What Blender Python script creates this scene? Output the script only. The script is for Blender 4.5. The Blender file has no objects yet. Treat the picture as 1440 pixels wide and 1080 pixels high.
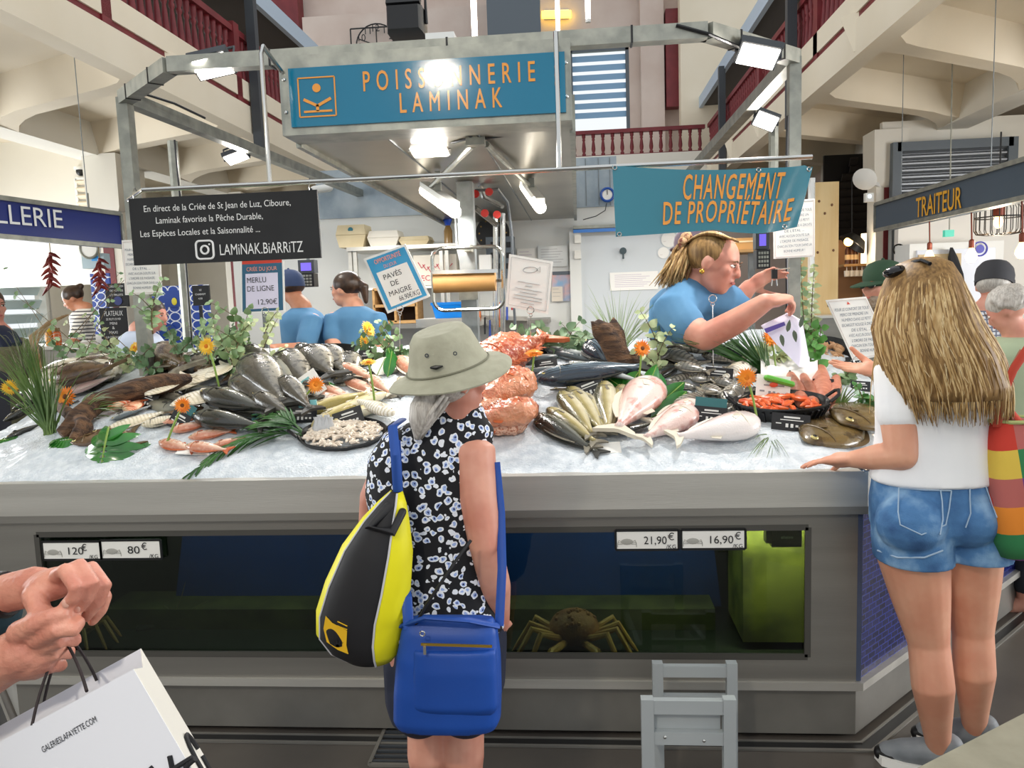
import bpy, math, random
from mathutils import Vector, Matrix, Euler, noise
from math import sin, cos, pi, radians, sqrt
random.seed(11)
SC = bpy.context.scene
COL = SC.collection
V = Vector
# ---------------------------------------------------------------- camera
F_PX, CAM = 1100.0, V((0, 0, 1.55))
_p, _y, _r = radians(6.24), radians(5.02), radians(-2.02)
FW = V((-sin(_y)*cos(_p), cos(_y)*cos(_p), -sin(_p)))
_rt = V((cos(_y), sin(_y), 0)); _up = _rt.cross(FW)
RT = _rt*cos(_r) + _up*sin(_r); UP = -_rt*sin(_r) + _up*cos(_r)
cam = bpy.data.cameras.new('camera'); camo = bpy.data.objects.new('camera', cam); COL.objects.link(camo)
cam.sensor_width = 36; cam.lens = F_PX*36/1440; cam.clip_start = .05
camo.matrix_world = Matrix(((RT.x, UP.x, -FW.x, CAM.x), (RT.y, UP.y, -FW.y, CAM.y), (RT.z, UP.z, -FW.z, CAM.z), (0, 0, 0, 1)))
SC.camera = camo
# ---------------------------------------------------------------- daylight and exposure
w = bpy.data.worlds.new('world'); SC.world = w; w.use_nodes = True
w.node_tree.nodes['Background'].inputs[0].default_value = (.93, .97, 1.0, 1)
w.node_tree.nodes['Background'].inputs[1].default_value = .8
SC.view_settings.view_transform = 'Standard'; SC.view_settings.look = 'None'
SC.view_settings.gamma = 1; SC.view_settings.use_curve_mapping = False
SC.view_settings.exposure = 0.35
def light(name, kind, loc, power, size=.1, aim=None, color=(1, 1, 1), size_y=None, spread=None):
    l = bpy.data.lights.new(name, kind); l.energy = power; l.color = color
    if kind == 'AREA':
        l.size = size
        if size_y: l.shape = 'RECTANGLE'; l.size_y = size_y
        if spread: l.spread = radians(spread)
    else:
        l.shadow_soft_size = size
    o = bpy.data.objects.new(name, l); COL.objects.link(o); o.location = loc
    if aim is not None: o.rotation_euler = (V(aim)-V(loc)).to_track_quat('-Z', 'Y').to_euler()
    return o
# ---------------------------------------------------------------- pixel -> world helpers (frame 1440 x 1080)
def ray(px, py): return FW*F_PX + RT*(px-720) - UP*(py-540)
def P(px, py, Y): d = ray(px, py); return CAM + d*(Y/d.y)
def PZ(px, py, z): d = ray(px, py); return CAM + d*((z-CAM.z)/d.z)
def PX(px, py, x): d = ray(px, py); return CAM + d*(x/d.x)
CX0, CX1, CY = -2.15, .92, 2.612           # counter front edge and its two 45 degree corners
def inset(x, y): return min(y-CY, (-(x-CX1)+(y-CY))*.7071, ((x-CX0)+(y-CY))*.7071)
def surf(x, y): return .937 + .35*max(-.05, min(inset(x, y), 1.15))
def D(px, py, h=0.):
    "the point of the sloping ice bed (raised by h) behind a pixel"
    d = ray(px, py); d = d/d.y; t = 2.4
    while t < 5.2:
        q = CAM + d*t
        if q.z < surf(q.x, q.y)+h and inset(q.x, q.y) > -.02: return q
        t += .004
    best = None; t = 2.4
    while t < 5.2:          # the ray passes over the bed: take the bed point nearest below it
        q = CAM + d*t; i = inset(q.x, q.y)
        if 0 < i < 1.08 and abs(q.x+.6) < 2. and (best is None or q.z-surf(q.x, q.y) < best[0]): best = (q.z-surf(q.x, q.y), q)
        t += .01
    q = best[1] if best else CAM + d*3.6; return V((q.x, q.y, surf(q.x, q.y)+h))
# ---------------------------------------------------------------- materials
def lin(c):
    if isinstance(c, str):
        c = [int(c[i:i+2], 16)/255 for i in (0, 2, 4)]
    return tuple((x/12.92 if x <= .04045 else ((x+.055)/1.055)**2.4) for x in c) + (1,)
class NT:
    def __init__(s, m): s.t = m.node_tree; s.n = s.t.nodes; s.l = s.t.links
    def new(s, typ, **kw):
        n = s.n.new(typ)
        for k, v in kw.items():
            if k.startswith('i_'):
                k = k[2:]; n.inputs[int(k) if k.isdigit() else k.replace('_', ' ')].default_value = v
            else: setattr(n, k, v)
        return n
    def link(s, a, b): s.l.new(a, b)
    def ramp(s, fac, stops, interp='LINEAR'):
        r = s.n.new('ShaderNodeValToRGB'); r.color_ramp.interpolation = interp
        e = r.color_ramp.elements
        while len(e) < len(stops): e.new(.5)
        for i, (p, c) in enumerate(stops): e[i].position = p; e[i].color = lin(c) if not (isinstance(c, tuple) and len(c) == 4) else c
        s.link(fac, r.inputs[0]); return r.outputs[0]
    def coord(s, kind='Object', scale=None, rot=None):
        tc = s.n.new('ShaderNodeTexCoord'); o = tc.outputs[kind]
        if scale is not None or rot is not None:
            mp = s.n.new('ShaderNodeMapping')
            if scale is not None: mp.inputs['Scale'].default_value = scale if hasattr(scale, '__len__') else (scale,)*3
            if rot is not None: mp.inputs['Rotation'].default_value = rot
            s.link(o, mp.inputs[0]); o = mp.outputs[0]
        return o
MATS = {}
def mat(name, col, rough=.6, metal=0., col2=None, scale=8., bump=0., bscale=None, emit=None, es=0., spec=None, stretch=None, sss=0., coat=0., coord='Object', lo=.35, hi=.65, detail=3.):
    if name in MATS: return MATS[name]
    m = bpy.data.materials.new(name); m.use_nodes = True; t = NT(m)
    b = t.n['Principled BSDF']; c = lin(col)
    b.inputs['Base Color'].default_value = c; b.inputs['Roughness'].default_value = rough; b.inputs['Metallic'].default_value = metal
    if spec is not None: b.inputs['Specular IOR Level'].default_value = spec
    if coat: b.inputs['Coat Weight'].default_value = coat; b.inputs['Coat Roughness'].default_value = .08
    if sss: b.inputs['Subsurface Weight'].default_value = sss; b.inputs['Subsurface Radius'].default_value = (.02, .008, .005); b.inputs['Subsurface Scale'].default_value = .5
    if col2 or bump:
        sc = stretch if stretch else (1, 1, 1)
        co = t.coord(coord, scale=sc)
        if col2:
            nz = t.new('ShaderNodeTexNoise', i_Scale=scale, i_Detail=detail); t.link(co, nz.inputs[0])
            t.link(t.ramp(nz.outputs[0], [(lo, col), (hi, col2)]), b.inputs['Base Color'])
        if bump:
            n2 = t.new('ShaderNodeTexNoise', i_Scale=bscale or scale*3, i_Detail=4.); t.link(co, n2.inputs[0])
            bp = t.new('ShaderNodeBump', i_Strength=min(bump, 1.), i_Distance=.01); t.link(n2.outputs[0], bp.inputs['Height']); t.link(bp.outputs[0], b.inputs['Normal'])
    if emit: b.inputs['Emission Color'].default_value = lin(emit); b.inputs['Emission Strength'].default_value = es
    MATS[name] = m; return m
# ---------------------------------------------------------------- mesh building
def frame_from(d, up=V((0, 0, 1))):
    d = d.normalized(); x = up.cross(d)
    if x.length < 1e-4: x = V((1, 0, 0)).cross(d)
    x.normalize(); return x, d.cross(x), d
class MB:
    def __init__(s): s.v = []; s.f = []; s.mi = []; s.cur = 0
    def add(s, vs, fs):
        o = len(s.v); s.v += [V(p) for p in vs]
        for f in fs: s.f.append([i+o for i in f]); s.mi.append(s.cur)
        return s
    def box(s, c, d, rot=None, top=None):
        hx, hy, hz = d[0]/2, d[1]/2, d[2]/2; k = top or 1
        p = [V((x*hx*(k if z > 0 else 1), y*hy*(k if z > 0 else 1), z*hz)) for z in (-1, 1) for y in (-1, 1) for x in (-1, 1)]
        if rot is not None: p = [rot @ q for q in p]
        return s.add([q+V(c) for q in p], [(0, 2, 3, 1), (4, 5, 7, 6), (0, 1, 5, 4), (2, 6, 7, 3), (0, 4, 6, 2), (1, 3, 7, 5)])
    def bb(s, x0, x1, y0, y1, z0, z1): return s.box(((x0+x1)/2, (y0+y1)/2, (z0+z1)/2), (x1-x0, y1-y0, z1-z0))
    def bar(s, a, b, w, h=None, up=V((0, 0, 1))):
        a, b = V(a), V(b); h = h or w; x, y, d = frame_from(b-a, up)
        p = [q + x*(sx*w/2) + y*(sy*h/2) for q in (a, b) for sy in (-1, 1) for sx in (-1, 1)]
        return s.add(p, [(0, 2, 3, 1), (4, 5, 7, 6), (0, 1, 5, 4), (2, 6, 7, 3), (0, 4, 6, 2), (1, 3, 7, 5)])
    def tube(s, pts, r, n=8, cap=True, closed=False, flat=1.):
        pts = [V(p) for p in pts]; m = len(pts)
        rs = list(r) if hasattr(r, '__len__') else [r]*m
        vs, fs = [], []; x = None
        for i, p in enumerate(pts):
            a = pts[i-1] if (i > 0 or closed) else p; b = pts[(i+1) % m] if (i < m-1 or closed) else p
            d = b-a
            d = d.normalized() if d.length > 1e-9 else V((0, 0, 1))
            if x is None: x, y, _ = frame_from(d)
            else:
                x = x - d*x.dot(d)
                if x.length < 1e-5: x, y, _ = frame_from(d)
                x.normalize(); y = d.cross(x)
            for k in range(n):
                t = 2*pi*k/n; vs.append(p + x*(cos(t)*rs[i]) + y*(sin(t)*rs[i]*flat))
        for i in range(m if closed else m-1):
            j = (i+1) % m
            for k in range(n):
                l = (k+1) % n; fs.append((i*n+k, i*n+l, j*n+l, j*n+k))
        if cap and not closed: fs.append(tuple(range(n-1, -1, -1))); fs.append(tuple((m-1)*n+k for k in range(n)))
        return s.add(vs, fs)
    def limb(s, pts, rs, n=14):
        "tube with rounded ends"
        pts = [V(p) for p in pts]; rs = list(rs)
        d0 = (pts[0]-pts[1]).normalized(); d1 = (pts[-1]-pts[-2]).normalized()
        q, r = [], []
        for k in (1., .85, .5): q.append(pts[0]+d0*rs[0]*k); r.append(rs[0]*sqrt(max(1-k*k, .0004)))
        q += pts; r += rs
        for k in (.5, .85, 1.): q.append(pts[-1]+d1*rs[-1]*k); r.append(rs[-1]*sqrt(max(1-k*k, .0004)))
        return s.tube(q, r, n)
    def ell(s, c, r, rot=None, nu=16, nv=10):
        c = V(c); r = (r, r, r) if not hasattr(r, '__len__') else r
        vs = [V((0, 0, -1))]; fs = []
        for i in range(1, nv):
            t = -pi/2 + pi*i/nv
            for k in range(nu): a = 2*pi*k/nu; vs.append(V((cos(t)*cos(a), cos(t)*sin(a), sin(t))))
        vs.append(V((0, 0, 1))); e = len(vs)-1
        for k in range(nu):
            l = (k+1) % nu; fs.append((0, 1+l, 1+k)); fs.append((e, e-nu+k, e-nu+l))
            for i in range(nv-2): fs.append((1+i*nu+k, 1+i*nu+l, 1+(i+1)*nu+l, 1+(i+1)*nu+k))
        vs = [V((p.x*r[0], p.y*r[1], p.z*r[2])) for p in vs]
        if rot is not None: vs = [rot @ p for p in vs]
        return s.add([p+c for p in vs], fs)
    def loft(s, rings, cap=True):
        n = len(rings[0]); vs = [p for r in rings for p in r]; fs = []
        for i in range(len(rings)-1):
            for k in range(n):
                l = (k+1) % n; fs.append((i*n+k, i*n+l, (i+1)*n+l, (i+1)*n+k))
        if cap: fs.append(tuple(range(n-1, -1, -1))); fs.append(tuple((len(rings)-1)*n+k for k in range(n)))
        return s.add(vs, fs)
    def lathe(s, prof, c=(0, 0, 0), n=20, axis=None, cap=True):
        c = V(c); x, y, d = (V((1, 0, 0)), V((0, 1, 0)), V((0, 0, 1))) if axis is None else frame_from(V(axis))
        return s.loft([[c + x*(cos(2*pi*k/n)*r) + y*(sin(2*pi*k/n)*r) + d*z for k in range(n)] for r, z in prof], cap)
    def grid(s, fn, nu, nv, closed_u=False):
        vs = [V(fn(i/(nu if closed_u else nu-1), j/(nv-1))) for j in range(nv) for i in range(nu)]; fs = []
        for j in range(nv-1):
            for i in range(nu if closed_u else nu-1):
                k = (i+1) % nu; fs.append((j*nu+i, j*nu+k, (j+1)*nu+k, (j+1)*nu+i))
        return s.add(vs, fs)
    def prism(s, poly, dvec):
        "closed polygon (list of points) extruded by dvec"
        n = len(poly); poly = [V(p) for p in poly]; d = V(dvec)
        return s.add(poly + [p+d for p in poly], [tuple(range(n-1, -1, -1)), tuple(range(n, 2*n))] + [(k, (k+1) % n, n+(k+1) % n, n+k) for k in range(n)])
    def xf(s, M, start=0):
        for i in range(start, len(s.v)): s.v[i] = M @ s.v[i]
        return s
    def mesh(s, name, off=V((0, 0, 0))):
        me = bpy.data.meshes.new(name)
        me.from_pydata([tuple(p-off) for p in s.v], [], s.f); return me
    def build(s, name, m, parent=None, sharp=38., solid=0., remesh=None, smooth=0, sub=0):
        off = wloc(parent); me = s.mesh(name, off)
        ms = m if isinstance(m, (list, tuple)) else [m]
        o = bpy.data.objects.new(name, me)
        if remesh or solid or smooth or sub:
            COL.objects.link(o)
            if solid: md = o.modifiers.new('s', 'SOLIDIFY'); md.thickness = solid; md.offset = 0
            if remesh: md = o.modifiers.new('r', 'REMESH'); md.mode = 'VOXEL'; md.voxel_size = remesh
            if sub: md = o.modifiers.new('u', 'SUBSURF'); md.levels = sub
            if smooth: md = o.modifiers.new('m', 'SMOOTH'); md.iterations = smooth; md.factor = .5
            dg = bpy.context.evaluated_depsgraph_get(); dg.update()
            me2 = bpy.data.meshes.new_from_object(o.evaluated_get(dg), depsgraph=dg)
            o.modifiers.clear(); o.data = me2; bpy.data.meshes.remove(me); me = me2; me.name = name
            COL.objects.unlink(o); me.materials.clear()
        for mm in ms: me.materials.append(mm)
        if len(ms) > 1 and not (remesh or sub or solid): me.polygons.foreach_set('material_index', s.mi)
        me.polygons.foreach_set('use_smooth', [True]*len(me.polygons))
        if sharp < 170 and not remesh: me.set_sharp_from_angle(angle=radians(sharp))
        COL.objects.link(o)
        if parent: o.parent = parent
        return o
def wloc(o):
    p = V((0, 0, 0))
    while o is not None: p = p + o.location; o = o.parent
    return p
def tag(o, label=None, cat=None, group=None, kind=None):
    for k, v in (('label', label), ('category', cat), ('group', group), ('kind', kind)):
        if v: o[k] = v
    return o
def thing(name, label, cat, loc=(0, 0, 0), group=None):
    o = bpy.data.objects.new(name, None); COL.objects.link(o); o.location = loc; o.empty_display_size = .05
    return tag(o, label, cat, group)
def structure(o): o['kind'] = 'structure'; return o
def copy_tree(o, parent=None):
    c = o.copy(); COL.objects.link(c)
    if parent: c.parent = parent
    for ch in [x for x in o.children]: copy_tree(ch, c)
    return c
def text(s, parent, m, o, ux, uy, h=None, wid=None, name='lettering', ext=.0006, space=1., align='LEFT', label=None, bold=0.):
    "writing on a flat face: origin o (baseline start), ux reading direction, uy up; h = capital height, wid = total width"
    cu = bpy.data.curves.new(name, 'FONT'); cu.body = s; cu.size = 1; cu.extrude = .0; cu.space_character = space; cu.resolution_u = 3
    ob = bpy.data.objects.new(name, cu); COL.objects.link(ob)
    dg = bpy.context.evaluated_depsgraph_get(); dg.update()
    me = bpy.data.meshes.new_from_object(ob.evaluated_get(dg), depsgraph=dg)
    bpy.data.objects.remove(ob); bpy.data.curves.remove(cu)
    if not me.vertices: return None
    if bold:
        vs = [v.co.copy() for v in me.vertices]; fs = [list(p.vertices) for p in me.polygons]; n0 = len(vs); V3, F3 = [], []
        for k, (dx, dy) in enumerate(((-bold, 0), (bold, 0), (0, bold*.6), (0, -bold*.6))): V3 += [(v.x+dx, v.y+dy, k*.0003) for v in vs]; F3 += [[i+k*n0 for i in f] for f in fs]
        me = bpy.data.meshes.new(name); me.from_pydata(V3, [], F3)
    xs = [v.co.x for v in me.vertices]; x0, x1 = min(xs), max(xs)
    sy = h/.73 if h else None; sx = wid/(x1-x0) if wid else sy
    if sy is None: sy = sx
    ux, uy = V(ux).normalized(), V(uy).normalized(); nrm = ux.cross(uy).normalized(); o = V(o)
    W = (x1-x0)*sx; sh = {'LEFT': 0, 'CENTER': -W/2, 'RIGHT': -W}[align]
    off = wloc(parent)
    for v in me.vertices:
        c = v.co; v.co = o + ux*((c.x-x0)*sx+sh) + uy*(c.y*sy) + nrm*(.0012+ext+c.z) - off
    me.materials.append(m); b = bpy.data.objects.new(name, me); COL.objects.link(b)
    if parent: b.parent = parent
    if label: b['label'] = label
    return b
def rotz(a): return Matrix.Rotation(a, 3, 'Z')
def basis(x, y, z): return Matrix(((x.x, y.x, z.x), (x.y, y.y, z.y), (x.z, y.z, z.z)))
X, Y_, Z = V((1, 0, 0)), V((0, 1, 0)), V((0, 0, 1))
# common materials
STEEL = mat('brushed_steel', 'bdbab2', .36, .6, col2='cbc8c0', scale=3., stretch=(.25, 6, 6), bump=.06, bscale=60)
GALV = mat('galvanised_steel', '8e9088', .45, .7, col2='a8a89e', scale=14, detail=6)
GALVD = mat('galvanised_column', '6f7577', .5, .6, col2='8d9294', scale=9, detail=6)
CREAM = mat('cream_plaster', 'e8dcc6', .85, col2='e2d5bd', scale=1.2, bump=.08, bscale=30)
PINKW = mat('stained_plaster', 'cdb9ad', .9, col2='d9c9be', scale=1.5, bump=.1, bscale=20, detail=6)
WHITEW = mat('white_plaster', 'ebe7dc', .8, col2='e3ded2', scale=1.)
RED = mat('oxblood_paint', '6b1c22', .5, col2='7c262b', scale=5)
DGREY = mat('dark_grey_paint', '3d4146', .5)
BGREY = mat('blue_grey_paint', '5c656d', .45)
BLACK = mat('black_plastic', '121214', .4)
CHALK = mat('chalkboard_black', '17181a', .7, col2='1f2022', scale=6)
WHITE = mat('white_paint', 'eeeeea', .5)
PAPER = mat('paper_white', 'f1efe9', .7)
INK = mat('black_ink', '1a1a1e', .7)
TEAL = mat('teal_sign_face', '11789a', .1)
ORANGE = mat('orange_lettering', 'f2a03c', .14)
LAMPW = mat('lamp_white', 'ffffff', .5, emit='fff6e8', es=9.)
TUBEW = mat('tube_white', 'ffffff', .5, emit='fff2dc', es=6.)
WIRE = mat('chrome_wire', 'c9c9c6', .18, 1.)
# ================================================================ the hall
FLOORM = mat('stained_concrete_floor', '4d4843', .38, col2='5d5750', scale=2.2, bump=.05, bscale=14, detail=8, lo=.3, hi=.7)
structure(MB().bb(-14, 14, -7, 18, -.1, 0).build('floor', FLOORM))
FX0, FX1, FZ0, FZ1 = -3.25, 2.165, 3.3, 3.57      # gallery edges
def wall(name, x0, x1, y0, y1, z0, z1, m=CREAM): return structure(MB().bb(x0, x1, y0, y1, z0, z1).build(name, m))
# back of the hall
mb = MB(); Yb = 14.6
wx0, wx1, wz0, wz1 = P(803, 200, Yb).x, P(884, 60, Yb).x, P(840, 190, Yb).z, P(840, 67, Yb).z
mb.bb(-9, wx0, Yb, Yb+.25, 0, 9.5); mb.bb(wx1, 2.6, Yb, Yb+.25, 0, 9.5); mb.bb(wx0, wx1, Yb, Yb+.25, 0, wz0); mb.bb(wx0, wx1, Yb, Yb+.25, wz1, 9.5)
structure(mb.build('wall_back', PINKW))
GLASS = bpy.data.materials.new('clear_glass'); GLASS.use_nodes = True
def clear(m, tint, gl=.1, rough=.02):
    t = NT(m); t.n.remove(t.n['Principled BSDF']); a = t.new('ShaderNodeBsdfTransparent'); a.inputs[0].default_value = lin(tint)
    g = t.new('ShaderNodeBsdfGlossy', i_Roughness=rough); fr = t.new('ShaderNodeFresnel', i_IOR=1.45)
    mx = t.new('ShaderNodeMixShader'); t.link(fr.outputs[0], mx.inputs[0]); t.link(a.outputs[0], mx.inputs[1]); t.link(g.outputs[0], mx.inputs[2])
    t.link(mx.outputs[0], t.n['Material Output'].inputs[0]); return m
clear(GLASS, 'f2fafa')
LOUVB = mat('blue_louvre_slat', '8ab4d8', .4)
win = structure(thing('window_1', 'tall rear window with pale blue louvre slats above the gallery railing', 'window', (0, Yb+.1, wz0)))
mb = MB(); fw = .07
for a, b in (((wx0, wz0), (wx1, wz0)), ((wx0, wz1), (wx1, wz1)), ((wx0, wz0), (wx0, wz1)), ((wx1, wz0), (wx1, wz1))):
    mb.bar((a[0], Yb+.05, a[1]), (b[0], Yb+.05, b[1]), fw, .12)
mb.build('window_frame', BGREY, win)
for k in range(8):
    z = wz0+.12+(wz1-wz0-.2)*(k+.5)/8
    if k == 0: continue
    MB().box(((wx0+wx1)/2, Yb+.08, z), (wx1-wx0-.08, .02, .1), Matrix.Rotation(.1, 3, 'X')).build('slat', LOUVB, win)
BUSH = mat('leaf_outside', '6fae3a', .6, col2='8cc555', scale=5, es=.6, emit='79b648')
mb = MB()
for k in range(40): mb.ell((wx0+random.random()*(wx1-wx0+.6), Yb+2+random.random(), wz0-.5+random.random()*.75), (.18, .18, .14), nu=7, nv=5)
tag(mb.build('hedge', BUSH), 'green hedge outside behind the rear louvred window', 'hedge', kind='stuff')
# cream side return and red strips by the back wall
structure(MB().bb(P(957, 100, 14).x, 3.4, 14., 14.25, 3.5, 9.5).build('wall_right_return', CREAM))
x0, x1 = P(937, 100, 14.3).x, P(956, 100, 14.3).x
structure(MB().bb(x0, x1, 14.3, 14.55, P(940, 150, 14.3).z, P(940, 12, 14.3).z).build('trim_1', RED))
structure(MB().bb(P(901, 50, 14.3).x, P(934, 50, 14.3).x, 14.35, 14.58, 0, 9).build('trim_2', PINKW))
structure(MB().bb(-7, P(385, 60, 14.3).x+.5, 14.25, 14.55, 4.6, 9).build('trim_3', RED))
structure(MB().bb(P(437, 100, 14.2).x, P(700, 100, 14.2).x, 13.9, 14.2, 3.8, P(520, 24, 14.1).z).build('wall_back_low', PINKW))
structure(MB().bb(P(685, 30, 13).x, P(760, 30, 13).x, 13., 13.15, 4.2, 9).build('trim_4', BGREY))
# galleries: floor slab / soffit, fascia, longitudinal outer beam, oblique ribs
def gallery(side, fx, ox, wx, y0, y1, ribs, dy):
    s = -1 if side == 'left' else 1
    structure(MB().bb(min(fx, wx), max(fx, wx), y0, y1, 3.62, 3.8).build('ceiling_'+side, CREAM))
    structure(MB().bb(min(fx, fx+s*.16), max(fx, fx+s*.16), y0, y1, FZ0, 3.8 if 0 else FZ1).build('trim_fascia_'+side, CREAM))
    structure(MB().bb(min(ox, ox+s*.34), max(ox, ox+s*.34), y0, y1, FZ0-.02, 3.62).build('trim_beam_'+side, WHITEW))
    for y in ribs:
        a = V((fx+s*.1, y, 0)); b = V((ox+s*.1, y+dy, 0)); mb = MB(); n = 12; up, lo = [], []
        d = (b-a).normalized(); pr = V((-d.y, d.x, 0))*.09
        ring = []
        for k in range(n+1):
            t = k/n; q = a.lerp(b, t); z = 3.34 - .06*max(0, t-.75)*4
            wv = 1+1.6*(max(0, t-.8)*5)**2 + 1.2*max(0, .1-t)*10
            ring.append([q+pr*wv+Z*z, q-pr*wv+Z*z, q-pr*(wv+1.4)+Z*3.63, q+pr*(wv+1.4)+Z*3.63])
        mb.loft(ring); structure(mb.build('trim_rib_'+side, CREAM))
gallery('left', FX0, -5.24, -7.6, 1.5, 14.6, [1.1+1.67*k for k in range(8)], .9)
gallery('right', FX1, 4.1, 7.2, 1.5, 14.6, [-.1+1.63*k+1.5 for k in range(8)], 1.3)
# side walls beyond the galleries with openings towards daylight
def side_wall(name, x, th, y0, y1, z1, holes, m):
    "wall along Y with rectangular holes (ya, yb, za, zb)"
    mb = MB(); ys = y0
    for ya, yb, za, zb in holes:
        mb.bb(x, x+th, ys, ya, 0, z1); mb.bb(x, x+th, ya, yb, 0, za); mb.bb(x, x+th, ya, yb, zb, z1); ys = yb
    mb.bb(x, x+th, ys, y1, 0, z1); return structure(mb.build(name, m))
side_wall('wall_left', -7.6, .2, -3, 14.6, 3.7, [(2., 5.4, .8, 2.9), (7.2, 10.45, .6, 2.35)], WHITEW)
side_wall('wall_right', 7.0, .2, -3, 14.6, 3.7, [(1., 4.5, .8, 2.9)], WHITEW)
structure(MB().bb(-7.6, FX0, 13.8, 14., 0, 3.62).build('wall_left_back', WHITEW))
structure(MB().bb(FX1-.3, 7.2, 13.8, 14., 0, 3.62).build('wall_right_back', PINKW))
# left louvred window
lw = structure(thing('window_2', 'large louvred daylight window at the side of the hall', 'window', (-7.5, 8.8, .6)))
for k in range(9):
    MB().box((-7.5, 8.8, .75+k*.19), (.03, 3.2, .13), Matrix.Rotation(.5, 3, 'Y')).build('slat', mat('frosted_glass_slat', 'c6d8dc', .3), lw)
mb = MB(); mb.bar((-7.45, 7.2, .6), (-7.45, 7.2, 2.35), .1); mb.bar((-7.45, 10.45, .6), (-7.45, 10.45, 2.35), .1); mb.bar((-7.45, 7.2, 2.35), (-7.45, 10.45, 2.35), .1); mb.bar((-7.45, 7.2, .6), (-7.45, 10.45, .6), .1)
mb.build('window_frame', WHITE, lw)
# columns with a red stripe
def column(x, y, top, wd=.3):
    mb = MB(); mb.bb(x-wd/2, x+wd/2, y-wd/2, y+wd/2, 0, top)
    mb.loft([[V((x+sx*h, y+sy*h, z)) for sx, sy in ((-1, -1), (1, -1), (1, 1), (-1, 1))] for h, z in ((wd*.55, top-.34), (wd*.62, top-.3), (wd*.64, top-.12), (wd*.66, top+.28))])
    c = structure(mb.build('column', WHITEW))
    m2 = MB(); m2.bb(x-wd*.2, x+wd*.2, y-wd/2-.012, y-wd/2+.002, .1, top-.36); m2.build('stripe', RED, c); return c
for y in (5.5, 8.65, 11.9): column(-5.24, y, 3.02)
column(-5.5, 9.4, 3.02, .24); column(3.57, 9.6, 3.02, .28); column(4.3, 5.2, 3.02)
# gallery railings with turned balusters
bal = MB().lathe([(.02, 0), (.032, .01), (.032, .09), (.018, .11), (.03, .16), (.034, .22), (.024, .36), (.017, .43), (.027, .45), (.027, .47), (.018, .49), (.03, .52), (.032, .58), (.032, .62)], n=8).mesh('baluster')
bal.materials.append(RED); bal.polygons.foreach_set('use_smooth', [True]*len(bal.polygons))
def railing(label, a, b, step=.14, zb=FZ1, h=.7, posts=()):
    a, b = V(a), V(b); t = thing('gallery_railing', label, 'railing', (a+b)/2 + Z*zb)
    MB().bar(a+Z*(zb+.045), b+Z*(zb+.045), .09, .09).build('bottom_rail', RED, t)
    MB().bar(a+Z*(zb+h-.03), b+Z*(zb+h-.03), .1, .06).build('top_rail', RED, t)
    L = (b-a).length; n = int(L/step); sc = (h-.12)/.62
    for k in range(n):
        q = a.lerp(b, (k+.5)/n)
        o = bpy.data.objects.new('baluster', bal); COL.objects.link(o); o.parent = t; o.location = q+Z*(zb+.07)-wloc(t); o.scale = (1, 1, sc)
    for f in posts:
        q = a.lerp(b, f); MB().bb(q.x-.06, q.x+.06, q.y-.06, q.y+.06, zb, zb+h+.04).build('newel_post', RED, t)
    return t
railing('oxblood turned baluster railing along the gallery beside the chalkboard', (FX0-.06, 3.5, 0), (FX0-.06, 13.5, 0), .125, posts=(.2, .42, .64, .86))
railing('oxblood turned baluster railing along the gallery above the caterer', (FX1+.06, 3.2, 0), (FX1+.06, 13.4, 0), .125, posts=(.2, .42, .64, .86))
structure(MB().bb(FX0, FX1+.2, 13.45, 14.6, 3.45, 3.86).build('ceiling_back_gallery', WHITEW))
railing('oxblood baluster railing across the rear gallery under the window', (-1.2, 13.6, 0), (FX1, 13.6, 0), .16, zb=3.8, h=.5)
# dark upper walkway slabs and steel posts on the gallery edges
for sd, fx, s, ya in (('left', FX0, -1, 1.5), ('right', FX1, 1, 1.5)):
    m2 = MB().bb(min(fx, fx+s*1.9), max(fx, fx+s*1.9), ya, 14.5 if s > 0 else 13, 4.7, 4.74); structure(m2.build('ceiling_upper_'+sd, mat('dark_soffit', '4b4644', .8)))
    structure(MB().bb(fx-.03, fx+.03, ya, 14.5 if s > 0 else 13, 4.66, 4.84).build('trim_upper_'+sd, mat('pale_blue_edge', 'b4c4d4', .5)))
for x, y in ((FX0+.06, 7.95), (FX0+.06, 3.9), (FX1-.06, 8.05), (FX1-.06, 11.7), (FX1-.06, 4.2)):
    structure(MB().bb(x-.045, x+.045, y-.045, y+.045, 3.1, 4.7).build('trim_post', DGREY))
# skylight trusses are out of view; an unseen hanging lamp is added over the aisle for the glint on the sign
lampc = V((-1.227, -1.3, 3.66))
hl = thing('glint_lamp', 'pendant lamp out of view, added for the glint on the sign', 'lamp', lampc)
MB().lathe([(.03, .3), (.05, .26), (.12, .2), (.17, .04), (.175, 0)], lampc, cap=False).build('lamp_shade', DGREY, hl, solid=.004)
MB().lathe([(.0, .02), (.12, .0), (.0, .018)], lampc, 24).build('bulb', mat('lamp_bright', 'ffffff', .5, emit='fff4e0', es=420.), hl)
MB().tube([lampc+Z*.3, lampc+Z*2.5], .006).build('cord', BLACK, hl)
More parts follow.
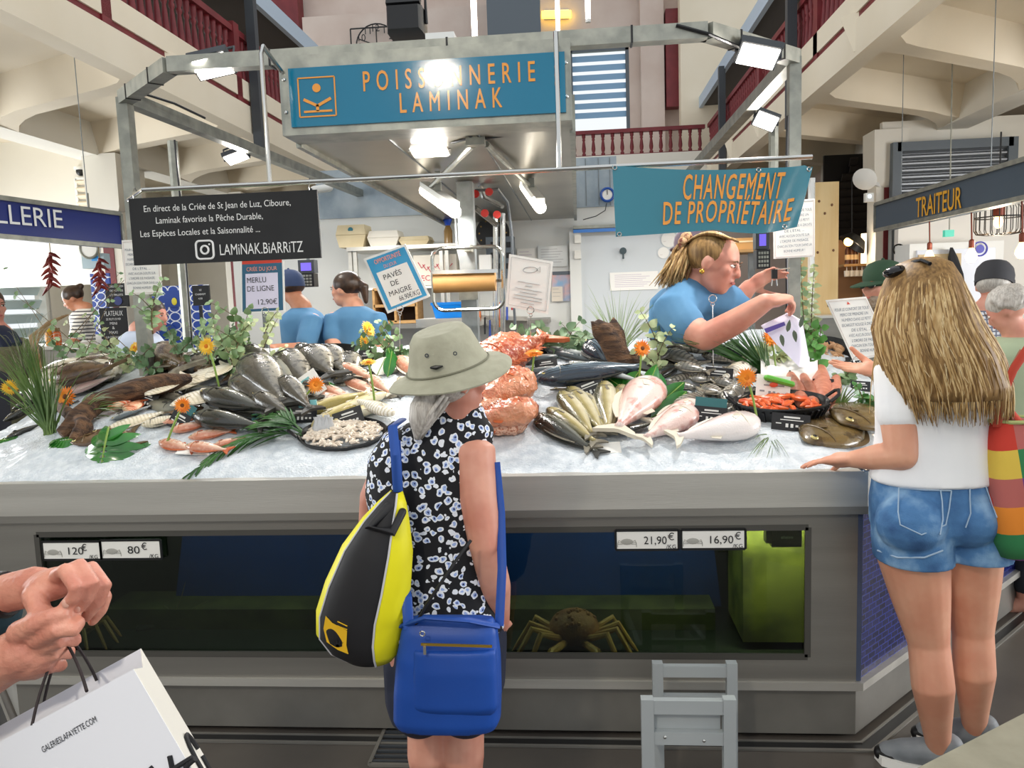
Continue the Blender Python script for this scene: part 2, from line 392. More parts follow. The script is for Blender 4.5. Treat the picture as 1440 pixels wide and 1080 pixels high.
# ---- things against the back wall
cl = thing('wall_clock', 'black skeleton clock with square frame on the rear wall above the sign', 'clock', P(523, 60, 13.8))
def ring(mb, c, r, th, n=28, ax=None):
    x, y = (X, Z) if ax is None else ax
    return mb.tube([V(c)+x*(cos(2*pi*k/n)*r)+y*(sin(2*pi*k/n)*r) for k in range(n)], th, 6, closed=True)
cc = P(530, 64, 13.8); rr = .36
ring(MB(), cc, rr, .012).build('ring', BLACK, cl)
mb = MB()
for sx in (-1, 1): mb.bar(cc+X*(sx*.45)-Z*.45, cc+X*(sx*.45)+Z*.3, .02)
for sz in (-.45, .3): mb.bar(cc-X*.45+Z*sz, cc+X*.45+Z*sz, .02)
mb.build('frame', BLACK, cl)
MB().bar(cc, cc+Z*.3, .05, .01).build('hand', BLACK, cl); MB().bar(cc, cc+X*-.3+Z*.12, .05, .01).build('hand', BLACK, cl)
for k in range(12):
    a = pi/2-2*pi*k/12; text(str(k or 12), cl, INK, cc+X*(cos(a)*.29)+Z*(sin(a)*.29-.06)-Y_*.01, X, Z, h=.12, align='CENTER', name='numeral')
sp = thing('spotlight', 'black hooded stage spotlight hanging above the shop sign', 'spotlight', P(573, 30, 6))
c = P(573, 35, 6); k = 6/1100
mb = MB(); mb.loft([[c+V((x*k, y, z*k)) for x, z in ((-24*s, 18*s2), (24*s, 18*s2), (24*s, -16*s), (-24*s, -16*s))] for s, s2, y in ((.7, .6, .28), (1, 1, .1), (1, 1, -.1), (.86, .9, -.16))]); mb.build('housing', BLACK, sp)
MB().box(c+V((0, -.1, 27*k)), (46*k, .05, 20*k), Matrix.Rotation(-.5, 3, 'X')).build('barn_door', BLACK, sp)
mb = MB(); mb.tube([c+V((-26*k, 0, 0)), c+V((-26*k, 0, 40*k)), c+V((26*k, 0, 40*k)), c+V((26*k, 0, 0))], .014); mb.tube([c+Z*(40*k), c+Z*2.4], .02); mb.build('bracket', BLACK, sp)
def tube_lamp(label, px, y0, y1, Y, wd=5):
    t = thing('tube_lamp', label, 'lamp', P(px, y1, Y)); a, b = P(px, y1, Y), P(px, y0, Y)
    b = V((a.x, a.y, max(b.z, a.z+.1)))
    MB().tube([a, b], wd*Y/2200, 10).build('tube', TUBEW, t); MB().tube([b, b+Z*.8], .006).build('cord', BLACK, t)
    MB().tube([a-Z*.03, a], wd*Y/2100, 10).build('end_cap', WHITE, t)
tube_lamp('long vertical glowing tube lamp above the letter N of the sign', 668, -60, 58, 8, 8)
tube_lamp('slim vertical glowing tube lamp by the sign corner rail', 785, -60, 52, 8, 6)
tube_lamp('short vertical tube lamp before the pink wall above the rail', 827, -60, 27, 8, 7)
nb = thing('strip_lamp', 'short yellow glowing strip lamp on the rear wall', 'lamp', P(782, 20, 14.4))
MB().bar(P(762, 21, 14.5), P(803, 20, 14.5), .1).build('tube', mat('yellow_strip', 'ffe070', .5, emit='ffd23c', es=5.), nb); MB().bar(P(765, 21, 14.57), P(800, 20, 14.57), .06, .14).build('bracket', WHITE, nb)
ac = thing('junction_cabinet', 'white metal cabinet on the hood roof beside the spotlight', 'cabinet', P(600, 62, 4.2))
a = P(563, 62, 4.2); b = P(638, 44, 4.2); MB().bb(P(598, 50, 4.2).x, b.x, 4.2, 4.5, 2.531, b.z).build('body', WHITE, ac); MB().bb(a.x, P(598, 50, 4.2).x, 4.25, 4.5, a.z, a.z+(b.z-a.z)*.45).build('duct', WHITE, ac)
# ================================================================ the fish counter
PLINTH = mat('dull_steel_plinth', '7f7c76', .42, .5, col2='8f8c85', scale=3, detail=6, bump=.05, bscale=20)
STEELF = mat('satin_steel_front', '827f79', .38, .55, col2='918e87', scale=2., stretch=(.3, 5, 5), bump=.04, bscale=50)
fc = thing('fish_counter', 'stainless steel fishmonger counter with glass tank front and blue tiled corner', 'counter', (-.6, 3.1, 0))
xc0, xc1, y0 = CX0+.012, CX1-.012, CY
def foot(i):
    "counter outline inset by i (front, corners, sides, then the inner well)"
    r = 1.5
    return [(CX0+.414*i, CY+i), (CX1-.414*i, CY+i), (CX1+r-i*1.2, CY+r+i*.2), (CX1+r-.78, CY+r+.72), (.62, 3.74), (-1.85, 3.74), (CX0-r+.78, CY+r+.72), (CX0-r+i*1.2, CY+r+i*.2)]
MB().prism([V((x, y, 0.018)) for x, y in foot(.02)], Z*.182).build('plinth', PLINTH, fc)
MB().prism([V((x, y, .19)) for x, y in foot(-.012)], Z*.028).build('plinth_cap', STEEL, fc)
MB().prism([V((x, y, .0)) for x, y in foot(.06)], Z*.018).build('toe_kick', BLACK, fc)
# front face with the tank opening
tx0, tx1, tz0, tz1 = -1.985, .745, .304, .757
mb = MB()
for a, b, c, d in ((CX0, CX1-.015, .218, tz0), (CX0, CX1-.015, tz1, .81), (CX0, tx0, tz0, tz1), (tx1, CX1-.015, tz0, tz1)): mb.bb(a, b, y0, y0+.03, c, d)
mb.build('front_panel', STEELF, fc)
mb = MB()
for a, b in (((tx0, tz0), (tx1, tz0)), ((tx0, tz1), (tx1, tz1)), ((tx0, tz0), (tx0, tz1)), ((tx1, tz0), (tx1, tz1))): mb.bar((a[0], y0+.004, a[1]), (b[0], y0+.004, b[1]), .01, .02)
mb.build('window_trim', mat('dark_seal', '55534e', .5, .4), fc)
# tank interior
ALG = mat('algae_stone', '83803c', .8, col2='45441f', scale=5.5, detail=7, lo=.42, hi=.62, bump=.2)
TANKD = mat('dark_tank_wall', '141b10', .7, col2='0e140c', scale=3)
TANKB = mat('navy_tank_panel', '0d3a8c', .5, col2='0b2f74', scale=2)
mb = MB(); mb.bb(tx0-.1, tx1+.1, y0+.55, y0+.57, .25, .82); mb.bb(tx0-.1, tx1+.1, y0+.03, y0+.57, .23, .25); mb.bb(tx0-.1, tx0-.08, y0+.03, y0+.57, .25, .82); mb.bb(tx1+.08, tx1+.1, y0+.03, y0+.57, .25, .82); mb.bb(tx0-.1, tx1+.1, y0+.03, y0+.57, .8, .82)
mb.build('tank_lining', TANKD, fc)
mb = MB(); mb.add([P(258, 748, 3.1), P(1000, 740, 3.1), P(1014, 852, 3.1), P(246, 858, 3.1)], [(0, 1, 2, 3)]); mb.build('blue_panel', TANKB, fc, solid=.01)
mb = MB(); a, b = P(1050, 930, 2.72), P(1140, 740, 2.72); mb.box(((a.x+b.x)/2+.03, 2.92, .53), (b.x-a.x+.06, .28, .5)); mb.build('algae_block', ALG, fc)
MB().bb(tx0, tx1-.25, 2.95, 3.15, .25, .335).build('gravel_ledge', mat('mossy_ledge', '4f4e2c', .9, col2='33321c', scale=9, bump=.3), fc)
TG = bpy.data.materials.new('tank_glass'); TG.use_nodes = True; clear(TG, 'a8b8a8', rough=.03)
MB().bb(tx0, tx1, y0+.012, y0+.02, tz0, tz1).build('glass_pane', TG, fc)
light('tank_fill', 'AREA', ((tx0+tx1)/2, 2.85, .79), 7., 2.4, aim=((tx0+tx1)/2, 2.9, 0), color=(.95, 1, .92), size_y=.1)  # added area light that makes the dark tank interior visible
light('tank_fill', 'AREA', (.65, 2.70, .785), 6., .22, aim=(.65, 2.78, .3), color=(1, .93, .62), size_y=.06)  # added warm area light brightening the algae block
MB().bb(tx0, tx1, 2.83, 2.87, .792, .8).build('tank_fill_bar', WHITE, fc)  # bar added to go with the extra tank lights
# worktop rim slab
fo, fi = foot(-.02), foot(.05)
def rim(seq, za, zb, i0, i1):
    mb = MB(); A, B = foot(i0), foot(i1); A = [A[7], A[0], A[1], A[2]]; B = [B[7], B[0], B[1], B[2]]
    return mb.loft([[V((*A[k], za)), V((*A[k], zb)), V((*B[k], zb)), V((*B[k], za))] for k in range(4)])
rim(0, .83, .95, -.02, .07).build('worktop_rim', STEEL, fc, sharp=25)
rim(0, .806, .832, -.022, .05).build('worktop_lip', STEELF, fc, sharp=25)
MB().prism([V((x, y, .8)) for x, y in foot(.03)], Z*.03).build('worktop_base', PLINTH, fc)
mb = MB(); mb.bb(-1.85, .62, 3.7, 3.74, .1, 1.3); mb.build('back_panel', STEELF, fc)
# blue mosaic on the corner
TILE = bpy.data.materials.new('blue_mosaic'); TILE.use_nodes = True; t = NT(TILE)
br = t.new('ShaderNodeTexBrick', offset=0.5, i_Scale=1., i_Mortar_Size=.0022, i_Brick_Width=.05, i_Row_Height=.022, i_Color1=lin('0d113c'), i_Color2=lin('1a2160'), i_Mortar=lin('343d7c'))
t.link(t.coord('Object'), br.inputs[0]); t.link(br.outputs[0], t.n['Principled BSDF'].inputs['Base Color']); t.n['Principled BSDF'].inputs['Roughness'].default_value = .15
L = 1.5*1.414
def tilewall(a, b, z0, z1, name):
    a, b = V(a), V(b); d = (b-a).normalized(); o = bpy.data.objects.new(name, MB().bb(0, (b-a).length, z0, z1, -.01, 0).mesh(name)); COL.objects.link(o); o.data.materials.append(TILE)
    n = V((d.y, -d.x, 0)); o.matrix_world = Matrix(((d.x, 0, n.x, a.x), (d.y, 0, n.y, a.y), (0, 1, 0, 0), (0, 0, 0, 1))); o.parent = fc; o.matrix_parent_inverse = Matrix.Translation(-fc.location); return o
fA = foot(.012)
tilewall((*fA[1], 0), (*fA[2], 0), .218, .81, 'tiled_side'); tilewall((*fA[7], 0), (*fA[0], 0), .218, .81, 'tiled_side')
MB().bar((CX1-.008, y0+.012, .22), (CX1-.008, y0+.012, .81), .02).build('corner_strip', mat('blue_grey_tile_edge', '55607a', .3, .3), fc)
# ice
ICE = mat('crushed_ice', 'c9d2da', .35, col2='e2e8ed', scale=30, bump=.7, bscale=120, sss=0, coat=.2)
nu, nv = 240, 84
def icept(u, v):
    d = .005 + v*1.12; xl = CX0-.6; xr = CX1+.42; x = xl + u*(xr-xl)
    y = CY + d + (max(0, x-CX1+.414*d) + max(0, CX0-x+.414*d))
    z = surf(x, y)
    e = min(1, (d)/.07); z = .945 + (z-.945)*e + .012*e
    z += (noise.noise(V((x*5, y*5, 0)))*.012 + noise.noise(V((x*22, y*22, 3)))*.006 + noise.noise(V((x*70, y*70, 5)))*.003)*e
    return V((x, y + .012*noise.noise(V((x*9, 0, 7))), z))
tag(MB().grid(icept, nu, nv).build('crushed_ice', ICE, sharp=180), 'bed of crushed white ice sloping along the steel fish counter', 'ice', kind='stuff')
# floor gutter
g = MB(); A, B = foot(-.05), foot(-.012); A = [A[7], A[0], A[1], A[2]]; B = [B[7], B[0], B[1], B[2]]
g.loft([[V((*A[k], .001)), V((*A[k], .004)), V((*B[k], .004)), V((*B[k], .001))] for k in range(4)]); structure(g.build('trim_gutter', BLACK))
for i0, i1 in ((-.062, -.05), (-.012, -.004)):
    g = MB(); A, B = foot(i0), foot(i1); A = [A[7], A[0], A[1], A[2]]; B = [B[7], B[0], B[1], B[2]]
    g.loft([[V((*A[k], .001)), V((*A[k], .008)), V((*B[k], .008)), V((*B[k], .001))] for k in range(4)]); structure(g.build('trim_gutter_edge', PLINTH))
gr = thing('drain_grate', 'dark floor drain grate below the woman with the hat', 'grate', PZ(575, 1040, 0))
c = PZ(573, 1045, 0)
mb = MB(); [mb.bar(c+V((sx*.1, -.14, .006)), c+V((sx*.1, .14, .006)), .012, .01) for sx in (-1, 1)]; [mb.bar(c+V((-.1, sy*.14, .006)), c+V((.1, sy*.14, .006)), .012, .01) for sy in (-1, 1)]; mb.build('frame', STEELF, gr)
mb = MB(); [mb.bar(c+V((-.1, -.12+.03*k, .005)), c+V((.1, -.12+.03*k, .005)), .01, .008) for k in range(9)]; mb.build('bars', DGREY, gr)
# price cards on the tank glass
def card(label, px0, py0, px1, py1, price, name='price_card', shell=True):
    Y = y0-.004; a, b = P(px0, py1, Y), P(px1, py0, Y); t = thing(name, label, 'price card', a)
    MB().bb(a.x, b.x, Y-.003, Y+.002, a.z, b.z).build('card', PAPER, t)
    mb = MB()
    for z in (a.z, b.z): mb.bar((a.x, Y-.002, z), (b.x, Y-.002, z), .005, .008)
    for x in (a.x, b.x): mb.bar((x, Y-.002, a.z), (x, Y-.002, b.z), .005, .008)
    mb.build('frame', BLACK, t)
    W, H = b.x-a.x, b.z-a.z; f = Y-.004; gm = mat('pencil_grey', 'a9a7a0', .7)
    mb = MB().ell((a.x+W*.18, f, a.z+H*.42), (W*.1, .001, H*.16), nu=14, nv=6)
    for s in (-1, 1):
        for q in range(3): mb.tube([(a.x+W*(.18+s*.07), f, a.z+H*(.4-.05*q)), (a.x+W*(.18+s*(.13+.01*q)), f, a.z+H*(.5-.1*q)), (a.x+W*(.18+s*(.15)), f, a.z+H*(.32-.08*q))], .0012, 5)
    mb.build('crab_sketch', gm, t)
    text(price, t, INK, (a.x+W*.45, f, a.z+H*.3), X, Z, h=H*.42, wid=W*(.36 if len(price) > 3 else .26 if len(price) > 2 else .2))
    text('€', t, INK, (a.x+W*(.83 if len(price) > 3 else .68), f, a.z+H*.5), X, Z, h=H*.38)
    text('/KG', t, INK, (a.x+W*.8, f, a.z+H*.06), X, Z, h=H*.22)
card('white price card at the far end of the tank glass, reading one hundred twenty', 62, 761, 141, 787, '120'); card('white price card reading eighty, beside the one of one hundred twenty', 144, 759, 226, 786, '80')
card('white price card reading twenty one ninety, next to the hat woman', 866, 745, 954, 773, '21,90'); card('white price card reading sixteen ninety, closest to the black pump', 958, 744, 1048, 772, '16,90')
pm = thing('tank_pump', 'small black pump box at the top corner of the tank above the algae', 'pump', P(1100, 768, 2.66))
a, b = P(1085, 769, 2.65), P(1127, 743, 2.65); MB().bb(a.x, b.x, 2.645, 2.68, a.z, b.z).build('body', BLACK, pm)
MB().bb(a.x-.018, a.x, 2.65, 2.69, a.z+.012, b.z).build('clip', BLACK, pm); text('eheim', pm, PAPER, (a.x+.03, 2.645, a.z+.03), X, Z, h=.012)
# crabs and lobsters in the tank
CRAB = mat('spider_crab_shell', '8a5a34', .6, col2='6b3d24', scale=30, bump=.4); CRABL = mat('crab_leg', 'b58a52', .5, col2='9a6a3a', scale=20)
def crab(label, c, s=1.):
    c = V(c); t = thing('spider_crab', label, 'crab', c)
    mb = MB().ell(c+Z*(.06*s), (.075*s, .06*s, .055*s), nu=18, nv=12)
    for k in range(26): a = random.random()*6.28; r = random.random(); mb.ell(c+V((cos(a)*.065*s*r, sin(a)*.05*s*r-.01, .06*s+.055*s*sqrt(1-r*r*.8))), .006*s, nu=6, nv=4)
    mb.build('shell', CRAB, t)
    for sd in (-1, 1):
        for k in range(4):
            a = (-.5+.42*k); d = V((sd*cos(a), -sin(a)*.8-.2, 0)); q = c+Z*(.045*s)
            MB().limb([q+d*.06*s, q+d*.13*s+Z*.035*s, q+d*.17*s-Z*.03*s, q+d*.185*s-Z*.05*s], [.011*s, .009*s, .007*s, .003*s], 8).build('leg', CRABL, t)
        d = V((sd*.5, -.8, 0)); MB().limb([c+d*.06*s+Z*.04, c+d*.13*s+Z*.03*s, c+d*.18*s+V((-sd*.03, 0, .02*s))], [.011*s, .012*s, .006*s], 8).build('claw', CRABL, t)
crab('brown spider crab crouching behind the glass below the price cards', V((P(808, 900, 2.8).x, 2.8, .253)), 1.25)
crab('dim brown crab in the tank corner behind the white bag', V((P(110, 900, 2.85).x, 2.85, .253)), 1.)
lb = thing('lobster', 'dark lobster with long antennae beside the blue tank panel', 'lobster', P(255, 880, 3.0)); c = P(255, 880, 2.98)
MB().limb([c+X*.16, c+X*.08+Z*.01, c, c-X*.06], [.012, .026, .034, .014], 10).build('body', mat('lobster_shell', '2a2c2c', .4, col2='40352a', scale=20), lb)
for sx, sz in ((.05, .2), (.14, .12), (-.05, .1), (.2, .0)): MB().tube([c-X*.05, c+V((sx*.5, -.02, sz*.7)), c+V((sx, -.03, sz))], [.003, .002, .001], 5).build('antenna', mat('lobster_antenna', '8a7a68', .5), lb)
for sy in (-1, 1): MB().limb([c-X*.04, c+V((-.1, -.02*sy, .01)), c+V((-.16, -.03*sy, 0))], [.01, .012, .018], 8).build('claw', MATS['lobster_shell'], lb)
# ================================================================ overhead frame, hood and sign
fr = thing('canopy_frame', 'galvanised square tube frame standing over the fish counter', 'frame', (-.56, 3.4, 1.2))
zr = 2.545; ppl, ppr = V((-2.09, 3.62, zr)), V((.96, 3.62, zr)); fl, frr = V((-1.64, 3.2, zr)), V((.52, 3.2, zr))
mb = MB()
for a, b in ((fl, frr), (fl, ppl), (frr, ppr)): mb.bar(a, b, .06)
mb.build('front_rail', GALV, fr)
MB().bar(ppl, ppl+V((.15, 3.6, 0)), .06).build('side_rail', GALV, fr); MB().bar(ppr, ppr+V((0, 3.4, 0)), .06).build('side_rail', GALV, fr)
MB().bar(ppl, V((ppl.x, ppl.y, 1.24)), .055, up=Y_).build('post', GALV, fr); MB().bar(ppr, V((ppr.x, ppr.y, 1.24)), .05, up=Y_).build('post', GALV, fr)
q = P(240, 170, 4.6); MB().tube([(q.x, 4.6, 2.55), (q.x, 4.6, 1.0)], .03).build('post', GALV, fr)
q = P(1088, 170, 4.6); MB().tube([(q.x, 4.6, 2.5), (q.x, 4.6, 1.9)], .028).build('post', GALV, fr)
for a, b, n in ((fl, frr, 3), (fl, ppl, 2), (frr, ppr, 2)):
    for k in range(n): MB().bar(a.lerp(b, (k+.6)/n)-(b-a).normalized()*.004, a.lerp(b, (k+.6)/n)+(b-a).normalized()*.004, .066).build('cable_tie', BLACK, fr)
MB().tube([frr+V((-.12, -.035, .02)), frr+V((0, -.036, -.02)), frr.lerp(ppr, .4)+V((.0, -.05, -.045)), frr.lerp(ppr, .8)+V((0, -.05, .01))], .007, 6).build('cable', BLACK, fr)
MB().tube([ppr+V((-.035, -.03, -.25)), ppr+V((-.04, -.03, -.6)), ppr+V((-.035, -.03, -1.1))], .006, 6).build('cable', BLACK, fr)
MB().tube([ppl+V((.1, .6, .035)), ppl+V((.09, .3, .04)), ppl+V((.04, .05, .038))], .006, 6).build('cable', BLACK, fr)
q = P(240, 170, 4.6); MB().tube([V((q.x+.03, 4.57, 2.55)), V((q.x+.04, 4.57, 1.9)), V((q.x+.034, 4.57, 1.2))], .006, 6).build('cable', BLACK, fr)
hd = thing('stall_hood', 'long galvanised metal hood running back over the fish stall', 'hood', (-.58, 4.6, 2.24))
hx0, hx1, hz0, hz1 = -1.155, -.005, 2.225, 2.53
mb = MB(); mb.bb(hx0, hx1, 3.12, 3.3, hz0, hz1); mb.build('front_box', GALV, hd)
HOODU = mat('hood_underside', '9c988c', .3, .75, col2='8a877c', scale=2, bump=.03)
mb = MB(); mb.bb(hx0, hx1, 3.3, 7.05, hz0+.01, hz0+.03); mb.build('underside', HOODU, hd); MB().bb(hx0, hx1, 3.3, 7.05, hz1-.03, hz1).build('roof_sheet', GALV, hd)
for x in (hx0, hx1): MB().bb(x-.012, x+.012, 3.3, 7.05, hz0-.012, hz0+.14).build('side_flange', GALV, hd)
for k in (1, 2): hd and MB().bb(hx0+.38*k-.003, hx0+.38*k+.003, 3.3, 7.05, hz0+.004, hz0+.012).build('seam', GALVD, hd)
for sx, sz in ((hx0+.02, hz0+.09), (hx0+.02, hz1-.09), (hx1-.02, hz0+.09), (hx1-.02, hz1-.09)): MB().ell((sx, 3.118, sz), (.008, .004, .008), nu=8, nv=6).build('bolt', WIRE, hd)
sg = thing('shop_sign', 'blue sign board with orange fishmonger lettering on the metal hood', 'sign', (-.57, 3.11, 2.25))
ys = 3.108
sA, sB, sC, sD = P(405, 92, ys), P(795, 75, ys), P(795, 160, ys), P(407, 176, ys)
sx0, sx1, sz0, sz1 = -1.113, -.028, 2.254, 2.478
MB().bb(sx0, sx1, ys, 3.125, sz0, sz1).build('board', TEAL, sg)
W, H = sx1-sx0, sz1-sz0
text('POISSONNERIE', sg, ORANGE, (sx0+W*.275, ys, sz0+H*.54), X, Z, h=H*.35, wid=W*.62, space=1.75, bold=.014)
text('LAMINAK', sg, ORANGE, (sx0+W*.405, ys, sz0+H*.14), X, Z, h=H*.35, wid=W*.37, space=1.75, bold=.014)
mb = MB(); lx, lz, lw, lh = sx0+W*.035, sz0+H*.16, W*.135, H*.66; yy = ys-.002
for a, b in (((0, 0), (1, 0)), ((0, 1), (1, 1)), ((0, 0), (0, 1)), ((1, 0), (1, 1))): mb.bar((lx+a[0]*lw, yy, lz+a[1]*lh), (lx+b[0]*lw, yy, lz+b[1]*lh), .005, .003, up=Y_)
mb.bar((lx+.12*lw, yy, lz+.13*lh), (lx+.9*lw, yy, lz+.13*lh), .008, .003, up=Y_)
for a, b in (((.5, .13), (.5, .3)), ((.5, .27), (.13, .45)), ((.5, .27), (.88, .45))): mb.bar((lx+a[0]*lw, yy, lz+a[1]*lh), (lx+b[0]*lw, yy, lz+b[1]*lh), .011, .003, up=Y_)
mb.lathe([(.0, 0), (.0165, 0), (.0165, .003), (0, .003)], (lx+.5*lw, yy-.0015, lz+.73*lh), 24, axis=Y_)
mb.build('emblem', ORANGE, sg)
# hanging bar in front of the sign
hb = thing('hanging_bar', 'thin chrome hanging bar with two drop rods before the blue sign', 'bar', (-.5, 2.95, 2.0))
a, b = P(200, 262, 2.95), P(1142, 237, 2.95); zb = 2.015; yb = 2.95
pl = V((a.x, yb, zb)); pr2 = V((b.x, yb, zb))
MB().tube([pl+V((-.02, .5, -.0)), pl+V((-.22, .3, 0)), pl+V((-.2, .24, 0)), pl, pr2], .009, 8).build('bar', WIRE, hb)
MB().tube([V((-1.14, 3.11, 2.47)), V((-1.15, 2.96, 2.52)), V((-1.155, yb, 2.49)), V((-1.155, yb, zb))], .009, 8).build('rod', WIRE, hb)
q = P(783, 100, yb); MB().tube([V((q.x, 3.15, 2.5)), V((q.x, yb, 2.5)), V((q.x, yb, zb))], .009, 8).build('rod', WIRE, hb)
# chalkboard
cb = thing('chalkboard', 'black hanging board with white handwriting about sustainable fishing', 'board', P(316, 370, 2.94))
yc = 2.935; A, B, C_, D_ = P(182, 280, yc), P(445, 266, yc), P(452, 364, yc), P(187, 372, yc)
bx0, bx1, bz0, bz1 = (A.x+D_.x)/2, (B.x+C_.x)/2, (C_.z+D_.z)/2, (A.z+B.z)/2
MB().bb(bx0, bx1, yc, yc+.012, bz0, bz1).build('board', CHALK, cb)
W, H = bx1-bx0, bz1-bz0; CH = mat('chalk_white', 'e8e8e6', .8); y_ = yc
text('En direct de la Criée de St Jean de Luz, Ciboure,', cb, CH, (bx0+W*.08, y_, bz0+H*.79), X, Z, h=H*.1, wid=W*.78)
text('Laminak favorise la Pêche Durable,', cb, CH, (bx0+W*.14, y_, bz0+H*.61), X, Z, h=H*.1, wid=W*.57)
text('Les Espèces Locales et la Saisonnalité ...', cb, CH, (bx0+W*.05, y_, bz0+H*.42), X, Z, h=H*.1, wid=W*.64)
text('LAMiNAK.BiARRiTZ', cb, CH, (bx0+W*.47, y_, bz0+H*.1), X, Z, h=H*.17, wid=W*.44)
mb = MB(); ix, iz, iw = bx0+W*.39, bz0+H*.19, .036
pts = []
for cx_, cz_, a0 in ((1, 1, 0), (-1, 1, 90), (-1, -1, 180), (1, -1, 270)):
    for k in range(5): a = radians(a0+22.5*k); pts.append(V((ix+cx_*iw*.55+cos(a)*iw*.4, y_-.002, iz+cz_*iw*.55+sin(a)*iw*.4)))
mb.tube(pts, .004, 6, closed=True); ring(mb, (ix, y_-.002, iz), iw*.42, .004); mb.ell((ix+iw*.55, y_-.003, iz+iw*.55), .004, nu=8, nv=6)
mb.build('camera_emblem', CH, cb)
for x in (bx0+.02, bx1-.03): MB().tube([(x, yc+.004, bz1-.006), (x, yc-.004, bz1+.01), (x, yb, zb+.012), (x, yb+.012, zb)], .002, 5).build('hook', WIRE, cb)
# banner
bn = thing('banner', 'teal vinyl banner with orange letters announcing a change of owner', 'banner', P(1000, 330, 2.9))
BAN = mat('teal_vinyl', '2f7f92', .3, spec=.6)
yq = 2.93
def banpt(u, v):
    px = 861+u*(1142-861); top = P(px, 233+7*sin(u*3.1)-2*u+ (4 if u > .97 else 0), yq); bot = P(866+u*(1118-866), 333-13*min(u, .72)/.72+ (8*sin((u-.55)*7) if u > .55 else 0), yq)
    q = top.lerp(bot, v); q.y = yq + .0 + max(0, u-.5)*(.045*sin(u*16+v*1.5)+.02*v) + .012*v*sin(u*5)
    return q
MB().grid(banpt, 60, 20).build('sheet', BAN, bn, solid=.002)
def bantext(s, u0, u1, v0, h):
    cu = text(s, None, ORANGE, (0, 0, 0), X, Z, h=1, wid=1, bold=.016, space=1.15)
    me = cu.data; off = wloc(bn)
    for vv in me.vertices: q = banpt(u0+(u1-u0)*vv.co.x, v0-h*vv.co.z); vv.co = q + V((0, -.003+min(0, vv.co.y), 0)) - off
    cu.parent = bn
bantext('CHANGEMENT', .36, .88, .475, .42); bantext('DE PROPRIÉTAIRE', .262, .95, .86, .37)
for u, v in ((.012, .03), (.02, .97), (.985, .03), (.93, .95), (.73, .03)): q = banpt(u, v); ring(MB(), q-Y_*.004, .007, .002, 12).build('eyelet', WIRE, bn)
# lamps of the stall
def flood(label, c, aim, w=.17, d=.12, power=12, cat='floodlight', body=DGREY):
    c = V(c); t = thing('floodlight', label, 'floodlight', c); z = (V(aim)-c).normalized(); x, y, zz = frame_from(z, Y_); R = basis(x, y, zz)
    MB().box(c-zz*.012, (w, d, .03), R, top=.96).build('housing', body, t)
    MB().box(c+zz*.006, (w*.86, d*.82, .006), R).build('lens', LAMPW, t)
    for k in range(7): MB().box(c-zz*.034+x*(w*(-.38+.127*k)), (.004, d*.7, .022), R).build('fin', body, t)
    MB().tube([c+x*(w*.52), c+x*(w*.52)-zz*.09, c-x*(w*.52)-zz*.09, c-x*(w*.52)], .006, 6).build('bracket', body, t)
    light('flood_light', 'AREA', c+zz*.02, power, w*.8, aim=c+zz, color=(1, .96, .9), size_y=d*.8)
    return t
flood('slim grey floodlight on the frame corner above the chalkboard', P(298, 92, 3.22), P(298, 92, 3.22)+V((.15, -.75, -1)), power=8)
flood('dazzling floodlight on the frame corner above the banner', P(1066, 78, 3.3), P(1066, 78, 3.3)+V((-.25, -.6, -1)), power=12)
flood('small floodlight behind the chrome post beside the banner', P(1077, 170, 4.5), P(1077, 170, 4.5)+V((-.3, -.9, -.7)), .13, .1, power=5)
flood('small dark floodlight clamped on the side rail behind the chalkboard', P(332, 221, 4.9), P(332, 221, 4.9)+V((.3, -.5, -1)), .15, .1, power=5)
flood('white ribbed floodlight hanging under the metal hood', P(604, 212, 3.6), P(604, 212, 3.6)+V((0, -.2, -1)), .18, .13, power=10, body=WHITE)
sk = thing('socket_box', 'grey double socket box under the hood front', 'socket', P(669, 195, 3.4)); a = P(669, 195, 3.4)
MB().box(a, (.08, .06, .06)).build('box', GALV, sk); [MB().lathe([(.013, 0), (.013, .005), (0, .005)], a+V((sx*.018, -.03, .012)), 12, axis=-Y_).build('outlet', DGREY, sk) for sx in (-1, 1)]
MB().tube([a+V((.04, 0, 0)), a+V((.12, .02, .01)), a+V((.17, .05, .05)), a+V((.18, .08, .08))], .006).build('cable', BLACK, sk); MB().tube([a+V((-.04, 0, 0)), a+V((-.1, .05, .0)), a+V((-.15, .15, .02))], .006).build('cable', BLACK, sk)
def batten(label, pa, pb):
    t = thing('batten_light', label, 'light', (pa+pb)/2); d = (pb-pa).normalized()
    MB().limb([pa, pb], [.032, .032], 12).build('diffuser', TUBEW, t); MB().bar(pa+Z*.035, pb+Z*.035, .05, .03).build('housing', WHITE, t)
    m = (pa+pb)/2; MB().bar(m+Z*.05, V((m.x, m.y, hz0)), .03).build('hanger', GALV, t)
    light('batten', 'AREA', m-Z*.04, 10, .08, aim=m-Z, size_y=.6, color=(1, .95, .88))
batten('glowing batten light under the hood before the paper roll', P(597, 268, 4.4), P(640, 298, 3.9)); batten('glowing batten light under the hood nearer the cold room door', P(738, 262, 4.9), P(760, 292, 4.2))
rd = thing('hood_brace', 'pair of steel conduits crossing under the hood from the socket', 'conduit', P(669, 200, 3.5))
MB().tube([P(665, 205, 3.45), P(603, 266, 4.3)], .014).build('conduit', GALV, rd); MB().tube([P(684, 203, 3.45), P(745, 262, 4.6)], .014).build('conduit', GALV, rd)
cp = thing('hood_column', 'galvanised square column carrying the hood behind the paper roll', 'column', P(660, 500, 4.6)); q = P(660, 400, 4.6)
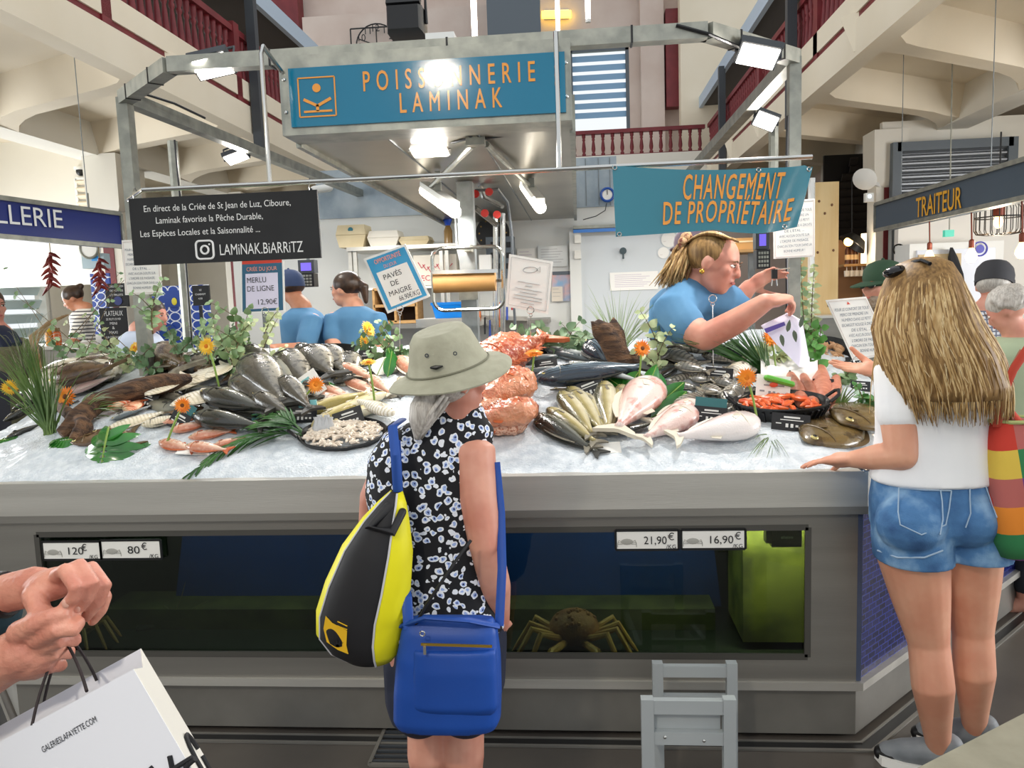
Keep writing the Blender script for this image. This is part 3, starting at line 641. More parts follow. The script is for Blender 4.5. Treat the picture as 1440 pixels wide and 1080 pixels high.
MB().bb(q.x-.046, q.x+.046, 4.55, 4.64, 0, hz0).build('shaft', GALVD, cp); MB().bb(q.x-.055, q.x+.055, 4.54, 4.55, 1.55, 1.72).build('plate', GALV, cp)
# ================================================================ workspace behind the counter
COLDW = mat('cold_room_panel', 'dedfda', .45, col2='e4e4df', scale=.8); DOORW = mat('cold_room_door', 'c9cfd2', .35, col2='cfd4d6', scale=.8)
Yc = 7.12
def rect(mb, px0, py0, px1, py1, Y, th=.02):
    a, b = P(px0, py1, Y), P(px1, py0, Y); return mb.bb(min(a.x, b.x), max(a.x, b.x), Y, Y+th, a.z, b.z)
structure(MB().bb(P(330, 400, Yc).x, P(985, 400, Yc).x, Yc, Yc+.15, 0, 2.33).build('wall_cold_room', COLDW))
GP = mat('weathered_zinc', '8795a0', .5, .5, col2='a9b3b9', scale=4, detail=7)
structure(MB().bb(-2.35, P(868, 300, Yc).x, Yc-.02, Yc+.2, 2.33, 2.76).build('wall_zinc_band', GP))
for px in (824, 842, 858): q = P(px, 260, Yc-.03); structure(MB().bb(q.x-.003, q.x+.003, Yc-.026, Yc-.019, 2.34, 2.75).build('trim_seam', GALVD))
dr = structure(thing('door_1', 'pale grey sliding cold room door with stickers', 'door', P(890, 500, 7.05)))
mb = MB(); rect(mb, 816, 326, 968, 620, 7.06, .05); mb.build('panel', DOORW, dr)
mb = MB(); rect(mb, 806, 310, 985, 322, 7.0, .1); mb.build('track', GALV, dr); mb = MB(); rect(mb, 806, 320, 985, 323, 6.99, .02); mb.build('blue_line', mat('blue_stripe', '3d7fd0', .4), dr)
mb = MB(); rect(mb, 808, 325, 816, 620, 7.03, .08); mb.build('frame', COLDW, dr)
for y in (330, 352): mb = MB(); rect(mb, 808, y, 817, y+12, 6.99, .05); mb.build('roller', STEEL, dr)
mb = MB(); q = P(876, 353, 7.04); mb.lathe([(0, 0), (.03, .0), (.03, .03), (0, .03)], q, 16, axis=-Y_); mb.bar(q-Y_*.03, q-Y_*.03-Z*.07, .015); mb.build('handle', mat('dark_teal_knob', '12343c', .4), dr)
for x0, y0_, x1, y1 in ((930, 327, 952, 346), (925, 351, 941, 360), (943, 350, 958, 364)):
    a, b = P(x0, y1, 7.05), P(x1, y0_, 7.05); MB().lathe([(0, 0), ((b.x-a.x)/2, 0), ((b.x-a.x)/2, .004), (0, .004)], (a+b)/2+Y_*.005, 20, axis=-Y_).build('sticker', PAPER, dr); text('LABEL ROUGE' if 0 else '----', dr, RED, (a.x+.02, 7.043, (a.z+b.z)/2-.02), X, Z, h=.012)
def sheet(label, px0, py0, px1, py1, Y, m=PAPER, lines=6, col=INK, name='notice', cat='notice', head=None, frac=.8):
    a, b = P(px0, py1, Y), P(px1, py0, Y); t = thing(name, label, cat, a)
    MB().bb(a.x, b.x, Y, Y+.003, a.z, b.z).build('sheet', m, t); W, H = b.x-a.x, b.z-a.z
    mb = MB()
    for k in range(lines): zz = b.z-H*(.15+.75*k/max(lines, 1)); mb.bar((a.x+W*.1, Y-.001, zz), (a.x+W*(.1+frac*(.7+.3*((k*37) % 10)/10)), Y-.001, zz), H*.018, .001, up=Y_)
    if lines: mb.build('print_lines', col, t)
    if head: text(head, t, col, (a.x+W/2, Y, b.z-H*.14), X, Z, h=H*.08, align='CENTER')
    return t
GREYI = mat('grey_print', '8f8f92', .7); VIO = mat('faded_violet_print', 'b7a5c0', .7); REDI = mat('red_print', 'c2344a', .6)
sheet('white planning sheet with a yellow line taped on the cold room door', 858, 381, 925, 409, 7.05, PAPER, 7, VIO)
sheet('crumpled clear sheet taped to the wall by the door track', 757, 345, 798, 376, 7.1, mat('clear_pouch', 'd5d8d6', .15), 6, GREYI)
sheet('pale printed sheet taped beside the hanging roll of paper', 728, 349, 752, 380, 7.1, PAPER, 5, VIO)
sheet('small buff sheet pinned beside the little colour picture', 776, 403, 791, 424, 7.08, mat('buff_paper', 'ded4c4', .8), 3, GREYI)
pc = thing('picture', 'small colour picture of beach huts on the cold room wall', 'picture', P(790, 424, 7.1)); mb = MB(); rect(mb, 777, 381, 803, 424, 7.1); mb.build('print', mat('beach_print', '8fb7d8', .5, col2='e8b8b0', scale=9), pc)
mb = MB(); rect(mb, 777, 381, 803, 387, 7.095); mb.build('dark_edge', BGREY, pc)
wc = thing('wall_clock', 'round blue rimmed clock on the zinc band half hidden by the banner', 'clock', P(853, 274, 7.0)); q = P(854, 274, 7.05)
MB().lathe([(.0, 0), (.052, 0), (.052, .01), (0, .012)], q, 24, axis=-Y_).build('face', PAPER, wc); ring(MB(), q-Y_*.01, .055, .012).build('rim', mat('blue_rim', '1c4fa0', .4), wc); MB().bar(q-Y_*.014, q-Y_*.014+Z*.04, .006).build('hand', INK, wc)
MB().tube([P(853, 286, 7.06), P(851, 296, 7.06), P(838, 304, 7.06), P(820, 309, 7.06)], .004, 5).build('cable', BLACK, wc)
# shelf with cartons
sh = thing('wall_shelf', 'stainless wall shelf carrying cartons above the woman with the ponytail', 'shelf', P(550, 450, 6.9))
a, b = P(487, 350, 6.6), P(618, 344, 6.6); MB().bb(a.x, b.x+.3, 6.6, 7.1, a.z-.02, a.z+.012).build('board', STEEL, sh)
for px in (492, 499, 620, 628): q = P(px, 352, 6.65); MB().bb(q.x-.015, q.x+.015, 6.64, 6.68, .9, a.z-.02).build('upright', STEEL, sh)
q = P(515, 405, 6.6); MB().bb(a.x, b.x, 6.65, 7.1, q.z-.02, q.z).build('board', COLDW, sh)
q2 = P(515, 455, 6.6); MB().bb(a.x-.2, b.x+.9, 6.5, 7.1, q2.z-.05, q2.z-.01).build('bench_top', STEELF, sh)
zt = a.z+.013
CARD = mat('cream_carton', 'd8c8a4', .8, col2='cfbd96', scale=6); CARD2 = mat('white_carton', 'e4ddce', .8)
def carton(label, px0, px1, pyt, Y, m, flare=.02, stamp=False):
    a, b = P(px0, 348, Y), P(px1, pyt, Y); t = thing('carton', label, 'carton', (a.x, Y, zt)); h = b.z-zt; w_ = b.x-a.x
    mb = MB(); o = [[V((a.x+w_*i, Y, zt+z)), V((b.x-w_*i, Y, zt+z)), V((b.x-w_*i, Y+.25, zt+z)), V((a.x+w_*i, Y+.25, zt+z))] for i, z in ((.1, 0), (.0, h*.55))]
    mb.loft(o); mb.build('tray', m, t)
    mb = MB(); mb.loft([[V((a.x+w_*i, Y+y, zt+z)), V((b.x-w_*i, Y+y, zt+z)), V((b.x-w_*i, Y+.25, zt+z)), V((a.x+w_*i, Y+.25, zt+z))] for i, y, z in ((.0, -.004, h*.56), (.06, .02, h))]); mb.build('lid', m, t)
    if stamp: MB().lathe([(0, 0), (.022, 0), (.022, .003), (0, .003)], ((a.x+b.x)/2, Y+.008, zt+h*.78), 16, axis=-Y_).build('round_stamp', mat('teal_stamp', '2d6f7a', .6), t)
carton('cream takeaway carton with a round stamp at the end of the shelf', 473, 513, 315, 6.62, CARD, stamp=True); carton('cream lidded carton in the middle of the shelf', 517, 560, 323, 6.64, CARD2); carton('low cream carton on the shelf nearest the blue bottle', 561, 603, 331, 6.66, CARD)
bt = thing('bottle', 'blue capped spray bottle standing on the shelf behind the column', 'bottle', (P(631, 348, 6.7).x, 6.7, zt)); q = V((P(631, 348, 6.7).x, 6.7, zt))
MB().lathe([(.0, 0), (.036, .0), (.036, .11), (.02, .15), (.015, .16)], q, 14).build('body', mat('amber_liquid', '9a7a4a', .2), bt); MB().lathe([(.024, .155), (.026, .17), (.04, .2), (.04, .22), (.02, .25)], q, 14).build('cap', mat('blue_plastic', '1750c8', .35), bt)
bx = thing('polystyrene_box', 'white box with red printed lettering under the shelf', 'box', P(585, 402, 6.75)); a, b = P(583, 402, 6.75), P(641, 357, 6.75); MB().bb(a.x, b.x, 6.75, 7.0, a.z, b.z).build('body', CARD2, bx)
mb = MB()
for k in range(7): q = V((a.x+.04+.04*k, 6.747, b.z-.06-.02*(k % 3))); mb.tube([q, q+V((.03, 0, -.05)), q+V((.06, 0, -.02))], .004, 5)
mb.build('red_drawing', REDI, bx); text('PECHE', bx, REDI, (a.x+.03, 6.748, a.z+.04), X, Z, h=.05)
cr = thing('wooden_crate', 'pine pigeonhole rack on the bench beside the woman with the ponytail', 'crate', P(555, 455, 6.5)); a, b = P(527, 454, 6.55), P(584, 405, 6.55)
mb = MB(); W2 = mat('pine_wood', 'b08a58', .7, col2='9c7646', scale=5, stretch=(1, 1, 8)); ys_ = (6.55, 6.8)
for z in (a.z, (a.z+b.z)/2, b.z): mb.bb(a.x, b.x, *ys_, z-.012, z+.012)
for x in (a.x, a.x+(b.x-a.x)*.5, b.x): mb.bb(x-.01, x+.01, *ys_, a.z, b.z)
mb.build('frame', W2, cr); MB().bb(a.x, b.x, 6.8, 6.81, a.z, b.z).build('back', mat('dark_wood', '4a3526', .7), cr)
bb_ = thing('plastic_bin', 'bright blue plastic bin lit under the paper roll', 'bin', P(632, 450, 5.6)); a, b = P(608, 448, 5.6), P(656, 424, 5.6)
MB().loft([[V((a.x+i, 5.6+i, z)), V((b.x-i, 5.6+i, z)), V((b.x-i, 5.85-i, z)), V((a.x+i, 5.85-i, z))] for i, z in ((.02, a.z), (0, b.z-.02), (-.008, b.z-.02), (-.008, b.z))]).build('body', mat('bright_blue', '0a8cf0', .3), bb_)
MB().bb(a.x-.1, b.x+.1, 5.5, 5.95, a.z-.06, a.z-.001).build('stand_top', STEEL, bb_); [MB().bb(x-.02, x+.02, 5.7, 5.74, 0, a.z-.06).build('stand_leg', STEEL, bb_) for x in (a.x, b.x)]
# paper roll holder
pr_ = thing('paper_roll_holder', 'chrome loop holder with a roll of brown wrapping paper', 'paper roll', P(655, 437, 4.4)); Yp = 4.42
c = [P(607, 350, Yp), P(706, 347, Yp), P(708, 433, Yp), P(609, 437, Yp)]; x0, x1, z0, z1 = c[0].x, c[1].x, c[3].z, c[0].z; r = .06; pts = []
for cx_, cz_, a0 in ((x1-r, z1-r, 0), (x0+r, z1-r, 90), (x0+r, z0+r, 180), (x1-r, z0+r, 270)):
    for k in range(6): an = radians(a0+18*k); pts.append((cx_+r*cos(an), Yp, cz_+r*sin(an)))
MB().tube(pts, .011, 8, closed=True).build('loop', WIRE, pr_)
q0, q1 = P(611, 398, Yp), P(697, 398, Yp); KRAFT = mat('kraft_paper', 'b0834a', .6, col2='bd9058', scale=6)
MB().lathe([(0, 0), (.057, 0), (.057, q1.x-q0.x), (0, q1.x-q0.x)], q0, 28, axis=X).build('roll', KRAFT, pr_); MB().bar(P(607, 383, Yp-.05), P(700, 381, Yp-.05), .03, .02).build('cutter', WIRE, pr_)
MB().tube([V((x0, Yp, q0.z)), V((x1, Yp, q0.z))], .008).build('spindle', WIRE, pr_); MB().bar(V(((x0+x1)/2, Yp, z1)), V(((x0+x1)/2, Yp+.16, z1)), .04).build('bracket', GALV, pr_)
# pipework and knife rack
pw = thing('water_pipes', 'shiny white water pipes with hose beside the hood column', 'pipes', P(702, 500, 5.2))
for px in (697, 707): MB().tube([P(px, 500, 5.2), P(px, 300, 5.2)], .017, 8).build('pipe', mat('polished_pipe', 'd9d9d6', .15, .8), pw)
MB().tube([P(668, 292, 5.0), P(699, 317, 5.2)], .018).build('arm', WIRE, pw); MB().tube([P(672, 252, 4.8), P(680, 276, 4.9), P(706, 290, 5.2)], .016).build('arm', WIRE, pw)
MB().tube([P(668, 268, 4.8), P(700, 266, 4.8), P(714, 285, 4.9), P(720, 330, 5.0), P(722, 420, 5.1), P(727, 492, 5.1)], .009).build('hose', mat('grey_hose', '5a6066', .4), pw)
MB().tube([P(651, 275, 4.7), P(640, 300, 4.7), P(642, 345, 4.7), P(650, 380, 4.7)], .006).build('hose', mat('pale_hose', 'c8ccd0', .4), pw)
mb = MB(); [mb.lathe([(0, 0), (.024, 0), (.024, .014), (0, .014)], P(x, y, 4.8), 10, axis=-Y_) for x, y in ((688, 270), (699, 302), (682, 300), (669, 273))]; mb.build('valve_wheel', mat('red_valve', 'b02620', .4), pw)
bd = thing('black_disc', 'large round black wall dial behind the water pipes', 'dial', P(692, 346, 6.9)); MB().lathe([(0, 0), (.15, 0), (.15, .02), (0, .02)], P(693, 328, 7.0), 28, axis=-Y_).build('plate', BLACK, bd)
mb = MB(); [mb.box(P(693, 328, 6.975)+V((cos(k*.52)*.12, 0, sin(k*.52)*.12)), (.012, .004, .012)) for k in range(12)]; mb.build('marks', mat('brass_marks', 'a8843c', .4, .6), bd)
el = thing('electric_cabinet', 'blue grey electrical cabinet with sockets behind the pipes', 'cabinet', P(702, 380, 6.8)); mb = MB(); rect(mb, 685, 332, 722, 392, 6.8, .15); mb.build('box', BGREY, el); mb = MB(); rect(mb, 674, 358, 690, 380, 6.7, .1); mb.build('notice', PAPER, el); mb = MB(); [rect(mb, x, y, x+6, y+8, 6.79) for x in (690, 702, 712) for y in (340, 355, 370)]; mb.build('socket', BLACK, el)
kr = thing('knife_rack', 'steel rack with hanging knives behind the hat', 'rack', P(700, 470, 5.6)); MB().bar(P(668, 446, 5.6), P(742, 448, 5.6), .02, .03).build('bar', STEEL, kr); mb = MB(); rect(mb, 712, 448, 741, 500, 5.65); mb.build('panel', STEELF, kr)
KB, KO = mat('blue_knife_handle', '1546b4', .35), mat('orange_knife_handle', 'd8702a', .35)
for k, (px, pt, pb, m) in enumerate(((675, 432, 452, KO), (689, 450, 488, KB), (695, 432, 462, KB), (703, 425, 460, KO), (713, 424, 450, KB), (682, 446, 470, BLACK), (720, 420, 436, mat('red_knife_handle', 'b01f24', .35)))):
    kn = thing('knife', ['orange handled knife at the end of the rack', 'long blue handled knife hanging lowest in the rack', 'blue handled knife hanging beside the lowest knife', 'orange handled knife in the middle of the rack', 'blue handled knife next to the red one', 'black knife hanging beside the end orange knife', 'red handled knife hanging highest on the rack'][k], 'knife', P(px, pb, 5.56))
    a, b = P(px, pt, 5.57), P(px, pb, 5.57); MB().tube([a, a.lerp(b, .5), b], [.01, .015, .011], 8, flat=.6).build('handle', m, kn); MB().bar(a, a+Z*.1, .02, .002).build('blade', WIRE, kn)
# scale displays
def scale_head(label, px0, py0, px1, py1, Y):
    a, b = P(px0, py1, Y), P(px1, py0, Y); t = thing('scale_display', label, 'scale', a); h = b.z-a.z
    MB().bb(a.x, b.x, Y, Y+.08, a.z+h*.52, b.z).build('screen_case', DGREY, t); MB().bb(a.x+.02, b.x-.02, Y-.004, Y, a.z+h*.6, b.z-.02).build('screen', mat('violet_screen', '6a5ad0', .3, emit='6a5ad0', es=.6), t)
    MB().bb(a.x, b.x, Y-.02, Y+.07, a.z, a.z+h*.5).build('keypad', BLACK, t); mb = MB()
    for i in range(4):
        for j in range(4): mb.box((a.x+(b.x-a.x)*(.2+.2*i), Y-.022, a.z+h*(.08+.11*j)), ((b.x-a.x)*.14, .006, h*.07))
    mb.build('keys', GALV, t); MB().tube([((a.x+b.x)/2, Y+.05, b.z), ((a.x+b.x)/2, Y+.05, 2.2 if Y < 5.5 else b.z+.02)], .012).build('hanger', GALVD, t)
scale_head('scale with violet screen and keypad behind the man in the blue cap', 421, 365, 441, 404, 5.3)
scale_head('scale with violet screen and keypad by the leaning woman', 1063, 324, 1082, 378, 4.9)
# cartons and panels beyond the leaning woman
cs = thing('wall_shelf', 'shelf with brown cartons beneath the banner', 'shelf', P(1035, 375, 5.8)); MB().bb(P(1010, 352, 5.8).x, P(1064, 352, 5.8).x, 5.7, 6.1, P(1035, 352, 5.8).z-.02, P(1035, 352, 5.8).z).build('board', W2, cs); [MB().bb(P(x, 352, 5.8).x-.02, P(x, 352, 5.8).x+.02, 5.9, 5.95, 0, P(1035, 352, 5.8).z-.02).build('upright', GALVD, cs) for x in (1012, 1062)]
a, b = P(1028, 352, 5.75), P(1060, 334, 5.75); k1 = thing('carton', 'brown carton on the shelf just below the banner', 'carton', a); MB().bb(a.x, b.x, 5.75, 6.0, P(1035, 352, 5.8).z+.001, b.z).build('body', KRAFT, k1); MB().bb(a.x, b.x, 5.748, 5.75, b.z-.03, b.z-.02).build('tape', CARD, k1)
PLY = mat('knotty_plywood', 'd9bd8a', .6, col2='c9a56c', scale=2.5, stretch=(4, 4, .6), detail=6)
wp = thing('plywood_screen', 'tall plywood screen standing behind the eucalyptus column', 'panel', P(1160, 505, 4.7)); a, b = P(1143, 512, 4.7), P(1180, 255, 4.7); MB().bb(a.x, b.x, 4.7, 4.73, .0, b.z).build('board', PLY, wp)
mb = MB()
for kx, ky in ((1152, 283), (1170, 288), (1160, 300), (1150, 355), (1172, 352), (1165, 430)): mb.ell(P(kx, ky, 4.699), (.007, .002, .008), nu=8, nv=6)
mb.build('knot', mat('dark_knot', '6a4526', .7), wp); a, b = P(1119, 505, 4.75), P(1141, 330, 4.75); MB().bb(a.x, b.x, 4.75, 4.78, 0, b.z).build('lower_board', PLY, wp); MB().bb(b.x-.02, b.x+.005, 4.7, 4.75, 0, P(1140, 250, 4.7).z).build('edge_strip', WHITE, wp)
sf = thing('work_cabinet', 'dull steel cabinet behind the black shellfish tray', 'cabinet', P(1190, 520, 4.4)); a, b = P(1125, 520, 4.5), P(1236, 458, 4.5); MB().bb(a.x, b.x, 4.5, 4.68, 0, P(1180, 447, 4.5).z).build('body', STEELF, sf); MB().bb(a.x-.01, b.x+.01, 4.49, 4.69, P(1180, 447, 4.5).z+.001, P(1180, 447, 4.5).z+.015).build('top', STEEL, sf)
# ================================================================ stall beside the chalkboard (delicatessen)
def stall_sign(label, word, a0, a1, h, m, mt, th=.16, hang=1.0, frac=(.0, .45), hh=.5, wlab=None):
    "box sign between two ground points: a0 near the frame edge, a1 far"
    t = thing('stall_sign', label, 'sign', a1); d = (a1-a0); d.z = 0; L = d.length; d.normalize()
    n = V((-d.y, d.x, 0));  n = n if n.dot(CAM-a0) > 0 else -n
    rd = d if n.cross(d).z < 0 else -d
    A, B = a0 - d*1.2, a1
    MB().bar(A-n*th/2, B-n*th/2, th, h, up=Z).build('box', m, t)
    mb = MB(); [mb.bar(A+n*.004+Z*(s*h/2), B+n*.004+Z*(s*h/2), .02, .03, up=Z) for s in (-1, 1)]; mb.bar(B-Z*h/2+n*.004, B+Z*h/2+n*.004, .02, .02, up=n); mb.build('edging', GALV, t)
    return t, d, n, L
NAVY = mat('navy_sign', '1c2c74', .4); SLATE = mat('slate_sign', '44525f', .45)
a1 = P(171, 324, 5.5); a0 = P(0, 300, 4.6)
t, d, n, L = stall_sign('navy box sign with white hand lettering over the delicatessen stall', 'LLERIE', a0, a1, .235, NAVY, WHITE)
text('LLERIE', t, WHITE, a0+n*.006-Z*.06-d*.03, d, Z, h=.125, wid=L*.5)
[MB().tube([a1-d*k-n*.08+Z*.11, a1-d*k-n*.08+Z*1.3], .003).build('hanger', GALVD, t) for k in (.2, 1.2)]
b1 = P(1231, 306, 7.0); b0 = P(1440, 249, 4.9)
t, d, n, L = stall_sign('slate blue box sign with yellow lettering over the caterer stall', 'TRAITEUR', b0, b1, .22, SLATE, ORANGE)
text('TRAITEUR', t, mat('mustard_lettering', 'e8a81c', .4), b1-d*.76+n*.006-Z*.075, -d, Z, h=.15, wid=.66, bold=.012)
[MB().tube([b1-d*k-n*.08+Z*.1, b1-d*k-n*.08+Z*1.3], .003).build('hanger', GALVD, t) for k in (.3, 1.6)]
BLUEP = bpy.data.materials.new('blue_scallop_print'); BLUEP.use_nodes = True; tt = NT(BLUEP)
wv = tt.new('ShaderNodeTexVoronoi', i_Scale=11.); wv.distance = 'EUCLIDEAN'; wv.inputs['Randomness'].default_value = 0.0; tt.link(tt.coord('Object', (1, .01, 1.3)), wv.inputs[0])
tt.link(tt.ramp(wv.outputs[0], [(0, '2146a0'), (.40, '2146a0'), (.42, 'e8ecf4'), (.5, 'e8ecf4'), (.52, '2146a0')], 'CONSTANT'), tt.n['Principled BSDF'].inputs['Base Color'])
def panel(name, label, cat, px0, py0, px1, py1, Y, m, th=.02): 
    t = thing(name, label, cat, P(px0, py1, Y)); mb = MB(); rect(mb, px0, py0, px1, py1, Y, th); mb.build('board', m, t); return t
t = panel('patterned_screen', 'blue screen with white fish scale pattern behind the eucalyptus', 'screen', 222, 400, 292, 520, 6.0, BLUEP); MB().lathe([(0, 0), (.07, 0), (.07, .004), (0, .004)], P(236, 467, 5.99), 24, axis=-Y_).build('round_crest', mat('royal_blue', '1e4398', .5), t); mb = MB(); rect(mb, 232, 408, 256, 432, 5.98, .004); mb.build('lemon_card', MATS['royal_blue'], t); MB().ell(P(245, 424, 5.975), (.022, .004, .03)).build('lemon', mat('lemon_yellow', 'e2d23a', .5), t)
MB().bb(P(222, 500, 6).x, P(292, 500, 6).x, 6.0, 6.05, 0, P(250, 520, 6).z).build('plinth', STEELF, t)
t = panel('patterned_screen', 'narrow blue and white patterned screen behind the hanging peppers', 'screen', 134, 384, 153, 470, 7.0, BLUEP); MB().bb(P(134, 470, 7).x, P(153, 470, 7).x, 7, 7.05, 0, P(140, 470, 7).z).build('plinth', STEELF, t)
t = panel('menu_board', 'standing chalkboard listing seafood platters', 'board', 143, 432, 176, 477, 5.8, CHALK)
for k, (s_, h_) in enumerate((('PLATEAUX', .04), ('DE FRUITS DE MER', .018), ('MINI', .022), ('&', .024), ('MAXI', .022), ('SUR COMMANDE', .016))): q = P(160, 444+6.3*k, 5.8); text(s_, t, CH, q, X, Z, h=h_, wid=.15 if k == 0 else .12 if len(s_) > 8 else None, align='CENTER')
MB().bb(P(143, 477, 5.8).x, P(176, 477, 5.8).x, 5.82, 5.9, .0, P(150, 476, 5.8).z).build('foot', BLACK, t)
t = panel('menu_board', 'small black board above the seafood platter board', 'board', 150, 398, 178, 432, 6.0, CHALK); [text(s_, t, CH, P(164, 404+6*k, 6.0), X, Z, h=.016, wid=.11, align='CENTER') for k, s_ in enumerate(('DÉGUSTATION', 'DE HUÎTRES', 'ET FRUITS'))]; MB().lathe([(0, 0), (.035, 0), (.035, .003), (0, .003)], P(166, 423, 5.998), 20, axis=-Y_).build('blue_crest', NAVY, t); MB().bar(P(164, 432, 6.02), V((P(164, 432, 6.02).x, 6.02, 0)), .02).build('leg', BLACK, t)
t = panel('menu_board', 'tiny chalk price board beside the blue screen', 'board', 272, 401, 293, 430, 5.7, CHALK); [text(s_, t, CH, P(282, 409+6*k, 5.7), X, Z, h=.014, align='CENTER') for k, s_ in enumerate(('LE', 'CHARIOT', '4,50'))]; MB().bar(P(282, 430, 5.72), V((P(282, 430, 5.72).x, 5.72, 0)), .02).build('leg', BLACK, t)
# dial scale, counter, jars of the neighbour stall
dc = thing('stall_counter', 'low steel counter of the delicatessen stall with glass top', 'counter', (-5.2, 7.0, 0)); q0, q1 = P(60, 492, 6.3), P(178, 492, 6.3); MB().bb(q0.x-2, q1.x, 6.3, 6.9, 0, q0.z).build('body', STEELF, dc); MB().bb(q0.x-2, q1.x+.02, 6.28, 6.92, q0.z, q0.z+.03).build('top', STEEL, dc)
ds = thing('dial_scale', 'white hanging dial scale with blue label under the navy sign', 'scale', P(130, 385, 6.9)); q = P(130, 350, 6.9); MB().lathe([(0, 0), (.085, 0), (.085, .05), (0, .05)], q, 24, axis=-Y_).build('dial', PAPER, ds); ring(MB(), q-Y_*.05, .085, .012).build('rim', GALV, ds); mb = MB(); rect(mb, 116, 356, 145, 378, 6.88, .1); mb.build('case', mat('pale_blue_case', 'a8bcc4', .4), ds); mb = MB(); rect(mb, 129, 360, 137, 367, 6.87); mb.build('label_plate', mat('sky_blue', '35a0e8', .4), ds); MB().tube([q, q+Z*.5], .01).build('hanger', GALV, ds)
for j, (px, py, c1) in enumerate(((71, 470, 'd8902a'), (82, 472, 'b5561e'))):
    jr = thing('jar', ['yellow lidded jar of preserve on the delicatessen counter', 'amber jar of preserve on the delicatessen counter'][j], 'jar', V((P(px, 490, 6.4).x, 6.4, q0.z+.03))); q = V((P(px, 490, 6.4).x, 6.4, q0.z+.031)); MB().lathe([(0, 0), (.03, 0), (.033, .02), (.033, .1), (.022, .12)], q, 14).build('glass', mat('preserve'+str(j), c1, .2), jr); MB().lathe([(.026, .12), (.026, .15), (0, .152)], q, 14).build('lid', mat('lid'+str(j), ('e8c81c', '7a5a2a')[j], .4), jr)
CHILI = mat('dried_chili', '8a2418', .35, col2='5c1612', scale=12)
def chili(label, px, py0, py1, Y):
    t = thing('chili_string', label, 'peppers', P(px, py1, Y)); a, b = P(px, py0, Y), P(px, py1, Y); MB().tube([V((a.x, a.y, 2.06)), a, b], .003, 5).build('string', mat('twine', 'a08a60', .9), t)
    for k in range(16):
        f = k/15; q = a.lerp(b, f*.92); an = k*2.3; d_ = V((cos(an), sin(an)*.6, -.35-.5*f*(k % 2))); MB().limb([q, q+d_*.03, q+d_*.066-Z*.01], [.013, .0125, .0035], 8).build('pepper', CHILI, t)
chili('string of dried red peppers hanging before the louvred window', 71, 357, 405, 5.06); chili('string of dried red peppers hanging before the blue screen', 140, 365, 408, 5.42)
# ================================================================ caterer stall beyond the banner
Yt = 8.3
structure(MB().bb(P(1262, 400, Yt).x, 6.9, Yt, Yt+.1, 0, 2.35).build('wall_caterer', mat('white_boards', 'e6e2da', .5)))
cd = thing('cold_cabinet', 'white cold cabinet with stickers behind the caterer counter', 'cabinet', P(1330, 470, 8.0)); mb = MB(); rect(mb, 1275, 338, 1412, 560, 7.9, .35); mb.build('body', WHITE, cd); mb = MB(); rect(mb, 1286, 348, 1400, 540, 7.87, .04); mb.build('door', mat('cool_white', 'dde2ee', .3), cd); mb = MB(); rect(mb, 1402, 366, 1416, 384, 7.86); mb.build('thermostat', GALV, cd)
q = P(1378, 350, 7.865); ring(MB(), q, .065, .007).build('round_emblem', mat('indigo_print', '5a5ac0', .5), cd); MB().lathe([(.03, 0), (.04, .004)], q, 16, axis=-Y_).build('emblem_core', MATS['indigo_print'], cd)
bd2 = thing('wooden_board', 'pale pine board leaning inside the caterer stall', 'board', P(1310, 420, 7.7)); mb = MB(); rect(mb, 1291, 356, 1352, 420, 7.848); mb.build('board', mat('pale_pine', 'd9c29a', .7), bd2)
ct = thing('coat', 'black coat hanging on a hook inside the caterer stall', 'coat', P(1345, 415, 7.6))
MB().loft([[P(px+dx*w_, py, 7.8+.04*dy) for dx, dy in ((-1, 0), (-.5, -1), (.5, -1), (1, 0), (.5, 1), (-.5, 1))] for px, py, w_ in ((1338, 348, 2), (1340, 362, 7), (1345, 385, 10), (1347, 415, 12))]).build('cloth', mat('black_cloth', '1b1b20', .8), ct)
wc = thing('wall_clock', 'small black rimmed clock on the white wall of the caterer stall', 'clock', P(1258, 352, 8.2)); q = P(1263, 351, 8.27); MB().lathe([(0, 0), (.05, 0), (.05, .01), (0, .01)], q, 20, axis=-Y_).build('face', PAPER, wc); ring(MB(), q-Y_*.01, .05, .009).build('rim', BLACK, wc); MB().bar(q-Y_*.014, q-Y_*.014+Z*.035, .006).build('hand', INK, wc)
ex = thing('exit_light', 'green emergency light hanging under the caterer stall sign', 'light', P(1335, 335, 7.6)); mb = MB(); rect(mb, 1329, 323, 1342, 333, 7.6, .05); mb.build('box', mat('green_lens', '3aa088', .3, emit='3aa088', es=.8), ex); MB().tube([P(1335, 323, 7.62), V((P(1335, 250, 7.62).x, 7.62, 3.62))], .006).build('cord', GALV, ex)
AMB = mat('amber_filament', 'ffd9a0', .3, emit='ffb35c', es=8.); COPPER = mat('copper_holder', '7a3a28', .4, .3)
def bulb(label, px, py, Y, top):
    t = thing('pendant_bulb', label, 'lamp', P(px, py, Y)); q = P(px, py, Y); tp = P(px, top, Y)
    MB().lathe([(0, -.06), (.022, -.055), (.036, -.03), (.036, -.01), (.018, .03), (.012, .045)], q, 14).build('bulb', AMB, t); MB().lathe([(.016, .04), (.018, .05), (.018, .09), (.008, .1)], q, 12).build('holder', COPPER, t); MB().tube([q+Z*.1, tp], .005, 6).build('cord', COPPER, t); MB().lathe([(.04, 0), (.04, .02), (0, .02)], tp, 14).build('ceiling_rose', BLACK, t); return t
bulb('glowing filament bulb hanging nearest the red striped column', 1307, 359, 6.3, 309); bulb('glowing filament bulb in front of the round indigo emblem', 1366, 357, 5.7, 296); bulb('glowing filament bulb at the frame edge beneath the caterer sign', 1437, 350, 5.1, 282)
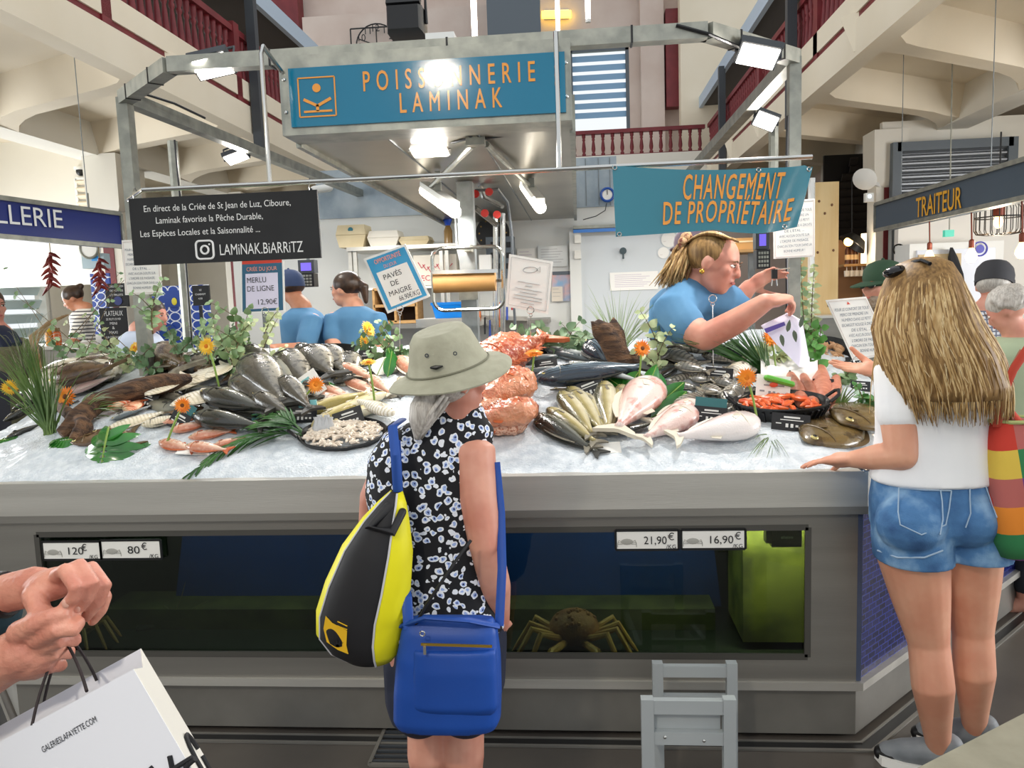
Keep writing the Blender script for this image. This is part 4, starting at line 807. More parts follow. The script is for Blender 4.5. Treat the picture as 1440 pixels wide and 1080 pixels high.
cg = thing('cage_lamp', 'dark wire cage pendant lamp with a glowing bulb in the caterer stall', 'lamp', P(1405, 328, 5.9)); q = P(1404, 308, 5.9); R_ = .15; Hh = .11
for k in range(22):
    a = 2*pi*k/22; MB().tube([q+V((cos(a)*R_*f, sin(a)*R_*f, z*Hh)) for f, z in ((.55, 1), (.9, .93), (1, .7), (1, -.7), (.9, -.93), (.55, -1))], .0035, 4).build('cage_wire', BLACK, cg)
mb = MB(); [ring(mb, q+Z*(z*Hh), R_*f, .005, 24, (X, Y_)) for f, z in ((.55, 1), (1, .1), (.55, -1))]; mb.build('cage_ring', BLACK, cg); MB().ell(q-Z*.02, (.03, .03, .045)).build('bulb', AMB, cg); MB().lathe([(.04, .0), (.04, .07), (.01, .09)], q+Z*.02, 12).build('holder', COPPER, cg); MB().tube([q+Z*.1, q+Z*.6], .006).build('cord', BLACK, cg)
# roller shutter above the caterer, arch and bar beyond
rs = thing('roller_shutter', 'grey ribbed roller shutter in a dark frame above the caterer', 'shutter', P(1340, 290, 9.4)); a, b = P(1257, 330, 9.4), P(1421, 200, 9.4)
mb = MB(); n_ = 13
prof = []
for k in range(n_): z = a.z+(b.z-a.z)*k/n_; dz = (b.z-a.z)/n_; prof += [(0, z), (-.05, z+dz*.35), (-.05, z+dz*.6), (0, z+dz*.95)]
mb.loft([[V((x, 9.4+y, z)) for y, z in prof]+[V((x, 9.5, prof[-1][1])), V((x, 9.5, prof[0][1]))] for x in (a.x, b.x)]); mb.build('curtain', mat('grey_shutter', '8f9296', .35, .6), rs, sharp=20)
mb = MB(); [mb.bar((x, 9.38, a.z-1), (x, 9.38, b.z+.05), .1) for x in (a.x, b.x)]; mb.bar((a.x, 9.38, b.z), (b.x, 9.38, b.z), .1); mb.build('frame', BGREY, rs)
structure(MB().bb(a.x-.1, 7.0, 9.52, 9.6, 0, 3.4).build('wall_shutter', WHITEW))
ar = thing('arched_shutter', 'dark louvred arch shutter beyond the plywood screen', 'shutter', P(1204, 335, 11)); mb = MB(); q0, q1 = P(1172, 340, 11), P(1226, 340, 11)
for k in range(11): z = P(1200, 338-11*k, 11).z; s_ = 0 if k < 8 else (k-7)*.1; mb.box(((q0.x+q1.x)/2, 11, z), (q1.x-q0.x-2*s_, .03, .12), Matrix.Rotation(.6, 3, 'X'))
mb.build('slats', mat('dark_louvre', '2a2522', .6), ar); MB().bb(q0.x-.1, q1.x+.1, 11.1, 11.15, P(1200, 345, 11).z, P(1200, 215, 11).z).build('back_board', BLACK, ar)
br_ = thing('bar_shelf', 'warm lit wooden bar shelf with hanging glasses beyond the plywood screen', 'shelf', P(1204, 420, 10)); mb = MB(); q0, q1 = P(1183, 372, 10), P(1224, 368, 10); mb.bb(q0.x, q1.x, 9.9, 10.2, q0.z-.03, q0.z); mb.build('board', W2, br_); MB().bb(q0.x-.2, q1.x, 10.25, 10.3, 0, P(1200, 335, 10).z).build('back', mat('tan_panel', 'a87a52', .7), br_)
mb = MB(); [mb.lathe([(.03, -.12), (.035, -.05), (.006, -.045), (.006, 0)], (q0.x+.05+.06*k, 9.95, q0.z-.03), 8) for k in range(6)]; mb.build('wine_glasses', mat('glassy', 'd8d0c4', .1), br_)
for k, px in enumerate((1192, 1198, 1203)):
    bo = thing('bottle', ['brown bottle at the end of the bar shelf', 'brown bottle between two others on the bar shelf', 'brown bottle nearest the glowing lantern on the bar shelf'][k], 'bottle', (P(px, 370, 9.95).x, 9.95, q0.z)); MB().lathe([(0, 0), (.035, 0), (.035, .16), (.013, .22), (.013, .3)], (P(px, 370, 9.95).x, 9.95, q0.z+.002), 10).build('glass', mat('brown_glass', '4a2814', .15), bo); MB().lathe([(.036, .05), (.036, .11)], (P(px, 370, 9.95).x, 9.95, q0.z+.002), 10, cap=False).build('paper_label', mat('tan_label', 'c8a878', .6), bo)
la = thing('lantern', 'glowing cylinder lantern on the bar shelf', 'lamp', (P(1216, 370, 10).x, 10, q0.z)); MB().lathe([(0, 0), (.045, 0), (.045, .36), (0, .36)], (P(1216, 370, 10).x, 10, q0.z+.003), 14).build('shade', mat('warm_lantern', 'ffe8c8', .5, emit='ffe0b0', es=2.5), la)
bl = thing('dome_lamp', 'black dome lamp with brass inside above the bar bottles', 'lamp', P(1195, 340, 9.7)); R_ = Matrix.Rotation(.7, 3, 'Y'); mb = MB().lathe([(.02, .12), (.1, .1), (.17, .0)], (0, 0, 0), 20, cap=False); mb.v = [R_ @ v + P(1198, 344, 9.7) for v in mb.v]; mb.build('shade', BLACK, bl, solid=.006); MB().ell(P(1193, 340, 9.6), .05).build('bulb', AMB, bl); MB().tube([P(1198, 340, 9.7), P(1198, 250, 9.7)], .006).build('cord', BLACK, bl)
fl2 = thing('floodlight', 'white round floodlight on the red striped column by the arch', 'floodlight', P(1216, 250, 8.6)); q = P(1216, 252, 9.2); MB().lathe([(0, .03), (.1, .02), (.13, .0), (.1, -.08), (.03, -.1)], q, 20, axis=V((-.5, -.7, -.5))).build('head', WHITE, fl2); MB().bar(q+V((.03, .03, .0)), P(1238, 262, 9.5), .04).build('bracket', WHITE, fl2)
em = thing('alarm_box', 'small white emergency light box on the red striped column', 'alarm', P(1222, 278, 9.4)); mb = MB(); rect(mb, 1217, 271, 1229, 284, 9.4, .06); mb.build('box', WHITE, em); MB().ell(P(1223, 276, 9.4), (.02, .01, .02)).build('lens', mat('blue_led', 'bfe0ff', .3, emit='bfe0ff', es=3), em)
# area lights added inside the side windows to brighten below the galleries, and the lamps of the neighbouring stalls
light('window_fill', 'AREA', (-7.3, 8.8, 1.5), 120, 3., aim=(0, 8.4, 1.6), color=(.95, .98, 1), size_y=1.7)
light('window_fill', 'AREA', (-7.3, 3.7, 1.85), 150, 3.2, aim=(0, 4.2, 1.9), color=(.95, .98, 1), size_y=2.)
light('window_fill', 'AREA', (6.9, 2.75, 1.85), 230, 3.2, aim=(0, 3.6, 1.9), color=(.97, .98, 1), size_y=2.)
for q in (P(1307, 359, 6.3), P(1366, 357, 5.7), P(1437, 350, 5.1), P(1404, 320, 5.9)): light('bulb_light', 'POINT', q-Z*.1, 7, .06, color=(1, .86, .66))
light('bar_light', 'POINT', (P(1200, 345, 9.6).x, 9.5, P(1200, 350, 9.6).z), 4, .05, color=(1, .8, .55))
for x, y, p_ in ((-1.6, 5.8, 30), (.5, 5.6, 30)): light('back_stall_fill', 'AREA', (x, y, 2.2), p_*.7, .8, aim=(x, y, 0), color=(1, .97, .92), size_y=.2)  # area lights added to brighten the back stall, no fixture modelled
# surveillance dome
sc_ = thing('dome_camera', 'small black dome camera on the white wall under the gallery', 'camera', P(113, 240, 9)); structure(MB().bb(-7.4, -5.5, 9.1, 9.2, 1.9, 3.62).build('wall_left_partition', WHITEW)); q = P(113, 239, 9.08); MB().lathe([(.07, 0), (.07, -.03), (0, -.03)], q+Z*.03, 16).build('mount', WHITE, sc_); MB().ell(q-Z*.02, .05).build('lens', BLACK, sc_)
vt = thing('louvre_vent', 'cream louvred vent on the white wall behind the red striped column', 'vent', P(128, 300, 9)); a, b = P(112, 302, 9.08), P(144, 250, 9.08); mb = MB(); [mb.box(((a.x+b.x)/2, 9.07, a.z+(b.z-a.z)*(k+.5)/5), (b.x-a.x, .03, .05), Matrix.Rotation(.6, 3, 'X')) for k in range(5)]; mb.build('slats', CREAM, vt); mb = MB(); [mb.bar((x, 9.07, a.z), (x, 9.07, b.z), .03) for x in (a.x, b.x)]; [mb.bar((a.x, 9.07, z), (b.x, 9.07, z), .03) for z in (a.z, b.z)]; mb.build('frame', WHITE, vt)

bc = thing('bullet_camera', 'small pale bullet camera on the zinc band above the chalkboard end', 'camera', P(462, 262, 7.0)); q = P(463, 264, 7.02); MB().limb([q, q+V((-.1, -.12, -.03))], [.035, .035], 12).build('body', WHITE, bc); MB().bar(q, q+V((.0, .08, .05)), .03).build('bracket', WHITE, bc); MB().ell(q+V((-.125, -.15, -.037)), .022, nu=10, nv=8).build('lens', BLACK, bc)
# ================================================================ fish, shellfish and flowers on the ice
def snorm(p):
    e = .01; gx = (surf(p.x+e, p.y)-surf(p.x-e, p.y))/(2*e); gy = (surf(p.x, p.y+e)-surf(p.x, p.y-e))/(2*e); return V((-gx, -gy, 1)).normalized()
def fishmat(name, back, side, belly, spots=None, scale=30, stripes=None, rough=.22, mott=.5):
    m = bpy.data.materials.new(name); m.use_nodes = True; t = NT(m); b = t.n['Principled BSDF']
    b.inputs['Roughness'].default_value = rough; b.inputs['Coat Weight'].default_value = .6; b.inputs['Coat Roughness'].default_value = .08
    g = t.coord('Generated'); sp = t.new('ShaderNodeSeparateXYZ'); t.link(g, sp.inputs[0])
    nz = t.new('ShaderNodeTexNoise', i_Scale=scale, i_Detail=5.); t.link(t.coord('Object'), nz.inputs[0])
    ad = t.new('ShaderNodeMath', operation='MULTIPLY_ADD'); t.link(nz.outputs[0], ad.inputs[0]); ad.inputs[1].default_value = .35*mott; t.link(sp.outputs[1], ad.inputs[2])
    sb = t.new('ShaderNodeMath', operation='SUBTRACT'); t.link(ad.outputs[0], sb.inputs[0]); sb.inputs[1].default_value = .175*mott
    col = t.ramp(sb.outputs[0], [(.18, belly), (.5, side), (.78, back)])
    if spots:
        n2 = t.new('ShaderNodeTexNoise', i_Scale=scale*1.3, i_Detail=6.); t.link(t.coord('Object'), n2.inputs[0]); mr = t.ramp(n2.outputs[0], [(.5, (0, 0, 0, 1)), (.6, (1, 1, 1, 1))])
        mx = t.new('ShaderNodeMix', data_type='RGBA'); t.link(mr, mx.inputs[0]); t.link(col, mx.inputs[6]); mx.inputs[7].default_value = lin(spots); col = mx.outputs[2]
    if stripes:
        wv = t.new('ShaderNodeTexWave', bands_direction=stripes[1], i_Scale=stripes[2], i_Distortion=2.); t.link(g, wv.inputs[0]); mr = t.ramp(wv.outputs[1], [(.55, (0, 0, 0, 1)), (.75, (.8, .8, .8, 1))])
        mx = t.new('ShaderNodeMix', data_type='RGBA'); t.link(mr, mx.inputs[0]); t.link(col, mx.inputs[6]); mx.inputs[7].default_value = lin(stripes[0]); col = mx.outputs[2]
    t.link(col, b.inputs['Base Color'])
    n3 = t.new('ShaderNodeTexNoise', i_Scale=70. if mott > 1 else 160.); t.link(t.coord('Object'), n3.inputs[0]); bp = t.new('ShaderNodeBump', i_Strength=1. if mott > 1 else .35, i_Distance=.008 if mott > 1 else .004); t.link(n3.outputs[0], bp.inputs['Height']); t.link(bp.outputs[0], b.inputs['Normal'])
    return m
FM = dict(
 rascasse=fishmat('scorpionfish_skin', 'a23c1a', 'bb5630', 'd28a64', 'cc8a64', 70, None, .3, 1.2),
 rascasse2=fishmat('pale_scorpionfish_skin', 'b05c36', 'c67c54', 'e0b094', 'b0623e', 80, None, .3, 1.2),
 bonito=fishmat('bonito_skin', '1c2a38', '6a7c88', 'd8dcdc', None, 10, ('1a222c', 'Y', 3.), .18),
 silver=fishmat('silver_skin', '4a5458', 'b4b8b6', 'ecebe6', None, 14, None, .16),
 mullet=fishmat('mullet_skin', '4c4a32', 'a89a66', 'e4dcc0', None, 24),
 dark=fishmat('dark_fish_skin', '23241f', '4a4a40', '8a8878', None, 18),
 grey=fishmat('grey_bass_skin', '34322c', '625e54', '9a9484', '4a463e', 34),
 bream=fishmat('bream_skin', '5c5a52', '8e897c', 'c2bcae', None, 18, ('4c4a44', 'X', 3.), .2),
 rouget=fishmat('red_mullet_skin', 'c88468', 'e6c8b0', 'f2e8dc', 'd49a80', 45),
 white=fishmat('sole_belly_skin', 'ded2b8', 'f0eadc', 'f4f0e6', None, 14, ('c8bc9c', 'X', 5.), .3),
 yellow=fishmat('yellow_fish_skin', '8a7c3c', 'cfc088', 'ece4c6', None, 20),
 brown=fishmat('flatfish_skin', '6e5a34', '6a5834', '5c4a2c', '4c3c22', 16),
 ray=fishmat('ray_skin', '5c4430', '6e543c', '7a6048', '4a3626', 20, None, .12),
 monk=fishmat('skinned_monkfish', 'd8b4a8', 'ecd8d0', 'e8ccc4', 'd09a90', 12, None, .2),
 pinkmonk=fishmat('pink_flank_skin', 'c8a8a0', 'e8dcd8', 'f0e8e4', None, 12, None, .18),
 steak=fishmat('salmon_flesh', 'e06a34', 'ea8450', 'e87440', 'f4c8a0', 20, ('f6d2b4', 'X', 6.), .3))
FIN = mat('translucent_fin', '8a8474', .35, col2='6a6458', scale=30); FINO = mat('orange_fin', 'c86a3c', .4, col2='b4542c', scale=30); FIND = mat('dark_fin', '34332e', .35)
FINP = mat('pale_fin', 'd8cfbc', .4); FIND2 = mat('brown_fin', '5c4a2e', .4)
EYEW = mat('fish_eye_ring', 'c8b878', .15, .3); EYEB = mat('fish_pupil', '0a0a0a', .08)
PROF = dict(
 std=[(0, .03), (.02, .16), (.06, .36), (.13, .66), (.22, .9), (.34, 1), (.48, .94), (.62, .74), (.75, .48), (.86, .26), (.93, .2), (.97, .23)],
 slim=[(0, .06), (.02, .28), (.06, .52), (.14, .8), (.26, .97), (.4, 1), (.55, .92), (.7, .68), (.82, .42), (.92, .26), (.97, .25)],
 flat=[(0, .05), (.03, .22), (.08, .44), (.18, .76), (.32, .98), (.45, 1), (.6, .9), (.74, .62), (.85, .32), (.92, .2), (.97, .2)],
 big=[(0, .1), (.02, .4), (.06, .66), (.14, .9), (.24, 1), (.36, .95), (.5, .78), (.64, .56), (.78, .34), (.9, .2), (.97, .2)])
FCOUNT = {}
def fish(kind, label, head, tail, h=.26, th=.14, prof='std', fin=None, lift=0., flip=1, group=None, name='fish', bend=0., spiky=False, eye=True, cat='fish'):
    "one fish lying on its side between two pixels on the sloping ice"
    a, b = D(*head, lift), D(*tail, lift); L = (a-b).length; n = snorm((a+b)/2)
    d = (a-b).normalized(); y = n.cross(d).normalized()*flip; nz = n if flip > 0 else n
    y = y if y.length else Y_; n = d.cross(y)*(1 if flip > 0 else -1); n.normalize()
    H, T = L*h/2, L*th/2; fin = fin or FIN
    t = thing(name, label, cat, (0, 0, 0), group)
    rings = []; N = 16; rough = kind.startswith('rascasse'); prf = PROF[prof]
    if rough: N = 36; prf = [(s0+(s1-s0)*i/5, k0+(k1-k0)*i/5) for (s0, k0), (s1, k1) in zip(prf, prf[1:]) for i in range(5)]+[prf[-1]]
    for s, k in prf:
        x = L*(.5-s); by = bend*L*(sin(s*pi)-.5); kk = k
        rings.append([V((x, by + sin(2*pi*i/N)*H*kk, T + cos(2*pi*i/N)*T*(kk**.8))) for i in range(N)])
    if rough: rings = [[p + V((0, p.y, p.z-T)).normalized()*(L*(.03*noise.noise(p*26+V((L*90, 0, 0)))+.022*noise.noise(p*70)+.012*noise.noise(p*150))) for p in r] for r in rings]
    bo_ = MB().loft(rings).build('body', FM[kind], t, sharp=180)
    if rough:
        for i in range(9): s_ = .2+.055*i; yy_ = H*.85*(1-.5*max(0, s_-.35)); MB().limb([V((L*(.5-s_), yy_*.8, T*1.1)), V((L*(.47-s_), yy_+H*.28, T*1.3)), V((L*(.45-s_), yy_+H*.42, T*1.3))], [L*.014, L*.008, L*.002], 6).build('spine', fin, t)
        MB().limb([V((L*.49, -H*.12, T*.7)), V((L*.5, 0, T*1.1)), V((L*.485, H*.1, T*1.25))], [L*.02, L*.028, L*.018], 8).build('mouth', mat('dark_red_mouth', '7a2a1c', .4), t)
    # fins
    kt = PROF[prof][-1][1]; x0 = L*(.5-.95); by = bend*L*(sin(.95*pi)-.5)
    fl_ = L*.13
    mb = MB(); up_ = [(x0+.01, kt*H*.8), (x0-fl_*.55, H*.8), (x0-fl_, H*.95), (x0-fl_*.55, H*.1), (x0-fl_*.55, -H*.1), (x0-fl_, -H*.95), (x0-fl_*.55, -H*.8), (x0+.01, -kt*H*.8)]
    mb.prism([V((x, by+yy, T*.85)) for x, yy in up_], V((0, 0, T*.25))); mb.build('tail_fin', fin, t)
    mb = MB(); top = []; bot = []
    s0, s1 = (.26, .8); m = 12
    def hh(s):
        for (p0, k0), (p1, k1) in zip(PROF[prof], PROF[prof][1:]):
            if p0 <= s <= p1: return k0+(k1-k0)*(s-p0)/(p1-p0)
        return .2
    for i in range(m+1):
        s = s0+(s1-s0)*i/m; x = L*(.5-s); yb = bend*L*(sin(s*pi)-.5)+H*hh(s)*.93; e = H*(.34 if prof != 'flat' else .22)*sin(pi*(i+.6)/(m+1))**.6*(1 if not spiky or i % 2 else .35)
        bot.append(V((x, yb, T))); top.append(V((x-L*.02, yb+e, T*1.05)))
    mb.prism(bot+top[::-1], V((0, 0, max(.0012, T*.06)))); mb.build('dorsal_fin', fin, t)
    s2 = .55; x = L*(.5-s2); mb = MB(); yb = bend*L*(sin(s2*pi)-.5)-H*hh(s2)*.9; mb.prism([V((x+L*.05, yb, T)), V((x-L*.1, yb+H*.12, T)), V((x-L*.1, yb-H*.12, T)), V((x-L*.02, yb-H*.34, T))], V((0, 0, .0015))); mb.build('anal_fin', fin, t)
    x = L*(.5-.24); mb = MB(); yb = bend*L*(sin(.24*pi)-.5); mb.prism([V((x, yb-H*.1, 2*T*.97)), V((x-L*.05, yb+H*.05, 2*T+.003)), V((x-L*.11, yb-H*.1, 2*T*.98)), V((x-L*.09, yb-H*.34, 2*T*.95))], V((0, 0, .002))); mb.build('pectoral_fin', fin, t)
    mb = MB(); gp = []
    for i in range(9):
        q = -.85+1.7*i/8; xx = .2+.035*cos(q*1.5); gp.append(V((L*(.5-xx), bend*L*(sin(xx*pi)-.5)+H*hh(xx)*sin(q*1.25)*.92, T+T*(hh(xx)**.8)*cos(q*1.25)*.99+.001)))
    mb.tube(gp, max(.0012, H*.035), 5); mb.build('gill_cover', fin, t)
    if eye:
        x = L*(.5-.085); r = max(.004, H*.14); zz = T+T*(hh(.085)**.8)*.86; e = MB().ell((x, bend*L*(sin(.085*pi)-.5)+H*hh(.085)*.28, zz), (r, r, r*.5), nu=12, nv=8).build('eye', EYEW, t)
        MB().ell((x, bend*L*(sin(.085*pi)-.5)+H*hh(.085)*.28, zz+r*.3), (r*.6, r*.6, r*.4), nu=10, nv=6).build('pupil', EYEB, e)
    t.matrix_world = Matrix.Translation((a+b)/2 + n*.002) @ basis(d, y, n).to_4x4() if flip > 0 else Matrix.Translation((a+b)/2 + n*.002) @ basis(d, -(n.cross(d)).normalized()*-1, n).to_4x4()
    return t
O = ('first', 'second', 'third', 'fourth', 'fifth', 'sixth', 'seventh', 'eighth', 'ninth', 'tenth')
# -- orange scorpionfish beside the hat
for k, (hd_, tl, kd, lf, lb_) in enumerate((((672, 545), (772, 497), 'rascasse', .02, 'orange scorpionfish at the back, closest to the hat brim'), ((735, 508), (640, 566), 'rascasse', .0, 'orange scorpionfish lying under the back one beside the hat'), ((748, 552), (650, 600), 'rascasse', .04, 'orange scorpionfish in the middle of the heap under the white card'), ((756, 590), (655, 612), 'rascasse', .05, 'deep orange scorpionfish with open mouth on top of the front one'), ((742, 606), (652, 622), 'rascasse2', .0, 'pale spotted scorpionfish at the front of the orange heap'), ((700, 580), (648, 642), 'rascasse2', .0, 'pinkish scorpionfish tucked behind the sleeveless shoulder'))):
    fish(kd, lb_, hd_, tl, .46, .36, 'big', FINO, lf, 1 if k % 2 else -1, 'orange scorpionfish beside the hat', spiky=True, name='scorpionfish')
# -- bonito and silver fish behind
fish('bonito', 'large dark blue bonito with a pointed snout behind the small mullets', (752, 548), (905, 530), .27, .2, 'slim', FIND, .03, -1, name='bonito')
fish('silver', 'slender silver fish with dark back just above the bonito', (722, 530), (820, 520), .13, .1, 'slim', FIND, .02, -1)
fish('silver', 'long silver fish under the grey leaves at the back', (766, 498), (872, 524), .17, .13, 'slim', FIND, .01, -1)
fish('bonito', 'striped blue mackerel tuna standing up against the driftwood root', (826, 496), (868, 528), .5, .34, 'std', FIND, .03, 1, name='bonito')
fish('silver', 'pale silver belly slab fish between bonito and driftwood root', (800, 515), (898, 541), .2, .1, 'slim', FIND, .05, 1)
# -- fan of mullets
for k, (hd_, tl, kd) in enumerate((((752, 592), (830, 640), 'dark'), ((770, 584), (838, 632), 'mullet'), ((788, 562), (834, 622), 'mullet'), ((800, 556), (848, 620), 'mullet'), ((820, 562), (852, 612), 'mullet'), ((850, 548), (856, 614), 'mullet'), ((876, 552), (858, 612), 'mullet'))):
    fish(kd, O[k]+' mullet of the fan counted from the scorpionfish side', hd_, tl, .24, .17, 'slim', FIN, .004+.006*(k % 3), 1 if k % 2 else -1, 'fan of slim mullets')
fish('dark', 'dark slim fish lying along the ice in front of the mullet fan', (750, 601), (842, 645), .2, .14, 'slim', FIND, .0, -1)
fish('dark', 'black backed fish curled under the pink monkfish', (856, 612), (920, 600), .24, .14, 'slim', FIND, .02, -1, bend=.08)
# -- skinned monkfish
for k, (hd_, tl, kd, lb_) in enumerate((((918, 558), (868, 625), 'monk', 'pink skinned monkfish tail lying upright beside the mullet fan'), ((975, 592), (905, 632), 'monk', 'pale skinned monkfish tail in front of the black tag'), ((982, 580), (915, 605), 'monk', 'skinned monkfish tail behind the front pale one'), ((1066, 610), (950, 632), 'pinkmonk', 'bluish white flank fish stretched along the ice by the basket'))):
    fish(kd, lb_, hd_, tl, .42, .3, 'big', FINP, .004, 1 if k % 2 else -1, 'skinned monkfish', eye=False, name='monkfish')
# -- grey breams on the far side
for k, (hd_, tl, h_, lf, lb_) in enumerate((((932, 502), (985, 520), .5, .02, 'grey bream at the back below the blue sleeve'), ((985, 505), (1030, 515), .5, .02, 'mottled grey bream behind the black tag'), ((968, 535), (1005, 540), .6, .03, 'grey bream with visible eye between leaf and tag'), ((984, 548), (1022, 562), .62, .01, 'striped grey bream in front of its black tag'), ((955, 560), (992, 575), .5, .0, 'grey bream half under the green leaves'), ((1015, 500), (1062, 512), .4, .02, 'pale bream near the grass and the black tag'), ((940, 545), (985, 552), .4, .0, 'dark striped bream under the broad green leaf'))):
    fish('bream' if k != 5 else 'white', lb_, hd_, tl, h_, .26, 'std', FIN, lf, 1 if k % 2 else -1, 'grey breams by the leaves', name='bream')
# -- turbots near the corner
fish('brown', 'brown turbot lying at the front corner with a white sticker', (1128, 632), (1212, 606), .52, .16, 'flat', FIND2, 0., 1, name='turbot'); fish('brown', 'brown turbot behind the front one near the hand', (1178, 606), (1242, 585), .56, .16, 'flat', FIND2, .03, 1, name='turbot')
fish('brown', 'brown turbot half hidden behind the basket', (1215, 595), (1128, 598), .4, .14, 'flat', FIND2, 0, 1, name='turbot')
# -- grey bass heap behind the palm leaf
G = [((272, 597), (372, 612), 'dark', .26, .02, 'dark bass with open eye lying nearest the red mullets'), ((284, 566), (380, 590), 'dark', .28, .03, 'dark bass lying across the heap above the eyed one'), ((330, 545), (396, 592), 'grey', .3, .02, 'grey bass head up beside the gerbera stem'), ((352, 520), (404, 588), 'grey', .32, .03, 'grey bass leaning steeply behind the striped white sole'), ((378, 520), (415, 575), 'dark', .32, .02, 'dark bass between two grey ones left of the card'), ((400, 508), (436, 556), 'grey', .38, .03, 'big grey bass with gaping mouth behind the tilted card'), ((430, 500), (470, 540), 'grey', .42, .04, 'grey bass topped with a small white label'), ((455, 498), (486, 535), 'grey', .4, .02, 'grey bass below the elbow of the man in blue'), ((490, 505), (500, 540), 'grey', .4, .02, 'small grey bass by the yellow gerberas'), ((345, 610), (420, 592), 'grey', .24, .0, 'grey bass under the palm leaf tips'), ((318, 580), (405, 600), 'dark', .26, .0, 'dark bass under the teal card'), ((410, 535), (448, 572), 'grey', .34, .0, 'grey bass hidden behind the tilted card')]
for k, (hd_, tl, kd, h_, lf, lb_) in enumerate(G): fish(kd, lb_, hd_, tl, h_, .22, 'std', FIND, lf, 1 if k % 2 else -1, 'grey bass heap', name='bass')
# -- yellowish and pinkish fish beyond the bowl
for k, (hd_, tl, kd, lb_) in enumerate((((440, 610), (530, 566), 'yellow', 'yellow green fish lying across behind the shrimp bowl'), ((425, 590), (520, 560), 'yellow', 'yellow green fish second from the bowl'), ((545, 560), (470, 585), 'yellow', 'yellow green fish reaching under the hat brim'), ((485, 540), (535, 562), 'rouget', 'pinkish fish below the white leaf'), ((455, 550), (500, 575), 'rouget', 'pinkish fish beside the leaf scrap'), ((520, 535), (550, 560), 'rouget', 'pinkish fish under the hat brim edge'), ((430, 570), (470, 590), 'yellow', 'small yellow fish against the gerbera stem'))):
    fish(kd, lb_, hd_, tl, .26, .18, 'slim', FINP, .01*(k % 3), 1 if k % 2 else -1, 'mixed fish behind the shrimp bowl')
# -- more of the catch filling the bed towards the back
for k, (hd_, tl, kd, h_, lf, lb_) in enumerate((((470, 545), (515, 520), 'grey', .3, .02, 'grey bass crossing below the flat topped gerbera'), ((345, 500), (395, 525), 'grey', .3, .04, 'grey bass beside the tall eucalyptus branch'), ((420, 495), (450, 520), 'dark', .34, .05, 'dark bass uppermost of the heap below the blue sleeve'), ((300, 590), (352, 572), 'dark', .26, .02, 'dark bass tucked beneath the sole tray'), ((310, 560), (356, 540), 'grey', .3, .01, 'grey bass behind the tall stemmed gerbera'), ((396, 545), (440, 590), 'grey', .28, .05, 'grey bass on top of the heap beside the tilted card'), ((358, 566), (412, 596), 'grey', .28, .05, 'grey bass on top of the heap over the palm leaf'))):
    fish(kd, lb_, hd_, tl, h_, .24, 'std', FIND, lf, 1 if k % 2 else -1, 'grey bass heap', name='bass')
for k, (hd_, tl, kd, lb_) in enumerate((((560, 512), (600, 545), 'rouget', 'pinkish fish behind the khaki hat brim'), ((540, 575), (470, 600), 'yellow', 'yellow green fish nearest the black bowl rim'), ((556, 590), (500, 570), 'white', 'whitish fish next to the flat topped gerbera stem'), ((395, 600), (450, 575), 'yellow', 'yellow green fish behind the upright tag'), ((560, 540), (610, 560), 'white', 'whitish fish under the shadow of the hat'), ((480, 520), (525, 540), 'rouget', 'pinkish fish just below the black back tray'))):
    fish(kd, lb_, hd_, tl, .28, .2, 'slim', FINP, .015*(k % 3), 1 if k % 2 else -1, 'mixed fish behind the shrimp bowl')
for k, (hd_, tl, kd, h_, lf, lb_) in enumerate((((905, 515), (955, 500), 'bream', .42, .03, 'grey bream rising behind the root gerbera'), ((948, 520), (998, 530), 'bream', .46, .05, 'grey bream across the middle of the heap'), ((1000, 540), (1046, 552), 'bream', .46, .02, 'grey bream just under the black tag'), ((1000, 500), (945, 492), 'grey', .4, .04, 'mottled bream at the very back by the elbow'), ((1020, 575), (1046, 545), 'bream', .42, .0, 'grey bream close to the prawn gerbera'), ((950, 590), (990, 560), 'bream', .44, .01, 'grey bream behind the lowest monkfish'), ((1050, 525), (1010, 545), 'white', .34, .01, 'pale bream beside the white price card'))):
    fish(kd, lb_, hd_, tl, h_, .28, 'std', FIN, lf, 1 if k % 2 else -1, 'grey breams by the leaves', name='bream')
for k, (hd_, tl, kd, lb_) in enumerate((((690, 505), (745, 500), 'silver', 'silver fish above the scorpionfish heap'), ((735, 515), (790, 505), 'silver', 'silver fish under the flat topped gerbera'), ((640, 515), (690, 500), 'white', 'whitish fish at the back behind the hat brim'), ((790, 540), (850, 545), 'mullet', 'olive fish between bonito and mullet fan'), ((905, 545), (960, 520), 'dark', 'dark fish beneath the broad leaves'))):
    fish(kd, lb_, hd_, tl, .24, .2, 'slim', FIND, .01*(k % 2), 1 if k % 2 else -1)
for k, (hd_, tl, kd, lb_) in enumerate((((120, 575), (190, 555), 'ray', 'brown glossy fish under the driftwood middle'), ((200, 545), (255, 520), 'grey', 'grey fish behind the driftwood tip'), ((180, 520), (230, 505), 'white', 'whitish fish by the yellow gerbera and grey post'), ((60, 590), (110, 570), 'dark', 'dark fish under the thick end of the driftwood'), ((200, 605), (262, 590), 'white', 'white fish between the tags and the red mullets'))):
    fish(kd, lb_, hd_, tl, .34, .22, 'std', FIND, .005, 1 if k % 2 else -1)
# -- white soles in a tray
for k, (hd_, tl, lb_) in enumerate((((232, 556), (300, 524), 'white striped sole at the front of the black tray'), ((262, 545), (318, 515), 'white striped sole in the middle of the black tray'), ((290, 535), (330, 512), 'white striped sole at the top of the black tray'), ((240, 575), (330, 548), 'white sole sliding out below the tray'), ((205, 560), (262, 530), 'white sole behind the driftwood tip'))): fish('white', lb_, hd_, tl, .5, .1, 'flat', FINP, .03+.01*k, 1, 'white soles in the tray', name='sole', eye=False)
